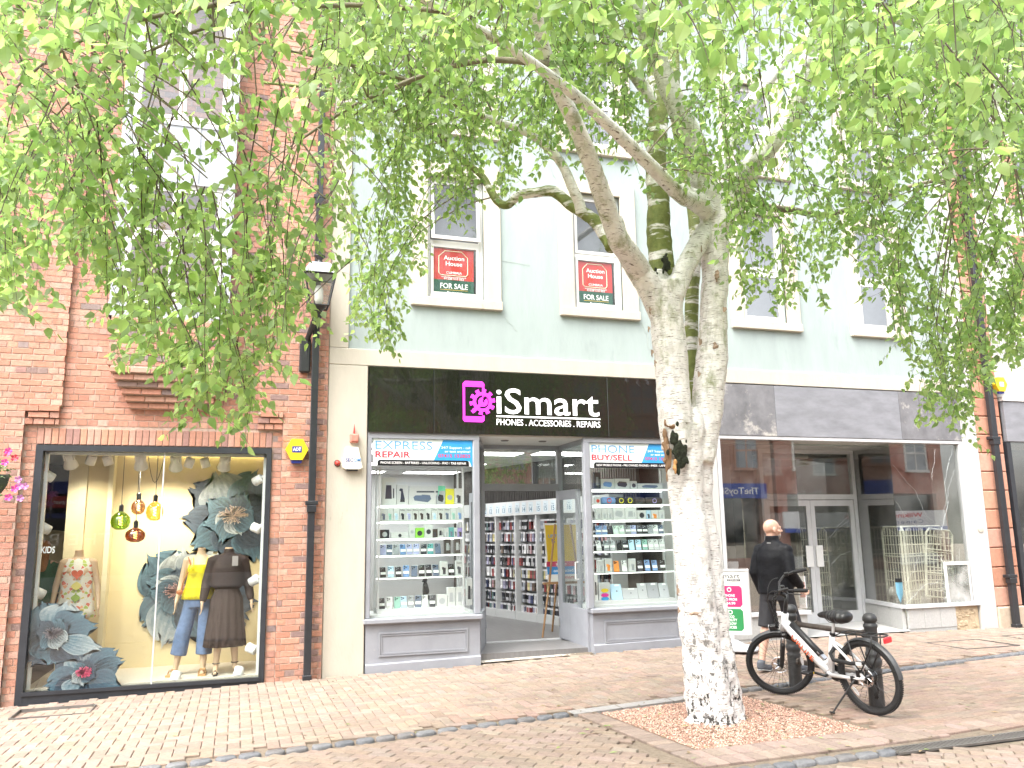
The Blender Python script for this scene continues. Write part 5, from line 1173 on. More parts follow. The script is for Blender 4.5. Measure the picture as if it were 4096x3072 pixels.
# ================================================================ clothes window: prints, lamps, mannequins
mat('flower_print', None, .5, var=.12, scale=60)
def petal(b, c, ang, L_, Wd, y, dark_, light, bend=0, nT=16, nS=18, edge=None):
    ca, sa = math.cos(ang), math.sin(ang); grid = []
    ph = random.uniform(0, 6)
    for i in range(nT+1):
        t = i/nT; row = []
        for j in range(nS+1):
            s = -1+2*j/nS; ww = 1.3*Wd*(math.sin(math.pi*min(1, .06+.90*t**1.15))**.6)
            u_ = L_*t*(1-.10*s*s+.07*math.sin(6*s+ph)*t+.035*math.sin(17*s+ph)*t+.02*math.sin(31*s+2*ph)*t); v_ = s*ww+bend*L_*t*t
            row.append((c[0]+u_*ca-v_*sa, y, c[1]+u_*sa+v_*ca))
        grid.append(row)
    for i in range(nT):
        for j in range(nS):
            t = (i+.5)/nT; s = abs(-1+2*(j+.5)/nS)
            k = min(1, max(0, t**1.3*.9+random.uniform(-.12, .12)+.16*math.sin(j*2.3+i*.4+ph))); 
            if s > .86 or t > .93: k = min(1.15, k+.3)
            col = tuple(dark_[q]*(1-k)+light[q]*k for q in range(3))
            b.add([grid[i][j], grid[i][j+1], grid[i+1][j+1], grid[i+1][j]], [(0, 1, 2, 3)], col)
def flower(label, px, py, Y, petals, core, corecol, stem=None):
    """petals: (angle deg, length px, width px, dark, light, bend, dx, dy) measured on the photo at depth Y"""
    c0 = P(px, py, Y); k = (P(px+100, py, Y).x-c0.x)/100
    t = thing('flower_print', label, 'wall print', (c0.x, Y, c0.z), group='blue grey flower prints in the clothes window')
    if stem:
        b = MB(); b.tube([P(x_, y_, Y+.003) for x_, y_ in stem], [.018, .022, .026][:len(stem)] if len(stem) <= 3 else .02, 6, (.20, .13, .11), flat=.05); b.build('stem', 'flower_print', t)
    for i, (a, L_, W_, dk, lt_, bd, dx, dy) in enumerate(petals):
        b = MB(); petal(b, (c0.x+dx*k, c0.z-dy*k), math.radians(a), L_*k, W_*k, Y-.0016*i, dk, lt_, bd); b.build('petal', 'flower_print', t)
    for i in range(9):
        a = 20+i*40+random.uniform(-12, 12); b = MB(); petal(b, (c0.x, c0.z), math.radians(a), core*k*random.uniform(1.3, 1.9), core*k*.62, Y-.0016*(len(petals)+i), NV, random.choice((SL, TE, PA)), random.uniform(-.2, .2)); b.build('petal', 'flower_print', t)
    b = MB(); y = Y-.0016*(len(petals)+9)-.002
    for i in range(110):
        a = random.uniform(0, 6.283); r0 = core*k*random.uniform(0, .35); r1 = core*k*random.uniform(.4, 1)
        p0 = (c0.x+math.cos(a)*r0, y, c0.z+math.sin(a)*r0*.6); p1 = (c0.x+math.cos(a)*r1, y, c0.z+math.sin(a)*r1*.65+.01)
        b.tube([p0, p1], .0028, 3, jit(corecol, .3), caps=False)
        b.box(p1[0]-.005, p1[0]+.005, y-.001, y, p1[2]-.005, p1[2]+.005, shade(jit(corecol, .2), 1.5))
    b.build('stamen', 'flower_print', t)
NV, SL, TE, PA = (.012, .018, .03), (.06, .085, .12), (.09, .16, .21), (.36, .40, .42)
flower('upper blue grey flower print on the beige wall behind the mannequins', 931, 2062, 12.235, [
 (150, 190, 75, NV, SL, 0, 0, -20), (60, 165, 60, SL, TE, .1, 20, -30), (110, 175, 80, SL, PA, 0, -10, -10), (85, 150, 60, SL, TE, 0, 45, -10), (20, 120, 60, NV, SL, 0, 20, -10), (185, 190, 55, NV, SL, -.2, 0, 30), (215, 170, 55, NV, TE, -.1, 0, 40), (-20, 130, 55, NV, SL, .1, 20, 40), (250, 150, 75, NV, SL, 0, 30, 45), (280, 150, 60, NV, TE, .1, 60, 40), (320, 130, 50, NV, SL, .2, 30, 50)], 62, (.35, .27, .22))
flower('middle blue grey flower print beside the yellow top mannequin', 715, 2365, 12.235, [
 (130, 190, 90, NV, TE, 0, 0, 0), (95, 170, 80, NV, PA, 0, 20, 0), (60, 190, 85, SL, PA, 0, 40, 0), (160, 130, 60, NV, TE, 0, 0, 0), (195, 130, 50, NV, TE, -.2, 0, 20), (225, 170, 65, SL, TE, -.1, 0, 20), (255, 200, 75, TE, PA, 0, 0, 20), (285, 200, 70, NV, TE, .1, 40, 20), (320, 240, 65, NV, SL, .2, 60, 20), (350, 260, 60, NV, SL, 0, 60, 10), (20, 230, 60, NV, SL, 0, 60, 0)], 60, (.42, .25, .24))
flower('upper of two blue grey flower prints at the left of the clothes window', 215, 2535, 10.955, [
 (160, 130, 60, NV, SL, 0, 0, -10), (110, 130, 70, SL, TE, 0, -10, -10), (75, 125, 70, TE, PA, 0, 10, -10), (40, 130, 55, SL, TE, 0, 10, 0), (5, 150, 45, SL, TE, .15, 20, 10), (190, 120, 45, NV, SL, 0, 0, 20), (230, 130, 60, NV, SL, 0, 0, 20), (270, 105, 70, NV, TE, 0, 0, 20), (310, 130, 60, NV, SL, .1, 20, 20), (340, 165, 35, TE, PA, .1, 30, 30)], 42, (.12, .11, .12), [(160, 2720), (115, 2790), (95, 2860)])
flower('lower blue grey flower print with red heart at the left of the clothes window', 338, 2690, 10.95, [
 (150, 130, 55, NV, SL, 0, 0, -5), (110, 105, 55, TE, PA, 0, 0, -10), (75, 110, 60, SL, PA, 0, 10, -10), (40, 135, 45, SL, TE, 0, 20, 0), (15, 140, 40, NV, TE, .1, 20, 10), (190, 140, 50, SL, TE, 0, -10, 20), (220, 130, 50, NV, SL, 0, 0, 25), (255, 85, 60, TE, PA, 0, 0, 25), (300, 95, 60, NV, TE, 0, 20, 25), (335, 130, 45, SL, TE, 0, 25, 20)], 34, (.40, .06, .12))
text('kids_lettering', 'KIDS', 'txt_white', None, P(146, 2213, 10.93).x+.045, P(146, 2213, 10.93).z, 10.93, P(146, 2187, 10.93).z-P(146, 2213, 10.93).z, P(201, 2213, 10.93).x-P(146, 2213, 10.93).x, 'l', .015, label='white word KIDS stuck inside the clothes shop glass', cat='lettering')

# spotlights
mat('spot_lens', (.9, .85, .75), .3, var=0, emit=(1, .88, .68), estr=6)
def spot(px, py, Y, aim, label, big=False, bracket=None, light=0):
    c = P(px, py, Y); t = thing('spotlight', label, 'spotlight', c, group='white spotlights in the clothes window')
    d = Vector(aim).normalized(); rot = d.to_track_quat('Z', 'Y').to_matrix(); r, L_ = (.085, .20) if big else (.058, .12)
    if big: MB().lathe([(r*.62, -L_/2), (r*.66, -.02), (r*.95, L_/2-.03), (r, L_/2), (r*.9, L_/2), (r*.86, L_/2-.015)], c, 18, rot=rot).build('body', 'white_plastic', t, True)
    else: MB().lathe([(r*.9, -L_/2), (r, -L_/2+.01), (r, L_/2), (r*.85, L_/2), (r*.82, L_/2-.015)], c, 18, rot=rot).build('body', 'white_plastic', t, True)
    MB().lathe([(.001, L_/2-.02), (r*.8, L_/2-.02), (r*.8, L_/2-.018)], c, 16, rot=rot).build('lens', 'spot_lens', t)
    if big:
        b = MB()
        for i in range(9):
            a = 6.283*i/9; b.obox(c+rot @ Vector((math.cos(a)*r*.66, math.sin(a)*r*.66, -.055)), rot @ Vector((.012*math.cos(a), .012*math.sin(a), 0)), rot @ Vector((-.002*math.sin(a), .002*math.cos(a), 0)), rot @ Vector((0, 0, .04)))
        b.build('fin', 'white_plastic', t)
    q = Vector(bracket) if bracket else Vector((c.x, c.y, 2.87))
    MB().tube([c-d*.02, c.lerp(q, .6)+Vector((.0, .02, 0)), q], .012, 6).build('arm', 'white_plastic', t)
    if light:
        ld = bpy.data.lights.new('spot_beam', 'SPOT'); ld.energy = light; ld.color = (1, .88, .70); ld.spot_size = 1.5; ld.spot_blend = .9; ld.shadow_soft_size = .05
        lo = bpy.data.objects.new('beam', ld); COL.objects.link(lo); lo.location = c+d*(L_/2+.01); lo.rotation_euler = d.to_track_quat('-Z', 'Y').to_euler()
k = .7836
for i, (x_, y_) in enumerate(((355, 305), (718, 312), (898, 318), (1147, 318))): spot(x_*k, 1600+y_*k, 11.35, (.15-.1*i, .9, -1.0), 'white finned track spotlight, %s from the left under the window head' % ORD[i], True, light=21)
for i, (x_, y_) in enumerate(((465, 306), (550, 308), (967, 320), (1047, 320))): spot(x_*k, 1600+y_*k, 11.45, (.3*(1 if i % 2 else -1), .3, -1), 'short white twin spotlight head, %s from the left under the window head' % ORD[i], False, light=5)
for i, (x_, y_) in enumerate(((247, 388), (228, 655), (198, 985))): c = P(x_*k, 1600+y_*k, 11.12); spot(x_*k, 1600+y_*k, 11.12, (.8, .5, -.5), 'white spotlight, %s from the top on the left window jamb' % ORD[i], False, (-2.16, 11.02, c.z+.06))
for i, (x_, y_) in enumerate(((1318, 408), (1310, 655), (1300, 920), (1285, 1270))): c = P(x_*k, 1600+y_*k, 11.10); spot(x_*k, 1600+y_*k, 11.10, (-.8, .5, .4 if i % 2 else -.5), 'white spotlight, %s from the top on the right window jamb' % ORD[i], False, (.30, 11.02, c.z+.05))
for i, (x_, y_) in enumerate(((895, 1416), (1217, 1392))): c = P(x_*k, 1600+y_*k, 11.06); spot(x_*k, 1600+y_*k, 11.06, (.2, .6, .8), 'white floor spotlight by the sandals' if i == 0 else 'white floor spotlight by the high heels', False, (c.x, 11.1, .03))
# pendant bulbs
def pendant(px, py, Y, r, hgt, tint, label, wide=1.0):
    c = P(px, py, Y); t = thing('pendant_bulb', label, 'pendant lamp', c, group='decorative glass pendant bulbs in the clothes window')
    nm = 'bulb_%d' % int(tint[0]*100); glass(nm, .12, tint); h = hgt
    MB().lathe([(.004, -h*.5), (r*.45, -h*.48), (r*.85, -h*.33), (r, -h*.08), (r*.93, h*.18), (r*.6, h*.38), (r*.28, h*.48), (.026, h*.52)], c, 22).build('globe', nm, t, True)
    pts = [c+Vector((math.cos(i*.9)*.018, math.sin(i*.9)*.018, -h*.25+i*h*.5/22)) for i in range(23)]; MB().tube(pts, .004, 5).build('filament', 'warm_bulb', t)
    MB().lathe([(.028, h*.5), (.028, h*.5+.07), (.012, h*.5+.09)], c, 12).build('socket', 'black_metal', t); MB().tube([c+Vector((0, 0, h*.5+.08)), Vector((c.x, c.y, 2.84))], .0045, 5).build('cord', 'black_metal', t)
pendant(482, 2083, 11.5, .118, .23, (.42, .62, .10), 'green glass pendant bulb in the clothes window')
pendant(553, 2028, 11.55, .085, .19, (.55, .36, .20), 'upper smoky amber pendant bulb in the clothes window')
pendant(619, 2045, 11.5, .105, .24, (.92, .66, .25), 'round golden pendant bulb beside the window divider')
pendant(541, 2140, 11.4, .12, .18, (.40, .17, .08), 'lowest flattened copper pendant bulb in the clothes window')
t = thing('pendant_track', 'black ceiling track with looped cords above the pendant bulbs', 'lamp track', (-1.2, 11.5, 2.84)); b = MB()
for xx in (-1.32, -1.13, -.95, -.72): b.bbox(xx-.08, xx+.08, 11.44, 11.56, 2.82, 2.868, .005)
b.build('ceiling_rose', 'black_metal', t)
b = MB()
for xa, xb, sg_ in ((-1.13, -.9, .45), (-1.32, -1.13, .14), (-.95, -.72, .12)): b.tube([(xa+(xb-xa)*i/10, 11.5, 2.82-sg_*math.sin(math.pi*i/10)) for i in range(11)], .004, 5, caps=False)
b.build('loop_cord', 'black_metal', t)

# figures
def hand(b, w, tip, side, curl=.25, s=1.0, r=.0085):
    """palm, four unequal bent fingers and a thumb added to b, from wrist w towards tip"""
    w = Vector(w); d = (Vector(tip)-w).normalized(); fw = Vector((0, -1, 0)); fw = (fw-d*fw.dot(d)).normalized(); sd = d.cross(fw)*side
    rot = Matrix((sd, fw, d)).transposed()
    b.ell(w+d*.045*s, (.018*s, .040*s, .052*s), 12, 8, rot=rot)
    for i, L_ in enumerate((.070, .078, .073, .058)):
        o = w+d*.078*s+fw*(.030-.020*i)*s; inw = -sd
        k1 = o+(d*(1-curl*.3)+inw*curl*.5).normalized()*L_*.5*s; k2 = k1+(d*(1-curl)+inw*curl*1.3).normalized()*L_*.5*s
        b.capsule(o-d*.02*s, r*1.05*s, k1, r*s, 8); b.capsule(k1, r*s, k2, r*.8*s, 8)
    o = w+d*.022*s+fw*.030*s; k1 = o+(d*.7+fw*.7).normalized()*.035*s; k2 = k1+(d*.95+fw*.15).normalized()*.03*s
    b.capsule(o, r*1.3*s, k1, r*1.1*s, 8); b.capsule(k1, r*1.1*s, k2, r*.85*s, 8)
def loft(b, rings, n=48, col=None, fn=None):
    vs = []
    for i, (z, cx, cy_, rx, ry) in enumerate(rings):
        for j in range(n):
            th = 2*math.pi*j/n; k_ = fn(th, i/(len(rings)-1), z) if fn else 1
            vs.append((cx+math.cos(th)*rx*k_, cy_+math.sin(th)*ry*k_, z))
    m_ = len(rings); fs = [(i*n+j, i*n+(j+1) % n, (i+1)*n+(j+1) % n, (i+1)*n+j) for i in range(m_-1) for j in range(n)]+[tuple(range(n))[::-1], tuple((m_-1)*n+j for j in range(n))]
    return b.add(vs, fs, col)
mat('mannequin_skin', (.62, .44, .29), .45, var=.02)
def mannequin(x, y, rz, label, legs, arms, name='mannequin'):
    t = thing(name, label, 'mannequin', (x, y, .02), (0, 0, rz), group='headless mannequins in the clothes window'); b = MB()
    loft(b, [(.84, 0, 0, .14, .10), (.92, 0, .005, .165, .115), (1.0, 0, 0, .15, .10), (1.08, 0, 0, .118, .085), (1.18, 0, -.005, .135, .095), (1.28, 0, -.015, .15, .105), (1.36, 0, -.002, .15, .085), (1.41, 0, 0, .11, .06), (1.44, 0, .005, .06, .05), (1.49, 0, .0, .046, .046), (1.525, 0, -.004, .05, .05)], 24)
    for sx in (-1, 1):
        b.ell((sx*.065, -.085, 1.275), (.06, .045, .055)); hip, knee, ank, toe = legs[0 if sx < 0 else 1]
        b.capsule(hip, .085, knee, .055); b.capsule(knee, .055, Vector(knee).lerp(Vector(ank), .35), .052); b.capsule(Vector(knee).lerp(Vector(ank), .35), .052, ank, .034)
        b.capsule(Vector(ank)+Vector((0, .02, -.035)), .032, toe, .026)
        sh, el, wr, tp = arms[0 if sx < 0 else 1]
        b.capsule((sx*.11, 0, 1.385), .05, sh, .048); b.capsule(sh, .047, el, .036); b.capsule(el, .036, wr, .024); hand(b, wr, tp, sx)
    organic(b, 'body', 'mannequin_skin', .0085, 3, t, local=True); return t
def std_arms(out=.25, fwd=-.03): return [((s*.165, 0, 1.37), (s*.225, .02, 1.10), (s*out, fwd, .87), (s*(out+.005), fwd-.03, .70)) for s in (-1, 1)]
std_legs = [((s*.085, 0, .86), (s*.09, -.01, .48), (s*.09, .02, .085), (s*.10, -.13, .03)) for s in (-1, 1)]
# floral mini dress
fm = bpy.data.materials.new('floral_cotton'); fm.use_nodes = True; MATS['floral_cotton'] = fm; N_ = fm.node_tree.nodes; Lk = fm.node_tree.links; bs = N_['Principled BSDF']; bs.inputs['Roughness'].default_value = .8
tc = N_.new('ShaderNodeTexCoord'); sx_ = N_.new('ShaderNodeSeparateXYZ'); Lk.new(tc.outputs['Object'], sx_.inputs[0]); ab = N_.new('ShaderNodeMath'); ab.operation = 'ABSOLUTE'; Lk.new(sx_.outputs[0], ab.inputs[0])
cb = N_.new('ShaderNodeCombineXYZ'); Lk.new(ab.outputs[0], cb.inputs[0]); Lk.new(sx_.outputs[2], cb.inputs[2]); vo = N_.new('ShaderNodeTexVoronoi'); vo.inputs['Scale'].default_value = 24; Lk.new(cb.outputs[0], vo.inputs['Vector'])
rp = N_.new('ShaderNodeValToRGB'); rp.color_ramp.interpolation = 'CONSTANT'; E_ = rp.color_ramp.elements; E_[0].color = (.70, .66, .58, 1); E_[1].position = .22; E_[1].color = (.62, .16, .10, 1)
for p_, c_ in ((.36, (.72, .66, .55, 1)), (.68, (.42, .50, .12, 1)), (.78, (.75, .36, .20, 1)), (.86, (.72, .68, .60, 1)), (.94, (.60, .50, .12, 1))): e = E_.new(p_); e.color = c_
sp = N_.new('ShaderNodeSeparateColor'); Lk.new(vo.outputs['Color'], sp.inputs[0]); Lk.new(sp.outputs[0], rp.inputs[0])
v2 = N_.new('ShaderNodeTexVoronoi'); v2.feature = 'DISTANCE_TO_EDGE'; v2.inputs['Scale'].default_value = 24; Lk.new(cb.outputs[0], v2.inputs['Vector']); lt2 = N_.new('ShaderNodeMath'); lt2.operation = 'GREATER_THAN'; lt2.inputs[1].default_value = .07; Lk.new(v2.outputs[0], lt2.inputs[0])
mxx = N_.new('ShaderNodeMix'); mxx.data_type = 'RGBA'; mxx.inputs[6].default_value = (.72, .69, .62, 1); Lk.new(rp.outputs[0], mxx.inputs[7]); Lk.new(lt2.outputs[0], mxx.inputs[0]); Lk.new(mxx.outputs[2], bs.inputs['Base Color'])
ma = P(318, 2200, 11.55); m1 = mannequin(ma.x, 11.55, .12, 'headless mannequin in sleeveless floral mini dress with heart print', std_legs, std_arms())
b = MB(); loft(b, [(.72, 0, 0, .225, .15), (.80, 0, 0, .215, .145), (.95, 0, 0, .195, .14), (1.10, 0, 0, .17, .125), (1.22, 0, -.01, .168, .13), (1.30, 0, -.012, .165, .125), (1.37, 0, 0, .15, .098), (1.42, 0, 0, .125, .075)], 48, fn=lambda th, u, z: 1+.035*(1-u)*math.sin(9*th)); d_ = b.build('dress', 'floral_cotton', m1, True, local=True)
mat('print_red', (.60, .13, .07), .7, var=.15); mat('print_green', (.30, .40, .08), .7, var=.15); mat('print_yellow', (.62, .52, .14), .7, var=.15)
for cz, r_, m_ in ((1.24, .065, 'print_red'), (.82, .06, 'print_red'), (1.10, .055, 'print_yellow'), (.96, .05, 'print_green')):
    b = MB(); pts = []
    for i in range(28):
        a = 6.283*i/28; pts.append((16*math.sin(a)**3/16*r_, (13*math.cos(a)-5*math.cos(2*a)-2*math.cos(3*a)-math.cos(4*a))/16*r_ if m_ == 'print_red' else math.cos(a)*r_))
    yy = -.150 if cz > .9 else -.152
    b.add([(px_, yy-.006+.9*px_*px_, cz+pz_) for px_, pz_ in pts], [tuple(range(27, -1, -1))]); b.build('motif', m_, d_)
# yellow camisole and jeans
mb_ = P(807, 2200, 11.38)
lg = [((-.085, 0, .86), (-.17, -.02, .48), (-.235, -.02, .085), (-.265, -.15, .03)), ((.085, 0, .86), (.09, -.02, .48), (.085, -.03, .085), (.095, -.18, .03))]
m2 = mannequin(mb_.x, 11.38, -.1, 'headless mannequin in yellow camisole, wide blue jeans and tan sandals', lg, std_arms(.26, -.06))
mat('yellow_cloth', (.72, .62, .01), .7, var=.12, scale=30, bump=.2, bscale=60); mat('denim', (.11, .17, .30), .85, var=.25, scale=10, bump=.15, bscale=300, dark=((.20, .28, .42), 3, .62)); mat('tan_leather', (.45, .26, .10), .6, var=.1)
b = MB(); loft(b, [(.90, 0, 0, .205, .15), (.96, 0, 0, .20, .145), (1.06, 0, 0, .17, .125), (1.16, 0, -.012, .152, .118), (1.19, 0, -.015, .150, .122), (1.27, 0, -.025, .152, .128), (1.32, 0, -.02, .14, .11)], 64, fn=lambda th, u, z: 1+(.05*(1-u)**.7*math.sin(17*th) if z < 1.17 else 0)); c_ = b.build('camisole', 'yellow_cloth', m2, True, local=True)
b = MB()
for s_ in (-1, 1):
    b.tube([(s_*.07, -.115, 1.31), (s_*.085, -.07, 1.40), (s_*.085, .03, 1.41), (s_*.07, .08, 1.32)], .004, 5)
    for rr in (.018, .036, .052): b.torus((s_*.07, -.148+.006*rr/.05, 1.255), rr, .006, 'y', 20, 5)
b.build('straps', 'yellow_cloth', c_, local=True)
b = MB(); loft(b, [(.80, 0, 0, .18, .13), (.86, 0, 0, .185, .135), (.95, 0, .0, .172, .125), (1.02, 0, 0, .135, .1)], 24)
for (hip, knee, ank, toe) in lg:
    kx = Vector(knee); an = Vector(ank); hem = kx.lerp(an, .62); b.tube([Vector(hip)+Vector((0, 0, .02)), Vector(hip).lerp(kx, .5), kx, hem], [.088, .090, .094, .098], 20)
organic(b, 'jeans', 'denim', .011, 3, m2, local=True)
for (hip, knee, ank, toe) in lg:
    an, to = Vector(ank), Vector(toe); d = (to-an); d.z = 0; d.normalize(); sd = Vector((-d.y, d.x, 0)); b = MB(); c0 = an+d*.06; b.obox((c0.x, c0.y, .012), d*.125, sd*.045, (0, 0, .014)); 
    for f_ in (.04, .11): q = an+d*f_; b.tube([(q+sd*.045).to_tuple()[:2]+(.02,), (q+sd*.03).to_tuple()[:2]+(.07,), (q-sd*.03).to_tuple()[:2]+(.07,), (q-sd*.045).to_tuple()[:2]+(.02,)], .016, 6, flat=.4)
    b.build('sandal', 'tan_leather', m2, local=True)
mat('rust_strap', (.45, .15, .05), .5, var=.1); b = MB(); b.tube([(-.10, -.10, 1.30), (-.15, -.03, 1.41), (-.17, .02, 1.38)], .008, 6); b.tube([(-.10, -.10, 1.30), (-.19, -.10, 1.10), (-.20, -.09, 1.02)], .008, 6); b.ell((-.22, -.10, .99), (.04, .02, .03)); b.build('shoulder_strap', 'rust_strap', m2, local=True)
# brown blouse and skirt
mc = P(916, 2195, 11.22); m3 = mannequin(mc.x, 11.22, .1, 'headless mannequin in long dark brown blouse and pleated skirt with heels', [((-.07, 0, .86), (-.075, -.01, .50), (-.09, .02, .13), (-.11, -.10, .03)), ((.07, 0, .86), (.10, .0, .50), (.13, .04, .13), (.15, -.07, .03))], std_arms(.29, -.05))
mat('brown_cloth', (.036, .021, .018), .8, var=.2, scale=6, bump=.15, bscale=40)
b = MB(); loft(b, [(1.02, 0, 0, .15, .115), (1.06, 0, 0, .195, .145), (1.14, 0, 0, .20, .145), (1.27, 0, -.01, .195, .145), (1.36, 0, 0, .18, .12), (1.42, 0, 0, .145, .09), (1.46, 0, 0, .06, .058), (1.51, 0, 0, .058, .056)], 28)
for s_ in (-1, 1): b.tube([(s_*.12, 0, 1.385), (s_*.18, 0, 1.375), (s_*.245, .02, 1.10), (s_*.275, -.03, .93), (s_*.285, -.05, .875)], [.062, .068, .060, .05, .034], 16)
organic(b, 'blouse', 'brown_cloth', .011, 4, m3, local=True)
b = MB(); loft(b, [(.33, 0, 0, .245, .175), (.45, 0, 0, .235, .17), (.7, 0, 0, .205, .155), (.9, 0, 0, .19, .145), (1.0, 0, 0, .148, .115), (1.05, 0, 0, .142, .11)], 96, fn=lambda th, u, z: 1+.06*(1-u)*math.sin(15*th+.8*math.sin(3*th))); b.build('skirt', 'brown_cloth', m3, True, local=True)
for ank, toe in (((-.09, .02, .13), (-.11, -.10, .03)), ((.13, .04, .13), (.15, -.07, .03))):
    an, to = Vector(ank), Vector(toe); b = MB(); b.tube([to+Vector((0, -.06, -.018)), to+Vector((0, .0, -.02)), an+Vector((0, .035, -.05))], [.028, .03, .02], 8, flat=.3); b.tube([an+Vector((0, .04, -.055)), an+Vector((0, .05, -.125))], .006, 6); b.torus(an+Vector((0, .0, .0)), .042, .005, 'z', 18, 5); b.tube([to+Vector((-.035, 0, -.01)), to+Vector((0, -.01, .035)), to+Vector((.035, 0, -.01))], .006, 5); b.tube([an+Vector((0, .045, 0)), an+Vector((0, .05, -.06))], .005, 5)
    b.build('heel', 'black_paint', m3, local=True)
mat('tag_grey', (.35, .32, .31), .5, var=0); MB().box(.03, .10, -.155, -.152, 1.30, 1.42).build('swing_tag', 'tag_grey', m3, local=True)
# ================================================================ people
mat('skin', (.60, .36, .27), .5, var=.08, scale=12); mat('short_hair', (.46, .31, .25), .8, var=.2, scale=80, bump=.3, bscale=250); mat('eye_white', (.7, .7, .68), .2, var=0); mat('eye_dark', (.03, .02, .015), .2, var=0)
mat('jacket', (.004, .0045, .007), .6, spec=.25, var=.25, scale=5, bump=.7, bscale=9); mat('shorts', (.022, .022, .026), .75, var=.25, scale=6, bump=.4, bscale=12); mat('shoe', (.10, .11, .13), .6, var=.2, scale=12); mat('sole', (.35, .35, .35), .6, var=.1); mat('stubble', (.42, .38, .36), .9, var=.2, scale=60, bump=.3, bscale=200)
def headprims(b, z=1.62, yaw=0, s=1):
    R3 = Matrix.Rotation(yaw, 3, 'Z'); c = Vector((0, -.01, z))
    def q(x, y, zz): return c+R3 @ Vector((x*s, y*s, zz*s))
    b.ell(q(0, .012, .022), (.078*s, .098*s, .094*s), rot=R3, n=20, m=14); b.ell(q(0, -.030, -.045), (.060*s, .070*s, .066*s), rot=R3, n=18, m=12); b.ell(q(0, -.06, -.088), (.032*s, .030*s, .024*s), rot=R3)
    b.capsule(q(-.035, -.080, .020), .016*s, q(.035, -.080, .020), .016*s); b.capsule(q(0, -.092, .012), .010*s, q(0, -.118, -.022), .0155*s); b.capsule(q(-.012, -.105, -.026), .010*s, q(.012, -.105, -.026), .010*s)
    b.capsule(q(-.02, -.088, -.056), .010*s, q(.02, -.088, -.056), .010*s); b.capsule(q(-.018, -.086, -.068), .010*s, q(.018, -.086, -.068), .010*s)
    for e in (-1, 1): b.ell(q(e*.086, .012, -.012), (.012*s, .024*s, .036*s), rot=R3); b.ell(q(e*.05, -.052, -.028), (.026*s, .026*s, .024*s), rot=R3)
    b.capsule((0, .02, z-.16), .062*s, q(0, .018, -.06), .058*s); return q
mx_, my_ = 6.02, 8.52; man = thing('person', 'bald man in black jacket and black shorts walking past behind the bicycle', 'person', (mx_, my_, zg(mx_, my_)), (0, 0, math.radians(25+90)))
HY = math.radians(-32)
legs_m = [((-.10, 0, .90), (-.125, -.13, .50), (-.13, -.10, .10), (-.15, -.26, .04)), ((.10, 0, .90), (.125, .05, .50), (.13, .20, .13), (.14, .08, .045))]
arms_m = [((-.175, .01, 1.385), (-.235, .07, 1.12), (-.235, -.14, .96), (-.225, -.25, .88)), ((.175, .01, 1.385), (.235, .05, 1.11), (.215, -.05, .88), (.20, -.10, .77))]
b = MB(); q = headprims(b, 1.615, HY)
loft(b, [(.86, 0, 0, .16, .11), (1.05, 0, 0, .155, .11), (1.3, 0, 0, .15, .10), (1.42, 0, 0, .10, .07), (1.47, 0, .01, .06, .06)], 20)
for i, sx in enumerate((-1, 1)):
    hip, kn, an, to = [Vector(v) for v in legs_m[i]]; b.capsule(hip, .088, kn, .058); cf = kn.lerp(an, .32)+Vector((0, .018, 0)); b.capsule(kn, .056, cf, .058); b.capsule(cf, .056, an, .036); b.capsule(an+Vector((0, .015, -.04)), .035, to, .028)
    sh, el, wr, tp = [Vector(v) for v in arms_m[i]]; b.capsule((sx*.10, .01, 1.37), .042, sh+Vector((0, 0, -.02)), .040); b.capsule(sh+Vector((0, 0, -.02)), .040, el, .034); b.capsule(el, .034, wr, .028); hand(b, wr, tp, sx, .55, 1.05, .0095)
organic(b, 'body', 'skin', .0075, 3, man, local=True)
b = MB()
for e in (-1, 1): b.ell(q(e*.033, -.078, -.002), (.0115, .0115, .0115), 10, 7)
b.build('eye', 'eye_white', man, True, local=True); b = MB()
for e in (-1, 1): b.ell(q(e*.033, -.0885, -.002), (.0045, .003, .0045), 8, 6)
b.build('pupil', 'eye_dark', man, True, local=True)
b = MB(); RH = Matrix.Rotation(HY, 3, 'Z'); b.ell(q(0, .030, -.018), (.0795, .0835, .052), rot=RH); b.capsule(q(0, .06, -.05), .052, q(0, .05, -.085), .05); 
b = MB(); b.ell(q(0, -.045, -.072), (.055, .058, .034), rot=Matrix.Rotation(HY, 3, 'Z')); b.ell(q(0, -.062, -.094), (.034, .032, .022), rot=Matrix.Rotation(HY, 3, 'Z')); organic(b, 'beard', 'stubble', .006, 2, man, local=True)
b = MB(); loft(b, [(.875, 0, .0, .213, .155), (.91, 0, 0, .213, .155), (1.02, 0, 0, .212, .152), (1.18, 0, .004, .218, .152), (1.30, 0, .006, .215, .148), (1.38, 0, .008, .195, .125), (1.43, 0, .01, .15, .10), (1.46, 0, .01, .12, .085), (1.485, 0, .012, .082, .078), (1.54, 0, .012, .076, .076)], 36)
for i, sx in enumerate((-1, 1)):
    sh, el, wr, tp = [Vector(v) for v in arms_m[i]]; b.capsule((sx*.10, .01, 1.39), .068, sh+Vector((0, 0, -.015)), .075); b.tube([sh+Vector((-sx*.03, 0, .01)), sh.lerp(el, .35), el, el.lerp(wr, .5), wr+(wr-el)*.06], [.070, .074, .066, .058, .046], 16)
    for k2 in range(3): pz = sh.lerp(el, .72+.13*k2); b.torus(pz, .057, .008, 'z', 18, 6)
organic(b, 'jacket', 'jacket', .011, 4, man, local=True)
b = MB(); b.box(-.03, .02, .094, .099, 1.452, 1.462); b.build('collar_tag', 'sole', man, local=True)
b = MB(); loft(b, [(.80, 0, 0, .18, .13), (.88, 0, 0, .19, .138), (.98, 0, 0, .18, .125)], 24)
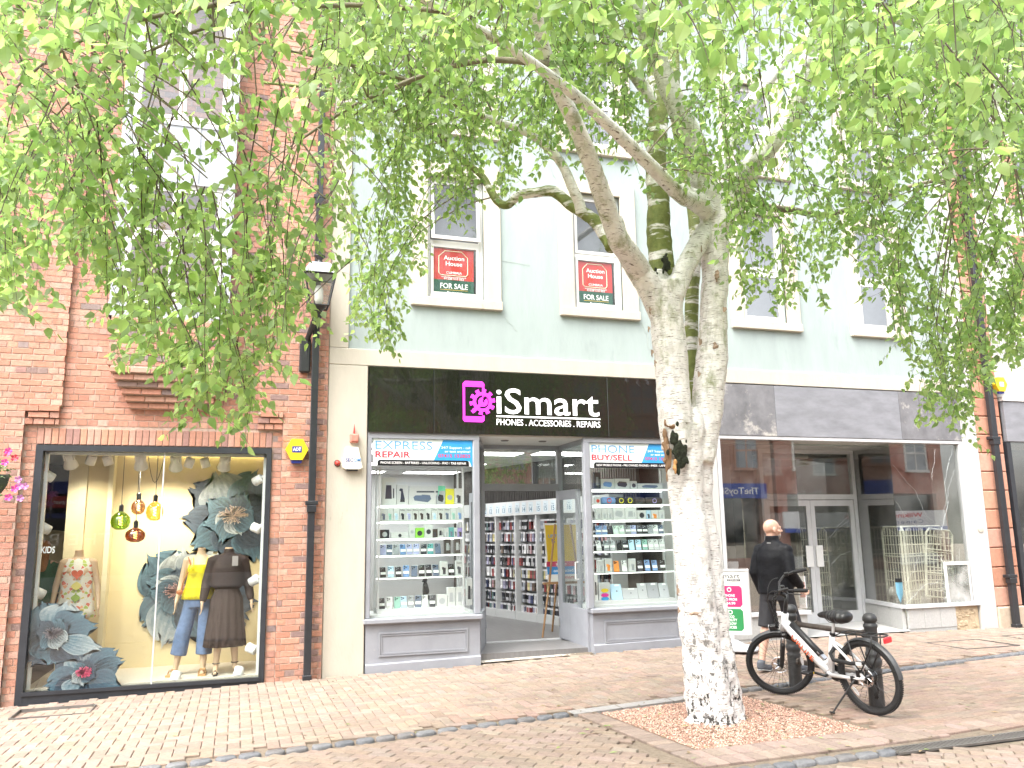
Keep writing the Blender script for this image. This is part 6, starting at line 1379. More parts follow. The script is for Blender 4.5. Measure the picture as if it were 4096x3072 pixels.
for i in (0, 1):
    hip, kn, an, to = [Vector(v) for v in legs_m[i]]; b.tube([hip+Vector((0, 0, .02)), hip.lerp(kn, .5), hip.lerp(kn, 1.02)], [.098, .096, .098], 20)
organic(b, 'shorts', 'shorts', .012, 3, man, local=True)
for i in (0, 1):
    an, to = Vector(legs_m[i][2]), Vector(legs_m[i][3]); b = MB(); hl = an+Vector((0, .03, -.055)); b.capsule(hl, .045, to+Vector((0, .02, 0)), .040); b.capsule(to+Vector((0, .02, -.002)), .040, to+Vector((0, -.06, -.006)), .034); b.capsule(hl+Vector((0, 0, .03)), .043, an+Vector((0, .0, -.01)), .043); organic(b, 'shoe', 'shoe', .010, 3, man, local=True)
    b = MB(); dz = min(0, 0); b.tube([hl+Vector((0, .045, -.035)), hl+Vector((0, 0, -.038)), to+Vector((0, .0, -.036)), to+Vector((0, -.095, -.032))], [.02, .046, .046, .02], 10, flat=.28); b.build('sole', 'sole', man, local=True)
# shopper seen from behind inside the clothes shop
mat('green_top', (.015, .075, .04), .8, var=.2, bump=.2, bscale=10); mat('auburn', (.30, .13, .05), .6, var=.3, scale=30, stretch=(6, 6, .6), bump=.3, bscale=60)
wq = P(165, 2350, 13.4); wo = thing('person', 'shopper with long auburn hair and dark green top inside the clothes shop', 'person', (wq.x, 13.4, .02), (0, 0, math.radians(170))); b = MB(); qq = headprims(b, 1.52, 0, .95)
loft(b, [(.8, 0, 0, .15, .11), (1.0, 0, 0, .13, .10), (1.25, 0, 0, .15, .105), (1.34, 0, 0, .12, .075), (1.4, 0, .01, .055, .055)], 20)
for sx in (-1, 1):
    b.capsule((sx*.09, 0, .85), .085, (sx*.09, -.01, .46), .055); b.capsule((sx*.09, -.01, .46), .055, (sx*.09, .01, .09), .035); b.capsule((sx*.09, .03, .05), .033, (sx*.10, -.11, .035), .028)
    b.capsule((sx*.12, 0, 1.32), .05, (sx*.17, .0, 1.3), .05); b.capsule((sx*.17, 0, 1.3), .047, (sx*.22, .03, 1.04), .037); b.capsule((sx*.22, .03, 1.04), .036, (sx*.17, -.14, .95), .026); hand(b, (sx*.17, -.14, .95), (sx*.13, -.25, .95), sx, .4, .95)
organic(b, 'body', 'skin', .009, 3, wo, local=True)
b = MB(); loft(b, [(.80, 0, 0, .19, .14), (.95, 0, 0, .17, .13), (1.15, 0, 0, .175, .13), (1.28, 0, 0, .17, .12), (1.36, 0, 0, .11, .085), (1.39, 0, .01, .07, .07)], 28)
for sx in (-1, 1): b.tube([(sx*.12, 0, 1.31), (sx*.18, 0, 1.29), (sx*.225, .03, 1.04), (sx*.18, -.12, .955)], [.06, .065, .055, .04], 14)
organic(b, 'top', 'green_top', .012, 3, wo, local=True)
b = MB(); loft(b, [(.20, 0, 0, .105, .085), (.66, 0, 0, .17, .12), (.80, 0, 0, .165, .12), (.86, 0, 0, .15, .11)], 24); organic(b, 'trousers', 'dark_room', .014, 3, wo, local=True)
b = MB(); b.ell((0, .02, 1.555), (.092, .108, .10)); b.capsule((-.03, .075, 1.50), .075, (-.03, .085, 1.26), .06); b.capsule((.04, .07, 1.50), .07, (.04, .085, 1.24), .055); organic(b, 'hair', 'auburn', .01, 3, wo, local=True)
# ================================================================ pavement sign
BA = math.radians(-38); bc = Vector((6.36, 10.05, zg(6.36, 10.05)))
ab_ = thing('pavement_sign', 'white pavement sign with pink and green panels half behind the trunk', 'pavement sign', bc, (0, 0, BA))
mat('sign_frame', (.62, .63, .64), .35, metal=.4, var=.05); mat('sign_face', (.70, .71, .69), .35, var=.03); mat('panel_pink', (.42, .025, .13), .4, var=.03); mat('panel_green', (.025, .22, .07), .4, var=.03); mat('base_grey', (.52, .55, .58), .5, var=.08)
zt, zl = P(2940, 2275, 10.0).z-bc.z, P(2970, 2538, 10.0).z-bc.z; hw = .27
b = MB(); b.bbox(-hw, -hw+.03, -.02, .02, zl, zt, .008); b.bbox(hw-.03, hw, -.02, .02, zl, zt, .008); b.box(-hw+.03, hw-.03, -.019, .019, zt-.03, zt); b.box(-hw+.03, hw-.03, -.019, .019, zl, zl+.03); b.build('frame', 'sign_frame', ab_, local=True)
MB().box(-hw+.03, hw-.03, -.010, .010, zl+.03, zt-.03).build('face', 'sign_face', ab_, local=True)
H_ = zt-zl
def tilepanel(z0, z1, m_):
    w = .165; MB().prism([(-w, z0+.03), (-w+.03, z0), (w-.03, z0), (w, z0+.03), (w, z1-.03), (w-.03, z1), (-w+.03, z1), (-w, z1-.03)], -.0135, -.0105).build('panel', m_, ab_, local=True)
tilepanel(zl+H_*.42, zl+H_*.74, 'panel_pink'); tilepanel(zl+H_*.06, zl+H_*.39, 'panel_green')
text('lettering', 'iSmart', 'txt_black', ab_, 0, zl+H_*.855, -.014, .065, .30, 'c', 0, local=True)
MB().box(-.02, .15, -.013, -.0105, zl+H_*.81, zl+H_*.84).build('strap_line', 'txt_black', ab_, local=True); text('lettering', 'CARLISLE', 'txt_white', ab_, .065, zl+H_*.815, -.0145, .018, .14, 'c', 0, local=True)
for s_, z_ in (('IPHONE', .575), ('LCD FROM', .515), ('£34.99', .455), ('GOOD', .255), ('QUALITY', .205), ('AT LOW', .150), ('PRICES', .095)): text('lettering', s_, 'txt_white', ab_, 0, zl+H_*z_, -.015, .032, .032*len(s_)*.74, 'c', .018, local=True)
for z_ in (.68, .34): MB().torus((0, -.0145, zl+H_*z_), .024, .006, 'y', 18, 5).build('icon', 'txt_white', ab_, local=True)
MB().bbox(-.03, .03, -.02, .02, .12, zl, .004).build('neck', 'sign_frame', ab_, local=True)
b = MB(); n_ = 24; vs = []
for (r_, z_) in ((.34, .03), (.35, .05), (.30, .075), (.16, .10), (.07, .15), (.05, .155)):
    for i in range(n_):
        a = 6.283*i/n_; k_ = 1+.09*math.cos(4*a+math.pi); vs.append((math.cos(a)*r_*k_*1.05, math.sin(a)*r_*k_*.8, z_))
b.add(vs, [(i*n_+j, i*n_+(j+1) % n_, (i+1)*n_+(j+1) % n_, (i+1)*n_+j) for i in range(5) for j in range(n_)]+[tuple(5*n_+j for j in range(n_)), tuple(range(n_))[::-1]]); b.build('base', 'base_grey', ab_, True, local=True)
for a in (.7, 2.4, 3.9, 5.5): MB().lathe([(.03, -.015), (.034, 0), (.03, .015)], (math.cos(a)*.31, math.sin(a)*.24, .034), 12, rot=Matrix.Rotation(math.pi/2, 3, 'X')).build('caster', 'black_rubber', ab_, local=True)

# ================================================================ bollards joined by rails
bl, brr = Vector((5.66, 7.78, .03)), Vector((5.70, 6.64, .03)); mat('cast_iron', (.035, .036, .037), .42, var=.3, scale=18, bump=.12, bscale=40); mat('rusty_rail', (.075, .06, .05), .45, var=.4, scale=14, bump=.1)
cs = thing('cycle_rail', 'two dark cast iron bollards joined by rails behind the bicycle', 'bollard', (bl+brr)/2)
prof = [(.085, -.05), (.085, .02), (.085, .30), (.088, .31), (.088, .33), (.078, .345), (.092, .37), (.098, .395), (.092, .42), (.078, .44), (.086, .455), (.086, .475), (.072, .49), (.072, .70), (.080, .71), (.080, .73), (.066, .742), (.066, .755), (.080, .765), (.083, .78), (.080, .80), (.060, .826), (.03, .838), (.002, .84)]
for p in (bl, brr): MB().lathe([(r_*.80, z_) for r_, z_ in prof], p, 28).build('bollard', 'cast_iron', cs, True)
for z_ in (.64, .26): MB().tube([bl+Vector((0, 0, z_)), brr+Vector((0, 0, z_))], .027, 12).build('rail', 'rusty_rail', cs, True)
for p, sg_ in ((bl, -1), (brr, 1)):
    for z_ in (.64, .26): q = p+Vector((0, sg_*.075, z_)); MB().tube([q, q+Vector((0, sg_*.03, 0))], .038, 12).build('rail_collar', 'rusty_rail', cs)

# ================================================================ bicycle
rear, frnt = Vector((5.43, 6.36, .03)), Vector((5.235, 7.38, .03)); hd = frnt-rear; WB = hd.length; WR = .325
bike = thing('bicycle', 'white step through electric bicycle with black battery leaning by the bollards', 'bicycle', rear, (-.115, 0, math.atan2(hd.y, hd.x)))
mat('frame_white', (.74, .74, .75), .25, var=.02, coat=.5); mat('bike_black', (.014, .014, .015), .35, var=.1); mat('tyre', (.018, .018, .019), .8, var=.25, scale=40, bump=.4, bscale=150); mat('fender', (.06, .062, .066), .4, var=.1); mat('chrome', (.6, .6, .62), .18, metal=1, var=0); mat('orange', (.65, .11, .03), .4, var=0); mat('red_lens', (.5, .02, .03), .15, var=0, emit=(.6, .02, .02), estr=.15); mat('saddle', (.014, .014, .015), .35, var=.1, bump=.05); mat('reflector', (.75, .76, .77), .15, var=0); mat('yellow_mark', (.7, .5, .02), .4, var=0)
def tr(b, M4):
    if M4 is not None: b.v = [tuple(M4 @ Vector(p)) for p in b.v]
    return b
def wheel(cx, M4=None, rotor=True, cass=False):
    c = Vector((cx, 0, WR)); b = MB(); R_ = WR-.026; n_ = 56
    b.torus(c, R_, .026, 'y', n_, 12)
    w = tr(b, M4).build('wheel', 'tyre', bike, True, local=True)
    b = MB()
    for i in range(n_*2):                                                # tread blocks
        a = 6.2832*i/(n_*2)
        for s_ in (-1, 1): 
            q = c+Vector((math.cos(a)*(R_+.022), s_*.013, math.sin(a)*(R_+.022))); b.obox(q, (math.cos(a)*.004, s_*.002, math.sin(a)*.004), (0, .007, 0), (-math.sin(a)*.0055, 0, math.cos(a)*.0055))
    tr(b, M4).build('tread', 'tyre', w, local=True)
    b = MB(); vs = []; pr_ = [(R_-.020, -.013), (R_-.034, -.011), (R_-.038, 0), (R_-.034, .011), (R_-.020, .013)]
    for i in range(n_):
        a = 6.2832*i/n_
        for r_, y_ in pr_: vs.append(c+Vector((math.cos(a)*r_, y_, math.sin(a)*r_)))
    b.add(vs, [(i*5+j, i*5+j+1, ((i+1) % n_)*5+j+1, ((i+1) % n_)*5+j) for i in range(n_) for j in range(4)]); tr(b, M4).build('rim', 'bike_black', w, True, local=True)
    b = MB()
    for i in range(32):
        a = 6.2832*i/32+(.0 if cass else .1); s_ = 1 if i % 2 else -1; a2 = a+(.55 if (i//2) % 2 else -.55)
        b.tube([c+Vector((math.cos(a2)*.028, s_*.03, math.sin(a2)*.028)), c+Vector((math.cos(a)*(R_-.036), s_*.003, math.sin(a)*(R_-.036)))], .0013, 4, caps=False)
    tr(b, M4).build('spokes', 'bike_black', w, local=True)
    RX = Matrix.Rotation(math.pi/2, 3, 'X'); b = MB(); hr = .055 if cass else .022
    b.lathe([(.012, -.06), (.012, -.036), (.03 if not cass else .06, -.035), (hr, -.028), (hr, .028), (.03 if not cass else .06, .035), (.012, .036), (.012, .06)], c, 18, rot=RX); tr(b, M4).build('hub', 'bike_black', w, True, local=True)
    b = MB(); yd = .045
    for i in range(36):
        a0, a1 = 6.2832*i/36, 6.2832*(i+1)/36
        ri = .056+.006*(i % 2)
        q = [c+Vector((math.cos(a)*r_, yd, math.sin(a)*r_)) for r_, a in ((ri, a0), (.080-.003*(i % 3 == 0), a0), (.080-.003*(i % 3 == 0), a1), (ri, a1))]; q2 = [p+Vector((0, -.002, 0)) for p in q]
        if i % 4 != 3: b.add(q+q2, [(0, 1, 2, 3), (7, 6, 5, 4), (0, 4, 5, 1), (1, 5, 6, 2), (2, 6, 7, 3), (3, 7, 4, 0)])
        if i % 6 == 0: b.tube([c+Vector((math.cos(a0)*.02, yd, math.sin(a0)*.02)), c+Vector((math.cos(a0+.4)*.06, yd, math.sin(a0+.4)*.06))], .004, 4)
    b.torus(c+Vector((0, yd, 0)), .078, .0018, 'y', 36, 4); tr(b, M4).build('brake_disc', 'chrome', w, local=True)
    if cass:
        b = MB()
        for i, r_ in enumerate((.055, .048, .041, .034, .028)): b.lathe([(r_, -.001), (r_, .001)], c+Vector((0, -.045-.005*i, 0)), 20, rot=RX)
        tr(b, M4).build('cassette', 'steel', w, local=True)
    b = MB(); a = -.72 if cass else .05+math.pi*1.0
    if not cass: a = math.pi+.0
    q = c+Vector((math.cos(a)*(R_-.085), .012, math.sin(a)*(R_-.085))); td = Vector((-math.sin(a), 0, math.cos(a))); rd = Vector((math.cos(a), 0, math.sin(a)))
    pts = [q+td*(.045*math.cos(t))+rd*(.014*math.sin(t)) for t in [6.2832*i/14 for i in range(14)]]; b.add([p+Vector((0, .004, 0)) for p in pts]+[p-Vector((0, .004, 0)) for p in pts], [tuple(range(13, -1, -1)), tuple(range(14, 28))]+[(i, (i+1) % 14, (i+1) % 14+14, i+14) for i in range(14)]); tr(b, M4).build('wheel_reflector', 'reflector', w, local=True)
    return w
def fender(cx, a0, a1, M4=None, nm='fender', w=.030):
    c = Vector((cx, 0, WR)); b = MB(); vs = []; n_ = 26; R_ = WR+.018
    for i in range(n_+1):
        a = a0+(a1-a0)*i/n_
        for j in range(7):
            s_ = -1+2*j/6; r_ = R_-.018*s_*s_; vs.append(c+Vector((math.cos(a)*r_, s_*w, math.sin(a)*r_)))
    b.add(vs, [(i*7+j, i*7+j+1, (i+1)*7+j+1, (i+1)*7+j) for i in range(n_) for j in range(6)]); return tr(b, M4).build(nm, 'fender', bike, True, local=True)
# steering: front assembly turned to the left about the head tube
HT, HB = Vector((WB-.165, 0, .82)), Vector((WB-.115, 0, .655)); ax = (HT-HB).normalized(); SM = Matrix.Translation(HB) @ Matrix.Rotation(math.radians(42), 4, ax) @ Matrix.Translation(-HB)
wheel(0, None, cass=True); wheel(WB, SM)
fender(0, math.radians(52), math.radians(176), None)
fender(WB, math.radians(50), math.radians(140), SM)
AXR, BBp = Vector((0, 0, WR)), Vector((.425, 0, .295)); ST = Vector((.335, 0, .66))
dt0, dt1 = HB.lerp(HT, .45), BBp+Vector((.01, 0, .03)); b = MB(); b.tube([dt0, dt0.lerp(dt1, .5), dt1], [.052, .060, .056], 16, flat=.8); fr_ = b.build('frame', 'frame_white', bike, True, local=True)
b = MB(); b.tube([HT, HB-ax*.01], [.034, .036], 14); b.build('head_tube', 'frame_white', bike, True, local=True)
b = MB(); b.tube([BBp-Vector((.0, 0, .0)), ST], [.034, .026], 14); b.build('seat_tube', 'frame_white', bike, True, local=True)
b = MB(); b.tube([BBp+Vector((.05, 0, .065)), BBp+Vector((-.02, 0, .14))], [.04, .02], 10, flat=.8); b.tube([BBp+Vector((0, -.04, 0)), BBp+Vector((0, .04, 0))], .032, 14); b.build('bottom_bracket', 'frame_white', bike, True, local=True)
for s_ in (-1, 1):
    b = MB(); b.tube([BBp+Vector((-.02, s_*.025, 0)), Vector((.16, s_*.05, .305)), AXR+Vector((0, s_*.065, 0))], [.020, .017, .015], 10); b.build('chain_stay', 'frame_white', bike, True, local=True)
    b = MB(); b.tube([ST+Vector((.02, s_*.012, -.06)), Vector((.18, s_*.05, .49)), AXR+Vector((0, s_*.065, 0))], [.015, .013, .013], 10); b.build('seat_stay', 'frame_white', bike, True, local=True)
e1 = (dt1-dt0).normalized(); e2 = Vector((e1.z, 0, -e1.x)); e2 = e2 if e2.z > 0 else -e2
b = MB(); p0, p1 = dt0+e1*.075+e2*.050, dt1-e1*.14+e2*.056; b.tube([p0-e1*.004, p0, p1, p1+e1*.004], [.024, .033, .033, .024], 12, flat=1.0); b.build('battery', 'bike_black', bike, True, local=True)
b = MB(); b.obox(p1+e1*.03, e1*.025, (0, .026, 0), e2*.014); b.obox(p1-e1*.02+e2*.006+Vector((0, .0, 0)), e1*.016, (0, .031, 0), e2*.012); b.build('battery_latch', 'steel', bike, local=True)
F4 = Matrix.Identity(4); F4.col[0] = (*e1, 0); F4.col[1] = (0, -1, 0, 0); F4.col[2] = (*e2, 0); F4.col[3] = (*(dt0+e1*.17+Vector((0, .0635, 0))), 1)
text('lettering', 'URLIFE', 'orange', bike, 0, -.026, 0, .050, .30, 'l', .006, frame=F4, local=True)
# saddle and post
b = MB(); b.tube([ST-Vector((-.01, 0, .05)), Vector((.29, 0, .80))], .0135, 12); b.build('seat_post', 'frame_white', bike, True, local=True); MB().tube([ST-Vector((0, 0, .012)), ST+Vector((-.004, 0, .02))], .026, 12).build('seat_clamp', 'bike_black', bike, local=True)
b = MB(); sx0 = .17
for (x_, w_, z_, t_) in ((.15, .085, .835, .055), (.19, .105, .835, .065), (.25, .095, .832, .065), (.30, .065, .835, .055), (.35, .04, .838, .045), (.40, .028, .838, .035), (.43, .022, .832, .028)): b.ell((x_, 0, z_), (.05, w_, t_), 14, 8)
organic(b, 'saddle', 'saddle', .008, 22, bike, local=True); b = MB()
for s_ in (-1, 1):
    b.tube([(.18, s_*.04, .80), (.24, s_*.022, .775), (.33, s_*.02, .78), (.40, 0, .815)], .004, 6)
b.build('saddle_spring', 'bike_black', bike, local=True)
# fork, front light, bars
b = MB(); ca_ = Vector((WB, 0, WR))
for s_ in (-1, 1):
    up_ = HB+Vector((.012, s_*.058, -.03)); lo_ = ca_+Vector((-.02, s_*.058, .0)); b.tube([up_.lerp(lo_, .30), up_.lerp(lo_, .34), lo_, lo_+Vector((.005, 0, -.025))], [.022, .024, .021, .014], 12)
tr(b, SM).build('fork', 'bike_black', bike, True, local=True); b = MB()
for s_ in (-1, 1): up_ = HB+Vector((.012, s_*.058, -.03)); lo_ = ca_+Vector((-.02, s_*.058, 0)); b.tube([up_, up_.lerp(lo_, .36)], .0145, 12)
tr(b, SM).build('stanchion', 'chrome', bike, True, local=True)
b = MB(); b.bbox(HB.x-.018, HB.x+.035, -.082, .082, HB.z-.055, HB.z-.012, .012); tr(b, SM).build('fork_crown', 'bike_black', bike, local=True)
b = MB(); b.tube([HB+Vector((.03, 0, -.02)), HB+Vector((.085, 0, .02))], .009, 8); b.bbox(HB.x+.06, HB.x+.135, -.03, .03, HB.z+.01, HB.z+.065, .012); hl_ = tr(b, SM).build('headlight', 'bike_black', bike, local=True); b = MB(); b.box(HB.x+.136, HB.x+.139, -.024, .024, HB.z+.016, HB.z+.059); tr(b, SM).build('lens', 'reflector', hl_, local=True)
b = MB(); tp_ = HT+ax*.19; b.tube([HT, tp_], [.02, .018], 12); b.tube([tp_-ax*.02, tp_+Vector((.055, 0, .03))], .019, 10); tr(b, SM).build('stem', 'bike_black', bike, True, local=True)
b = MB(); hc = tp_+Vector((.06, 0, .035)); bar = []
for (y_, x_, z_) in ((-.30, -.27, .085), (-.265, -.15, .09), (-.21, -.06, .085), (-.12, -.01, .06), (-.05, 0, .0), (.05, 0, .0), (.12, -.01, .06), (.21, -.06, .085), (.265, -.15, .09), (.30, -.27, .085)): bar.append(hc+Vector((x_, y_, z_)))
b.tube(bar, .0115, 10); hb_ = tr(b, SM).build('handlebar', 'bike_black', bike, True, local=True)
for s_ in (-1, 1):
    b = MB(); b.tube([hc+Vector((-.15, s_*.265, .09)), hc+Vector((-.155, s_*.267, .09)), hc+Vector((-.27, s_*.30, .085)), hc+Vector((-.28, s_*.303, .085))], [.014, .0175, .0185, .015], 12); tr(b, SM).build('grip', 'black_rubber', hb_, True, local=True)
    b = MB(); b.tube([hc+Vector((-.09, s_*.235, .085)), hc+Vector((-.10, s_*.28, .07)), hc+Vector((-.22, s_*.325, .06))], [.010, .007, .005], 8); b.obox(hc+Vector((-.085, s_*.225, .09)), (.02, 0, 0), (0, .02, 0), (0, 0, .016)); tr(b, SM).build('brake_lever', 'bike_black', hb_, local=True)
b = MB()
for s_, o_ in ((-1, 0), (1, .02), (1, -.02)):
    a_ = hc+Vector((0, s_*.19, .075)); c_ = [a_, a_+Vector((.10, -s_*.02, .03)), hc+Vector((.17, s_*.07, -.02+o_)), hc+Vector((.13, s_*.02, -.20)), HB+Vector((.03, s_*.03, .05))]; b.tube([sum((c_[i]*(math.comb(4, i)*t**i*(1-t)**(4-i)) for i in range(5)), Vector()) for t in [j/16 for j in range(17)]], .0035, 6, caps=False)
tr(b, SM).build('cables', 'bike_black', bike, True, local=True)
b = MB(); b.bbox(hc.x-.055, hc.x+.005, -.045, .045, hc.z+.02, hc.z+.035, .006); b.lathe([(.022, 0), (.02, .018), (.01, .024)], hc+Vector((-.05, .13, .085)), 14); tr(b, SM).build('display', 'bike_black', hb_, local=True)
# chain lock hung over the bars: interlocking links
b = MB(); pth = [hc+Vector((.02, .03, .0)), hc+Vector((.08, .05, -.06)), hc+Vector((.09, .04, -.20)), hc+Vector((.10, .03, -.32)), hc+Vector((.10, -.01, -.36)), hc+Vector((.09, -.03, -.24)), hc+Vector((.08, -.03, -.10)), hc+Vector((.02, -.03, .01))]
lk = []
for i in range(len(pth)-1):
    for s_ in range(5): lk.append(pth[i].lerp(pth[i+1], s_/5))
for i in range(len(lk)-1):
    d = (lk[i+1]-lk[i]); L_ = d.length*.78; d.normalize(); sd = d.cross(Vector((.3, 1, .2))).normalized(); sd = sd if i % 2 else d.cross(sd); c0 = (lk[i]+lk[i+1])/2
    b.tube([c0+d*(L_*math.cos(t))+sd*(.013*math.sin(t)) for t in [6.2832*q_/8 for q_ in range(9)]], .0050, 5, caps=False)
tr(b, SM).build('chain_lock', 'bike_black', bike, True, local=True)
# rack, tail light, lock, crank, stand
b = MB(); z_ = .70
b.tube([(.20, -.065, z_), (.19, -.055, z_), (-.22, -.055, z_), (-.24, -.03, z_), (-.24, .03, z_), (-.22, .055, z_), (.19, .055, z_), (.20, .03, z_), (.20, -.03, z_), (.20, -.065, z_)], .0065, 8)
for x_ in (.10, -.02, -.13): b.box(x_-.011, x_+.011, -.055, .055, z_-.003, z_+.003)
for s_ in (-1, 1):
    b.tube([(.13, s_*.058, z_), (.07, s_*.075, .44), (.02, s_*.078, WR+.05)], .006, 8); b.tube([(-.14, s_*.058, z_), (-.12, s_*.068, .60), (.02, s_*.078, WR+.05)], .006, 8)
b.tube([(.20, 0, z_), (.30, 0, .66)], .006, 8); b.build('rear_rack', 'bike_black', bike, True, local=True)
b = MB(); b.bbox(-.265, -.242, -.05, .05, z_-.055, z_-.005, .008); b.build('tail_light', 'red_lens', bike, local=True)
b = MB(); b.tube([(.31, .03, .55), (.34, .06, .50), (.28, .10, .46), (.10, .10, .45), (.0, .09, .46), (-.04, .075, .47)], [.018, .018, .018, .018, .018, .012], 10); b.tube([(.31, .03, .55), (.30, -.04, .53), (.20, -.08, .47)], .016, 8); b.build('fabric_lock', 'black_rubber', bike, True, local=True); MB().box(-.03, .03, .1085, .1115, .445, .475).build('lock_tag', 'reflector', bike, local=True)
b = MB(); ce = BBp+Vector((.165, .075, .015)); b.tube([BBp+Vector((0, .045, 0)), BBp+Vector((0, .072, 0)), ce+Vector((0, .005, 0))], [.014, .015, .011], 8); b.build('crank', 'bike_black', bike, True, local=True); MB().box(ce.x-.05, ce.x-.028, ce.y+.013, ce.y+.017, ce.z-.012, ce.z+.006).build('crank_mark', 'yellow_mark', bike, local=True)
b = MB(); b.tube([BBp+Vector((0, -.06, 0)), BBp+Vector((-.165, -.075, -.01))], .011, 8); b.build('crank', 'bike_black', bike, local=True); b = MB()
b.lathe([(.075, -.002), (.075, .002)], BBp+Vector((0, -.055, 0)), 28, rot=Matrix.Rotation(math.pi/2, 3, 'X')); b.tube([BBp+Vector((0, -.055, .074)), AXR+Vector((0, -.055, .05))], .004, 5); b.tube([BBp+Vector((0, -.055, -.074)), Vector((.02, -.055, WR-.10))], .004, 5); b.build('chain', 'bike_black', bike, local=True)
for c0 in (ce+Vector((0, .055, 0)), BBp+Vector((-.165, -.13, -.01))): b = MB(); b.bbox(c0.x-.048, c0.x+.048, c0.y-.038, c0.y+.038, c0.z-.012, c0.z+.012, .006); b.tube([c0-Vector((0, .06, 0)), c0], .007, 6); b.build('pedal', 'bike_black', bike, local=True)
b = MB(); b.tube([Vector((-.01, -.05, WR-.03)), Vector((-.03, -.055, WR-.12)), Vector((.01, -.055, WR-.19))], [.012, .014, .018], 8); b.lathe([(.024, -.006), (.024, .006)], (.0, -.055, WR-.18), 12, rot=Matrix.Rotation(math.pi/2, 3, 'X')); b.build('derailleur', 'bike_black', bike, local=True)
Mi = (ROOTM[bike.name]).inverted(); ftp = Mi @ Vector((5.13, 6.55, .034)); b = MB(); ks = Vector((.12, .055, .295)); b.tube([ks, ks.lerp(ftp, .12), ks.lerp(ftp, .97), ftp], [.016, .010, .008, .008], 8); b.obox(ks, (.03, 0, 0), (0, .015, 0), (0, 0, .03)); b.tube([ftp-Vector((.02, 0, -.004)), ftp+Vector((.03, 0, .004))], .008, 6); b.build('kickstand', 'bike_black', bike, True, local=True)
b = MB()
for s_ in (-1, 1):
    b.tube([AXR+Vector((0, s_*.06, 0)), AXR+Vector((-.31, s_*.032, .10))], .0022, 5)
    b.tube([AXR+Vector((0, s_*.06, 0)), AXR+Vector((-.14, s_*.032, .31))], .0022, 5)
b.build('fender_stay', 'bike_black', bike, local=True)
b = MB(); b.obox(AXR+Vector((.055, .062, .035)), (.02, 0, 0), (0, .014, 0), (0, 0, .03)); b.build('brake_caliper', 'bike_black', bike, local=True)
# ================================================================ silver birch
def birch_mat(name, moss):
    m = bpy.data.materials.new(name); m.use_nodes = True; MATS[name] = m; N = m.node_tree.nodes; L = m.node_tree.links; b = N['Principled BSDF']; b.inputs['Roughness'].default_value = .7
    tc = N.new('ShaderNodeTexCoord'); pos = tc.outputs['Object']
    def noise(scale, st=(1, 1, 1), detail=5, rough=.6):
        mp = N.new('ShaderNodeMapping'); mp.inputs['Scale'].default_value = st; L.new(pos, mp.inputs[0]); n = N.new('ShaderNodeTexNoise'); n.inputs['Scale'].default_value = scale; n.inputs['Detail'].default_value = detail; n.inputs['Roughness'].default_value = rough; L.new(mp.outputs[0], n.inputs['Vector']); return n.outputs[0]
    def rng_(v, a, c, lo=0, hi=1):
        r = N.new('ShaderNodeMapRange'); r.inputs[1].default_value = a; r.inputs[2].default_value = c; r.inputs[3].default_value = lo; r.inputs[4].default_value = hi; L.new(v, r.inputs[0]); return r.outputs[0]
    def mix(f, a, c):
        x = N.new('ShaderNodeMix'); x.data_type = 'RGBA'; L.new(f, x.inputs[0])
        for s_, v in ((6, a), (7, c)):
            if isinstance(v, tuple): x.inputs[s_].default_value = (*v, 1)
            else: L.new(v, x.inputs[s_])
        return x.outputs[2]
    def mul(a, c):
        x = N.new('ShaderNodeMath'); x.operation = 'MULTIPLY'; L.new(a, x.inputs[0]); L.new(c, x.inputs[1]); return x.outputs[0]
    col = mix(rng_(noise(3, (1, 1, 1.6)), .35, .7), (.74, .73, .715), (.70, .675, .645))
    col = mix(rng_(noise(5, (1, 1, 14), 6), .52, .60), col, (.76, .755, .74))
    col = mix(rng_(noise(6, (1, 1, 3), 6, .7), .68, .73), col, (.42, .29, .17))               # tan peeling patches
    sep = N.new('ShaderNodeSeparateXYZ'); L.new(pos, sep.inputs[0]); z = sep.outputs[2]
    lent = rng_(noise(13, (1, 1, 12), 4), .585, .64); col = mix(lent, col, (.12, .09, .07))       # dark horizontal lenticels
    fis = mul(rng_(noise(13, (1.2, 1.2, .8), 7, .75), .525, .57), rng_(z, .25, 1.5, 1, .12)); col = mix(fis, col, (.03, .026, .022))   # black fissures of old bark low down
    knot = rng_(noise(3.1, (1, 1, 1.5), 7, .75), .69, .74); col = mix(knot, col, (.10, .075, .05))
    if moss:
        g = mix(rng_(noise(14, (1, 1, 1)), .3, .7), (.10, .13, .025), (.20, .23, .06))
        mk = rng_(noise(4.2, (.5, .5, 2.2), 4), .40, .47) if moss > .5 else rng_(noise(2.6, (1, 1, 1.3), 6, .7), .55, .66)
        col = mix(mk, col, g)
    else:
        g = (.20, .23, .08); mk = mul(rng_(noise(2.8, (1.5, 1.5, .8), 6, .7), .54, .66), rng_(z, 2.0, 2.8)); mm_ = N.new('ShaderNodeMath'); mm_.operation = 'MULTIPLY'; mm_.inputs[1].default_value = .75; L.new(mk, mm_.inputs[0]); col = mix(mm_.outputs[0], col, g)
    L.new(col, b.inputs['Base Color'])
    bp = N.new('ShaderNodeBump'); bp.inputs['Strength'].default_value = .45; bp.inputs['Distance'].default_value = .02
    ad = N.new('ShaderNodeMath'); ad.operation = 'ADD'; L.new(noise(14, (1, 1, 6), 6), ad.inputs[0]); L.new(rng_(noise(13, (1.2, 1.2, .8), 7, .75), .5, .62, .6, -.6), ad.inputs[1]); L.new(ad.outputs[0], bp.inputs['Height']); L.new(bp.outputs[0], b.inputs['Normal'])
birch_mat('birch', 0); birch_mat('birch_moss', .9); birch_mat('birch_mossy', .4)
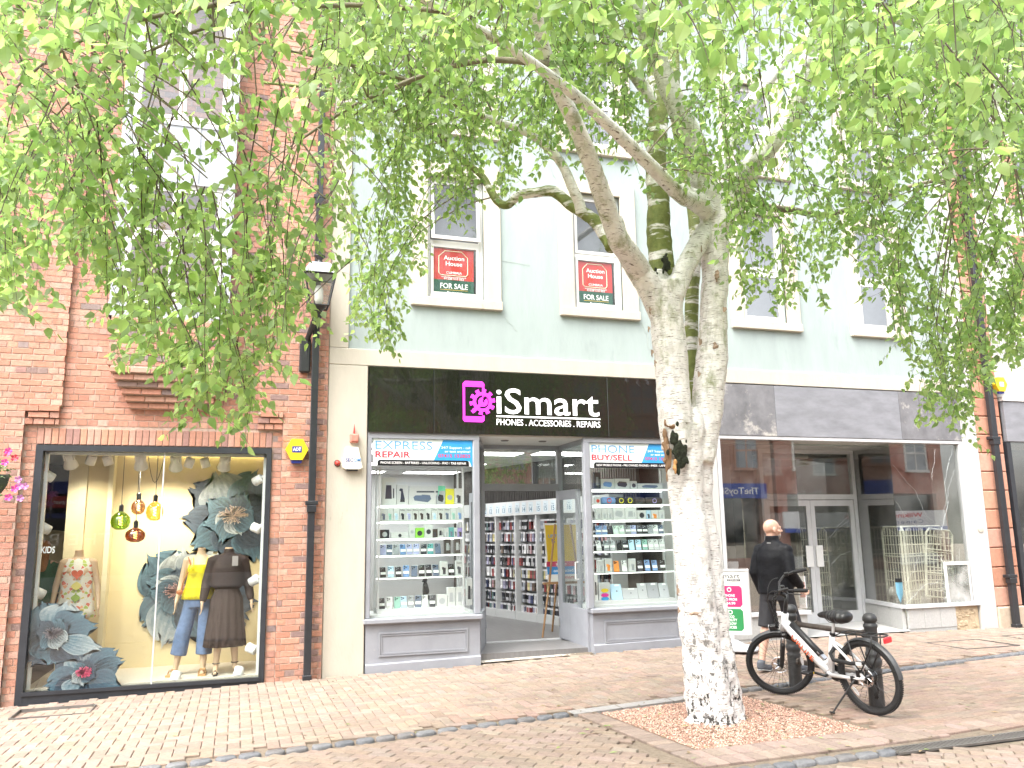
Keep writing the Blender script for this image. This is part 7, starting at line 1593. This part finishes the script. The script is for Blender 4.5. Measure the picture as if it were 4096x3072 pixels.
mat('black_moss', (.016, .02, .010), .95, var=.5, scale=30, bump=.8, bscale=60); mat('bare_wood', (.22, .13, .07), .75, var=.25, scale=9, stretch=(4, 4, .7), bump=.3); mat('orange_wood', (.45, .24, .09), .75, var=.25, scale=9); mat('bark_flake', (.30, .22, .16), .7, var=.3, scale=12); mat('twig', (.065, .045, .035), .8, var=.25); mat('branch_bark', (.17, .15, .10), .8, var=.4, scale=9, bump=.4, bscale=40)
tree = thing('birch_tree', 'white barked birch tree with weeping green branches in the gravel pit', 'tree', (4.07, 6.7, .03))
TY = 6.7
def wid(px, py, Y, w): return (P(px+w/2, py, Y)-P(px-w/2, py, Y)).length/2
b = MB()
rows = [(2905, 2745, 3005), (2870, 2758, 2988), (2800, 2756, 2975), (2697, 2747, 2950), (2534, 2722, 2915), (2371, 2712, 2894), (2154, 2694, 2872), (1987, 2679, 2845), (1828, 2664, 2848), (1720, 2660, 2860), (1670, 2695, 2835), (1630, 2730, 2800)]
for f_, rr, dy in ((.25, .25, .04), (.50, .27, -.05), (.77, .23, .03), (.5, .36, .10)):
    pts = []; rad = []
    for (v, l, r_) in rows:
        w = r_-l; x = l+w*f_; pts.append(P(x, v, TY+dy)); rad.append(wid(x, v, TY, 2*w*rr))
    b.tube(pts, rad, 16)
def stem(b, lst, Y0, Y1, n=14):
    pts = []; rad = []
    for i, (v, l, r_) in enumerate(lst): Y = Y0+(Y1-Y0)*i/(len(lst)-1); pts.append(P((l+r_)/2, v, Y)); rad.append(wid((l+r_)/2, v, Y, r_-l))
    b.tube(pts, rad, n)
stem(b, [(1800, 2650, 2770), (1700, 2640, 2766), (1430, 2623, 2742), (1231, 2603, 2722), (1130, 2592, 2715)], TY-.05, TY-.05)
stem(b, [(1850, 2740, 2850), (1700, 2768, 2873), (1430, 2795, 2901), (1231, 2805, 2901), (1099, 2812, 2912), (900, 2806, 2908), (760, 2804, 2896)], TY, TY+.05)
stem(b, [(1290, 2615, 2715), (1190, 2572, 2672), (1085, 2513, 2606), (955, 2428, 2516), (880, 2400, 2484)], TY-.02, TY-.18)
stem(b, [(860, 2800, 2880), (738, 2772, 2864), (640, 2745, 2835)], TY, TY-.1)
stem(b, [(920, 2830, 2910), (781, 2893, 2983), (700, 2935, 3022)], TY, TY-.1)
stem(b, [(850, 2800, 2860), (800, 2745, 2812), (750, 2660, 2722)], TY-.05, TY-.3)
stem(b, [(1190, 2650, 2730), (1080, 2700, 2770), (960, 2765, 2835), (900, 2800, 2850)], TY-.1, TY)
for (px, py, rx, rz, dy) in ((2712, 1795, .10, .16, -.10), (2705, 1450, .06, .07, -.10), (2868, 1105, .045, .09, -.08), (2868, 1385, .07, .09, -.06), (2630, 1395, .05, .04, 0), (2640, 1110, .09, .08, -.03), (2850, 770, .10, .09, 0), (2700, 1260, .05, .08, -.1)):
    q = P(px, py, TY+dy); b.ell(q, (rx, rx*.8, rz))
me = evalmesh(b.mesh('trunk'), [('REMESH', dict(mode='VOXEL', voxel_size=.014)), ('SMOOTH', dict(iterations=3, factor=.5))])
co = np.empty(len(me.vertices)*3); me.vertices.foreach_get('co', co); co = co.reshape(-1, 3); no = np.empty(len(me.vertices)*3); me.vertices.foreach_get('normal', no); no = no.reshape(-1, 3)
disp = np.zeros(len(co)); r5 = np.random.default_rng(5)
for f_, a_ in ((9, .006), (18, .004), (38, .0028), (70, .0016)):
    for k_ in range(5):
        w_ = r5.normal(size=3)*np.array([1, 1, .8])*f_/1.4; disp += a_*np.sin(co @ w_+r5.uniform(0, 6.28))/1.6
low = np.clip(1.2-co[:, 2], 0, 1.2)/1.2; disp *= (.7+1.1*low); co += no*disp[:, None]; me.vertices.foreach_set('co', co.ravel()); me.update()
me.materials.clear(); me.materials.append(MATS['birch']); me.shade_smooth(); put('trunk', me, tree)
NODES = []      # sampled limb points that carry weeping strands
def limb(lst, Y0, Y1, w0, w1, m_, nm='limb', n=12, rec=.25):
    """lst: (px, py) on the photo, widths in photo pixels, depth running Y0..Y1"""
    raw = []
    for i, (x, v) in enumerate(lst):
        t = i/(len(lst)-1); Y = Y0+(Y1-Y0)*t; raw.append((P(x, v, Y), wid(x, v, Y, w0+(w1-w0)*t)))
    pts = []; rad = []
    for i in range(len(raw)-1):       # Catmull-Rom
        p0 = raw[max(0, i-1)][0]; p1, p2 = raw[i][0], raw[i+1][0]; p3 = raw[min(len(raw)-1, i+2)][0]
        for k_ in range(5):
            t = k_/5; pts.append(.5*((2*p1)+(p2-p0)*t+(2*p0-5*p1+4*p2-p3)*t*t+(3*p1-p0-3*p2+p3)*t**3)); rad.append((raw[i][1]*(1-t)+raw[i+1][1]*t)*(1+random.uniform(-.05, .05)))
    pts.append(raw[-1][0]); rad.append(raw[-1][1]); MB().tube(pts, rad, n).build(nm, m_, tree, True)
    for i in range(int(len(pts)*rec), len(pts), 2): NODES.append((pts[i], rad[i]))
limb([(2558, 1085), (2515, 1015), (2471, 955), (2417, 803), (2363, 651), (2298, 488), (2240, 369), (2190, 240), (2150, 80), (2110, -160)], 6.6, 4.6, 86, 40, 'birch')
limb([(2650, 1180), (2645, 1042), (2634, 922), (2634, 803), (2623, 651), (2634, 434), (2623, 271), (2600, 60), (2560, -200)], 6.75, 6.9, 96, 50, 'birch_moss')
limb([(2775, 1640), (2762, 1519), (2764, 1356), (2770, 1139), (2784, 1000), (2778, 868), (2740, 650), (2700, 420), (2690, 100), (2660, -250)], 6.9, 7.5, 52, 40, 'birch_moss')
limb([(2770, 800), (2721, 781), (2634, 694), (2525, 586), (2363, 434), (2243, 336), (2018, 176), (1778, 46), (1500, -120), (1150, -260)], 6.52, 3.6, 58, 26, 'birch_mossy')
limb([(2818, 738), (2792, 640), (2764, 542), (2721, 456), (2666, 325), (2612, 195), (2558, 54), (2500, -160), (2430, -420)], 6.66, 5.9, 88, 52, 'birch')
limb([(2850, 830), (2870, 700), (2894, 608), (2916, 521), (2981, 434), (3068, 325), (3176, 195), (3330, 60), (3560, -80), (3800, -180)], 6.75, 7.2, 60, 26, 'birch_mossy')
limb([(2938, 781), (2980, 712), (3025, 640), (3155, 467), (3231, 250), (3285, 65), (3360, -160), (3480, -420)], 6.66, 5.4, 86, 46, 'birch')
limb([(2450, 990), (2430, 956), (2386, 890), (2327, 847), (2278, 815), (2213, 766), (2142, 771), (2077, 782), (2028, 820), (1990, 804), (1958, 755), (1925, 701), (1839, 630), (1763, 570), (1654, 500), (1500, 420), (1300, 360), (1050, 330)], 6.4, 8.0, 52, 12, 'birch_moss', rec=.5)
limb([(2325, 850), (2316, 809), (2294, 760), (2251, 663), (2197, 598), (2131, 543), (2034, 500), (1930, 465)], 6.55, 6.3, 44, 24, 'birch_mossy', rec=.35)
limb([(1935, 466), (1860, 440), (1650, 330), (1400, 260), (1050, 180), (700, 120)], 6.3, 5.9, 22, 8, 'branch_bark', rec=.1)
limb([(2890, 800), (2992, 792), (3068, 830), (3176, 841), (3252, 857), (3350, 850), (3520, 790), (3700, 730), (3900, 720)], 6.75, 7.2, 30, 8, 'branch_bark', rec=.3)
limb([(3231, 250), (3330, 230), (3480, 300), (3620, 420), (3740, 560), (3830, 720)], 5.6, 5.4, 34, 12, 'birch_mossy', rec=.2)
limb([(3285, 65), (3420, 40), (3640, 90), (3830, 210), (3960, 380), (4050, 600)], 5.5, 4.4, 40, 14, 'birch_mossy', rec=.2)
limb([(2634, 434), (2560, 330), (2480, 230), (2433, 163), (2379, 22), (2330, -160)], 6.85, 6.6, 46, 34, 'birch')
limb([(2200, 260), (1950, 240), (1700, 300), (1420, 420), (1200, 560)], 5.0, 5.6, 26, 10, 'branch_bark', rec=.2)
limb([(1500, -120), (1200, -60), (850, 20), (520, 90), (250, 200), (50, 360)], 4.0, 4.2, 30, 10, 'branch_bark', rec=.1)
limb([(1778, 46), (1400, 20), (1000, 60), (650, 180), (330, 360), (180, 520)], 4.2, 5.6, 22, 7, 'branch_bark', rec=.1)
# dark mossy hollows, bare wood and curling flakes on the trunk
def patch(px, py, Y, rx, rz, m_, nm, n_=26):
    b = MB(); c = P(px, py, Y)
    if n_ >= 40: b.ell(c, (rx*.55, .022, rz*.6), 12, 8); b.ell(c+Vector((rx*.25, 0, -rz*.4)), (rx*.4, .02, rz*.4), 12, 8)
    for i in range(n_): b.ell(c+Vector((random.gauss(0, rx*.36), random.uniform(-.01, .015), random.gauss(0, rz*.36))), (rx*random.uniform(.10, .3), random.uniform(.010, .022), rz*random.uniform(.08, .22)), 8, 5)
    organic(b, nm, m_, .008, 1, tree)
patch(2720, 1805, TY-.18, .085, .19, 'black_moss', 'hollow', 150); patch(2620, 1130, TY-.15, .055, .12, 'black_moss', 'moss_patch', 50); patch(2662, 1050, TY-.12, .045, .12, 'black_moss', 'moss_patch', 40); patch(2800, 800, TY-.13, .08, .05, 'black_moss', 'moss_patch', 40); patch(2702, 1450, TY-.16, .03, .035, 'black_moss', 'moss_patch')
patch(2862, 1385, TY-.12, .05, .06, 'bark_flake', 'bark_scar'); patch(2868, 1100, TY-.12, .03, .07, 'bark_flake', 'bark_scar'); patch(2775, 2455, TY-.17, .10, .03, 'bark_flake', 'bark_scar', 22)
patch(2668, 1800, TY-.13, .045, .22, 'bare_wood', 'bare_wood', 70); patch(2695, 1708, TY-.17, .09, .03, 'bare_wood', 'bare_wood', 30); patch(2700, 1865, TY-.2, .022, .10, 'orange_wood', 'bare_wood', 30)
if 0: b = MB(); q = [P(x, y, TY-.16) for x, y in ((2655, 1712), (2672, 1700), (2690, 1760), (2690, 1850), (2680, 1900), (2664, 1840))]; b.add([p for p in q]+[p+Vector((0, .12, 0)) for p in q], [tuple(range(5, -1, -1))]+[(i, (i+1) % 6, (i+1) % 6+6, i+6) for i in range(6)]); b.build('bare_wood', 'bare_wood', tree)
def flake(px, py, Y, w, h, a):
    b = MB(); c = P(px, py, Y); n_ = 8; vs = []
    for i in range(n_):
        t = i/(n_-1)*2.6; r_ = .025
        for zz in (-h, h): vs.append(c+Vector((-math.sin(t)*r_*math.cos(a)-.01, -.02-r_*(1-math.cos(t)), zz*(1-.1*i)+random.uniform(-.006, .006))))
    b.add(vs, [(2*i, 2*i+2, 2*i+3, 2*i+1) for i in range(n_-1)]); b.build('bark_curl', 'bark_flake', tree, True)
for (px, py, w, h, a) in ((2602, 1245, 1, .035, 0), (2596, 1320, 1, .03, .5), (2610, 1415, 1, .04, 0), (2622, 1455, 1, .03, .3), (2712, 1850, 1, .07, 1.5), (2668, 1790, 1, .05, 1), (2795, 1370, 1, .04, 2), (2790, 1500, 1, .03, 2), (2712, 2360, 1, .05, 0), (2716, 2440, 1, .03, 0), (2890, 1240, 1, .03, 3), (2792, 1000, 1, .05, 2.5)): flake(px, py, TY-.10, w, h, a)
# weeping strands
VL = np.array([(-60, 650), (0, 645), (50, 690), (100, 565), (150, 570), (200, 540), (240, 740), (300, 735), (350, 800), (400, 900), (440, 915), (480, 800), (520, 935), (560, 840), (600, 760), (640, 640), (690, 780), (740, 800), (780, 700), (830, 770), (862, 600), (880, 320), (920, 370), (960, 430), (1000, 480), (1040, 400), (1080, 470), (1120, 330), (1180, 350), (1240, 330), (1300, 340), (1350, 360), (1400, 470), (1450, 420), (1500, 400), (1560, 420), (1600, 600), (1650, 690), (1700, 660), (1760, 690), (1800, 560), (1850, 560), (1900, 610), (1950, 740), (2000, 900), (2050, 890), (2090, 950), (2130, 830), (2170, 780), (2212, 770), (2330, 740)], float)*1.8517
def PWd(px, py, w): d = ray(px, py)*w; return np.array([d[0], d[1], d[2]+CAMZ])
ND = np.array([[p.x, p.y, p.z] for p, r_ in NODES]); NR = np.array([r_ for p, r_ in NODES])
lp, la, ln, ls = [], [], [], []
tw = MB(); boughs = MB(); nbough = 0
def strand(E, L_, dens=1.0, leafs=1.0, conn=True):
    global nbough
    n = max(6, int(L_/.045)); top = E+np.array([0, 0, L_]); d2 = np.linalg.norm((ND-top)*np.array([1, 1, 1.4]), axis=1)+rng.uniform(0, .5, len(ND)); j = int(np.argmin(d2)); hub = ND[j]; hz_ = hub-top; hz_[2] = 0; h_ = np.linalg.norm(hz_)+1e-6; hz_ /= h_
    ph, am = rng.uniform(0, 6.28, 2), rng.uniform(.02, .08, 2); pts = []; dr = rng.normal(0, .22, 2)*L_
    for i in range(n+1):
        s = i/n; z = s*L_; lat = .22*L_*s**2.2*min(1, h_)
        pts.append(E+hz_*lat+np.array([am[0]*math.sin(3.5*z+ph[0])+dr[0]*s*s, am[1]*math.sin(3.1*z+ph[1])+dr[1]*s*s, z]))
    pts = np.array(pts); st = 3 if n > 12 else 2; sk = pts[::st]
    tw.tube([tuple(p) for p in sk], [.0012+.0028*i/max(1, len(sk)-1) for i in range(len(sk))], 3, caps=False)
    if conn and h_ < 1.3 and rng.random() < .45:
        T = pts[-1]; up = max(.05, min(.5, .12*h_)); mid = (T+hub)/2+np.array([0, 0, up]); c1 = [tuple((1-t)**2*T+2*t*(1-t)*mid+t*t*hub) for t in (0, .17, .33, .5, .67, .83, 1)]; r1 = min(.008, NR[j]*.5)
        boughs.tube(c1, [.004+(r1-.004)*t for t in (0, .17, .33, .5, .67, .83, 1)], 5, caps=False); nbough += 1
        m_ = int(h_/.06)
        for i in range(m_):
            t = rng.uniform(0, .85); p = (1-t)**2*T+2*t*(1-t)*mid+t*t*hub; leaf_at(p+rng.normal(0, .04, 3), leafs)
    for i in range(n):
        if rng.random() < .8: p = pts[i]+(pts[i+1]-pts[i])*rng.random(); leaf_at(p+rng.normal(0, .012, 3), leafs)
        if rng.random() < .34*dens:           # drooping side shoot with its own leaves
            p = pts[i].copy(); az = rng.uniform(0, 6.28); Ls = rng.uniform(.08, .26); q = p.copy(); d = np.array([math.cos(az), math.sin(az), rng.uniform(-.3, .5)]); m_ = max(3, int(Ls/.032)); sp_ = [tuple(p)]
            for k_ in range(m_):
                d[2] -= .22; dn = d/np.linalg.norm(d); q = q+dn*Ls/m_; sp_.append(tuple(q)); leaf_at(q+rng.normal(0, .01, 3), leafs, az+(1.2 if k_ % 2 else -1.2))
            tw.tube(sp_[::2]+[sp_[-1]], .0011, 3, caps=False)
def leaf_at(p, s=1.0, az=None):
    az = rng.uniform(0, 6.28) if az is None else az+rng.normal(0, .6); el = rng.uniform(.25, 1.35); a = np.array([math.cos(az)*math.cos(el), math.sin(az)*math.cos(el), -math.sin(el)]); r_ = rng.normal(size=3); n = np.cross(a, r_); n /= np.linalg.norm(n)+1e-9
    lp.append(p); la.append(a); ln.append(n); ls.append(rng.uniform(.045, .074)*s)
def depth_for(u, low):
    if u < 1250: return rng.uniform(3.8, 5.8)
    if u < 1650: return rng.uniform(6.6, 8.2)
    if u < 2600: return rng.uniform(6.5, 8.4)
    return rng.uniform(6.4, 8.6)
NS = 760
for i in range(NS):                       # fringe that hangs to the lower outline, and the mass above it
    u = rng.uniform(-80, 4200); v0 = np.interp(u, VL[:, 0], VL[:, 1]); f_ = rng.random()
    v = v0-(abs(rng.normal(0, 40)) if f_ < .35 else rng.uniform(0, 1)**.9*(v0+150))
    if u < 1250 and f_ > .35 and v > 200 and rng.random() < .76: continue
    if 1170 < u < 1400 and v > 980 and rng.random() < .7: continue
    if 2350 < u < 3250 and v < 820 and rng.random() < .5: continue
    w = depth_for(u, f_ < .35)
    strand(PWd(u, v, w), rng.uniform(.6, 1.5), 1.0)
for i in range(330):                      # filling the top of the picture over the middle and right
    u = rng.uniform(1250, 4250); v = rng.uniform(-200, 640 if u < 2300 else 760)
    if 2350 < u < 3250 and v > 120 and rng.random() < .7: continue
    if v > np.interp(u, VL[:, 0], VL[:, 1])-20: continue
    strand(PWd(u, v, rng.uniform(5.2, 8.2)), rng.uniform(.5, 1.2), 1.0)
for i in range(300):                      # nearer boughs across the top
    u = rng.uniform(-100, 4200); cap = 560 if u < 1400 else (330 if u < 2300 else (420 if u < 3100 else 800)); v = rng.uniform(-250, cap)*rng.random()**.35; w = rng.uniform(3.3, 5.0)
    if u < 1400 and rng.random() < .6: continue
    if 2300 < u < 3300 and v > 40 and rng.random() < .8: continue
    strand(PWd(u, v, w), rng.uniform(.4, 1.0), 1.0)
for i in range(34):                       # closest sprays, large in the picture
    u = float(rng.choice([rng.uniform(-50, 1000), rng.uniform(200, 1500), rng.uniform(2300, 3200), rng.uniform(3100, 4100)])); v = rng.uniform(-100, 430 if u < 1500 else (300 if u < 3100 else 700)); w = rng.uniform(2.5, 3.3); strand(PWd(u, v, w), rng.uniform(.25, .6), .9)
for i in range(60):                      # the crown over the frame
    u = rng.uniform(-300, 4400); v = rng.uniform(-1500, -150); w = rng.uniform(4.0, 7.2); strand(PWd(u, v, w), rng.uniform(.6, 1.3), .55, 1.15, conn=rng.random() < .4)
tw.build('twigs', 'twig', tree, kind='stuff'); boughs.build('boughs', 'branch_bark', tree, True, kind='stuff')
lp, la, ln, ls = map(np.array, (lp, la, ln, ls)); lb = np.cross(ln, la)
NL = len(lp); base = np.array([[.175, .29, .08], [.205, .325, .09], [.135, .24, .07], [.175, .265, .11], [.245, .355, .12]]); lc = base[rng.integers(0, 5, NL)]*rng.uniform(.8, 1.2, (NL, 1))
pxy = np.array([project(p) for p in lp]); infr = (pxy[:, 2] > .4) & (pxy[:, 0] > 0) & (pxy[:, 0] < 4096) & (pxy[:, 1] > 0) & (pxy[:, 1] < 3072); score = np.where(infr, ls/np.maximum(pxy[:, 2], .1), 0); big = np.argsort(-score)[:300]; mask = np.ones(NL, bool); mask[big] = False
T = np.array([[0, 0, 0], [0, .42, .03], [0, 1.05, -.08], [-.33, .24, -.05], [-.27, .55, -.06], [.33, .24, -.05], [.27, .55, -.06]]); TF = np.array([[0, 1, 3], [3, 1, 4], [1, 2, 4], [0, 5, 1], [5, 6, 1], [1, 6, 2]])
lmat = bpy.data.materials.new('birch_leaf'); lmat.use_nodes = True; MATS['birch_leaf'] = lmat; N = lmat.node_tree.nodes; L = lmat.node_tree.links; pb = N['Principled BSDF']; pb.inputs['Roughness'].default_value = .45
vc = N.new('ShaderNodeVertexColor'); vc.layer_name = 'Col'; L.new(vc.outputs[0], pb.inputs['Base Color']); trn = N.new('ShaderNodeBsdfTranslucent'); hsv = N.new('ShaderNodeHueSaturation'); hsv.inputs['Hue'].default_value = .485; hsv.inputs['Value'].default_value = 2.0; L.new(vc.outputs[0], hsv.inputs['Color']); L.new(hsv.outputs[0], trn.inputs[0]); mxs = N.new('ShaderNodeMixShader'); mxs.inputs[0].default_value = .6; L.new(pb.outputs[0], mxs.inputs[1]); L.new(trn.outputs[0], mxs.inputs[2]); L.new(mxs.outputs[0], N['Material Output'].inputs[0])
i_ = np.where(mask)[0]; V = lp[i_][:, None, :]+ls[i_][:, None, None]*(T[None, :, 0:1]*lb[i_][:, None, :]+T[None, :, 1:2]*la[i_][:, None, :]+T[None, :, 2:3]*ln[i_][:, None, :]); Fc = (TF[None]+7*np.arange(len(i_))[:, None, None]).reshape(-1, 3)
me = bpy.data.meshes.new('crown'); me.vertices.add(V.shape[0]*7); me.vertices.foreach_set('co', V.astype(np.float32).ravel()); me.loops.add(Fc.size); me.loops.foreach_set('vertex_index', Fc.astype(np.int32).ravel()); me.polygons.add(len(Fc)); me.polygons.foreach_set('loop_start', np.arange(0, Fc.size, 3, dtype=np.int32)); me.update(calc_edges=True); me.validate()
at = me.color_attributes.new('Col', 'FLOAT_COLOR', 'CORNER'); cc = np.ones((len(i_), 18, 4), np.float32); cc[:, :, :3] = lc[i_][:, None, :]; at.data.foreach_set('color', cc.ravel()); me.materials.append(lmat); me.shade_smooth(); put('crown', me, tree, kind='stuff')
lv = []
for c_ in base:                           # finer, toothed blade for the 300 leaves that show largest
    b = MB(); n_ = 9; Lf, Rt, Md = [], [], []
    for i in range(n_+1):
        t = i/n_; w_ = .34*math.sin(math.pi*min(1, t**.62))**.85*(1+.05*((i % 2)*2-1)) if 0 < i < n_ else 0; zz = -.10*(t**2); Md.append((0, t, .03*math.sin(3.1*t)+zz)); Lf.append((-w_, t-.02, -.05*w_/.37+zz)); Rt.append((w_, t-.02, -.05*w_/.37+zz))
    for i in range(n_): b.add([Lf[i], Md[i], Md[i+1], Lf[i+1]], [(0, 1, 2, 3)], tuple(c_)); b.add([Md[i], Rt[i], Rt[i+1], Md[i+1]], [(0, 1, 2, 3)], tuple(c_*.95))
    b.tube([(0, -.28, .02), (0, 0, 0)], .012, 3, tuple(c_)); lv.append(b.mesh('leaf', 'birch_leaf', True))
for j in big:
    o = put('leaf', lv[int(rng.integers(0, 5))], tree); s = ls[j]; a, n, bb_ = la[j]*s, ln[j]*s, lb[j]*s; p = lp[j]
    o.matrix_parent_inverse = Matrix.Identity(4); o.matrix_basis = ROOTM[tree.name].inverted() @ Matrix(((bb_[0], a[0], n[0], p[0]), (bb_[1], a[1], n[1], p[1]), (bb_[2], a[2], n[2], p[2]), (0, 0, 0, 1)))
print('LEAVES', NL, 'NODES', len(NODES))

# fallen leaves, twigs and bits scattered on the paving: uncountable
b = MB()
for i in range(420):
    if i < 260: a = rng.uniform(0, 6.28); r_ = abs(rng.normal(0, 1.5))+.2; x, y = 4.07+math.cos(a)*r_, 6.9+math.sin(a)*r_
    else: x, y = rng.uniform(-2, 11), rng.uniform(5.2, 10.7)
    if y < 4.5 or y > 10.75: continue
    z = zg(x, y)+.006; th = rng.uniform(0, 6.28); L_ = rng.uniform(.012, .04); c_, s_ = math.cos(th)*L_, math.sin(th)*L_; k_ = rng.uniform(.2, .45)
    b.add([(x-c_, y-s_, z), (x-s_*k_, y+c_*k_, z+rng.uniform(.002, .01)), (x+c_, y+s_, z+rng.uniform(0, .006)), (x+s_*k_, y-c_*k_, z+.003)], [(0, 1, 2), (0, 2, 3)], jit(random.choice([(.20, .15, .07), (.14, .10, .06), (.18, .24, .07), (.30, .22, .12)]), .2))
for i in range(26):
    x, y = 4.07+rng.normal(0, 1.4), 6.9+rng.normal(0, 1.0); th = rng.uniform(0, 6.28); L_ = rng.uniform(.04, .16)
    if 4.6 < y < 10.7: b.tube([(x, y, zg(x, y)+.008), (x+math.cos(th)*L_*.5, y+math.sin(th)*L_*.5+.01, zg(x, y)+.012), (x+math.cos(th)*L_, y+math.sin(th)*L_, zg(x, y)+.008)], .0022, 4, (.16, .10, .06))
b.build('leaf_litter', 'vcol', kind='stuff', label='scattered dry leaves and twigs on the paving below the birch')
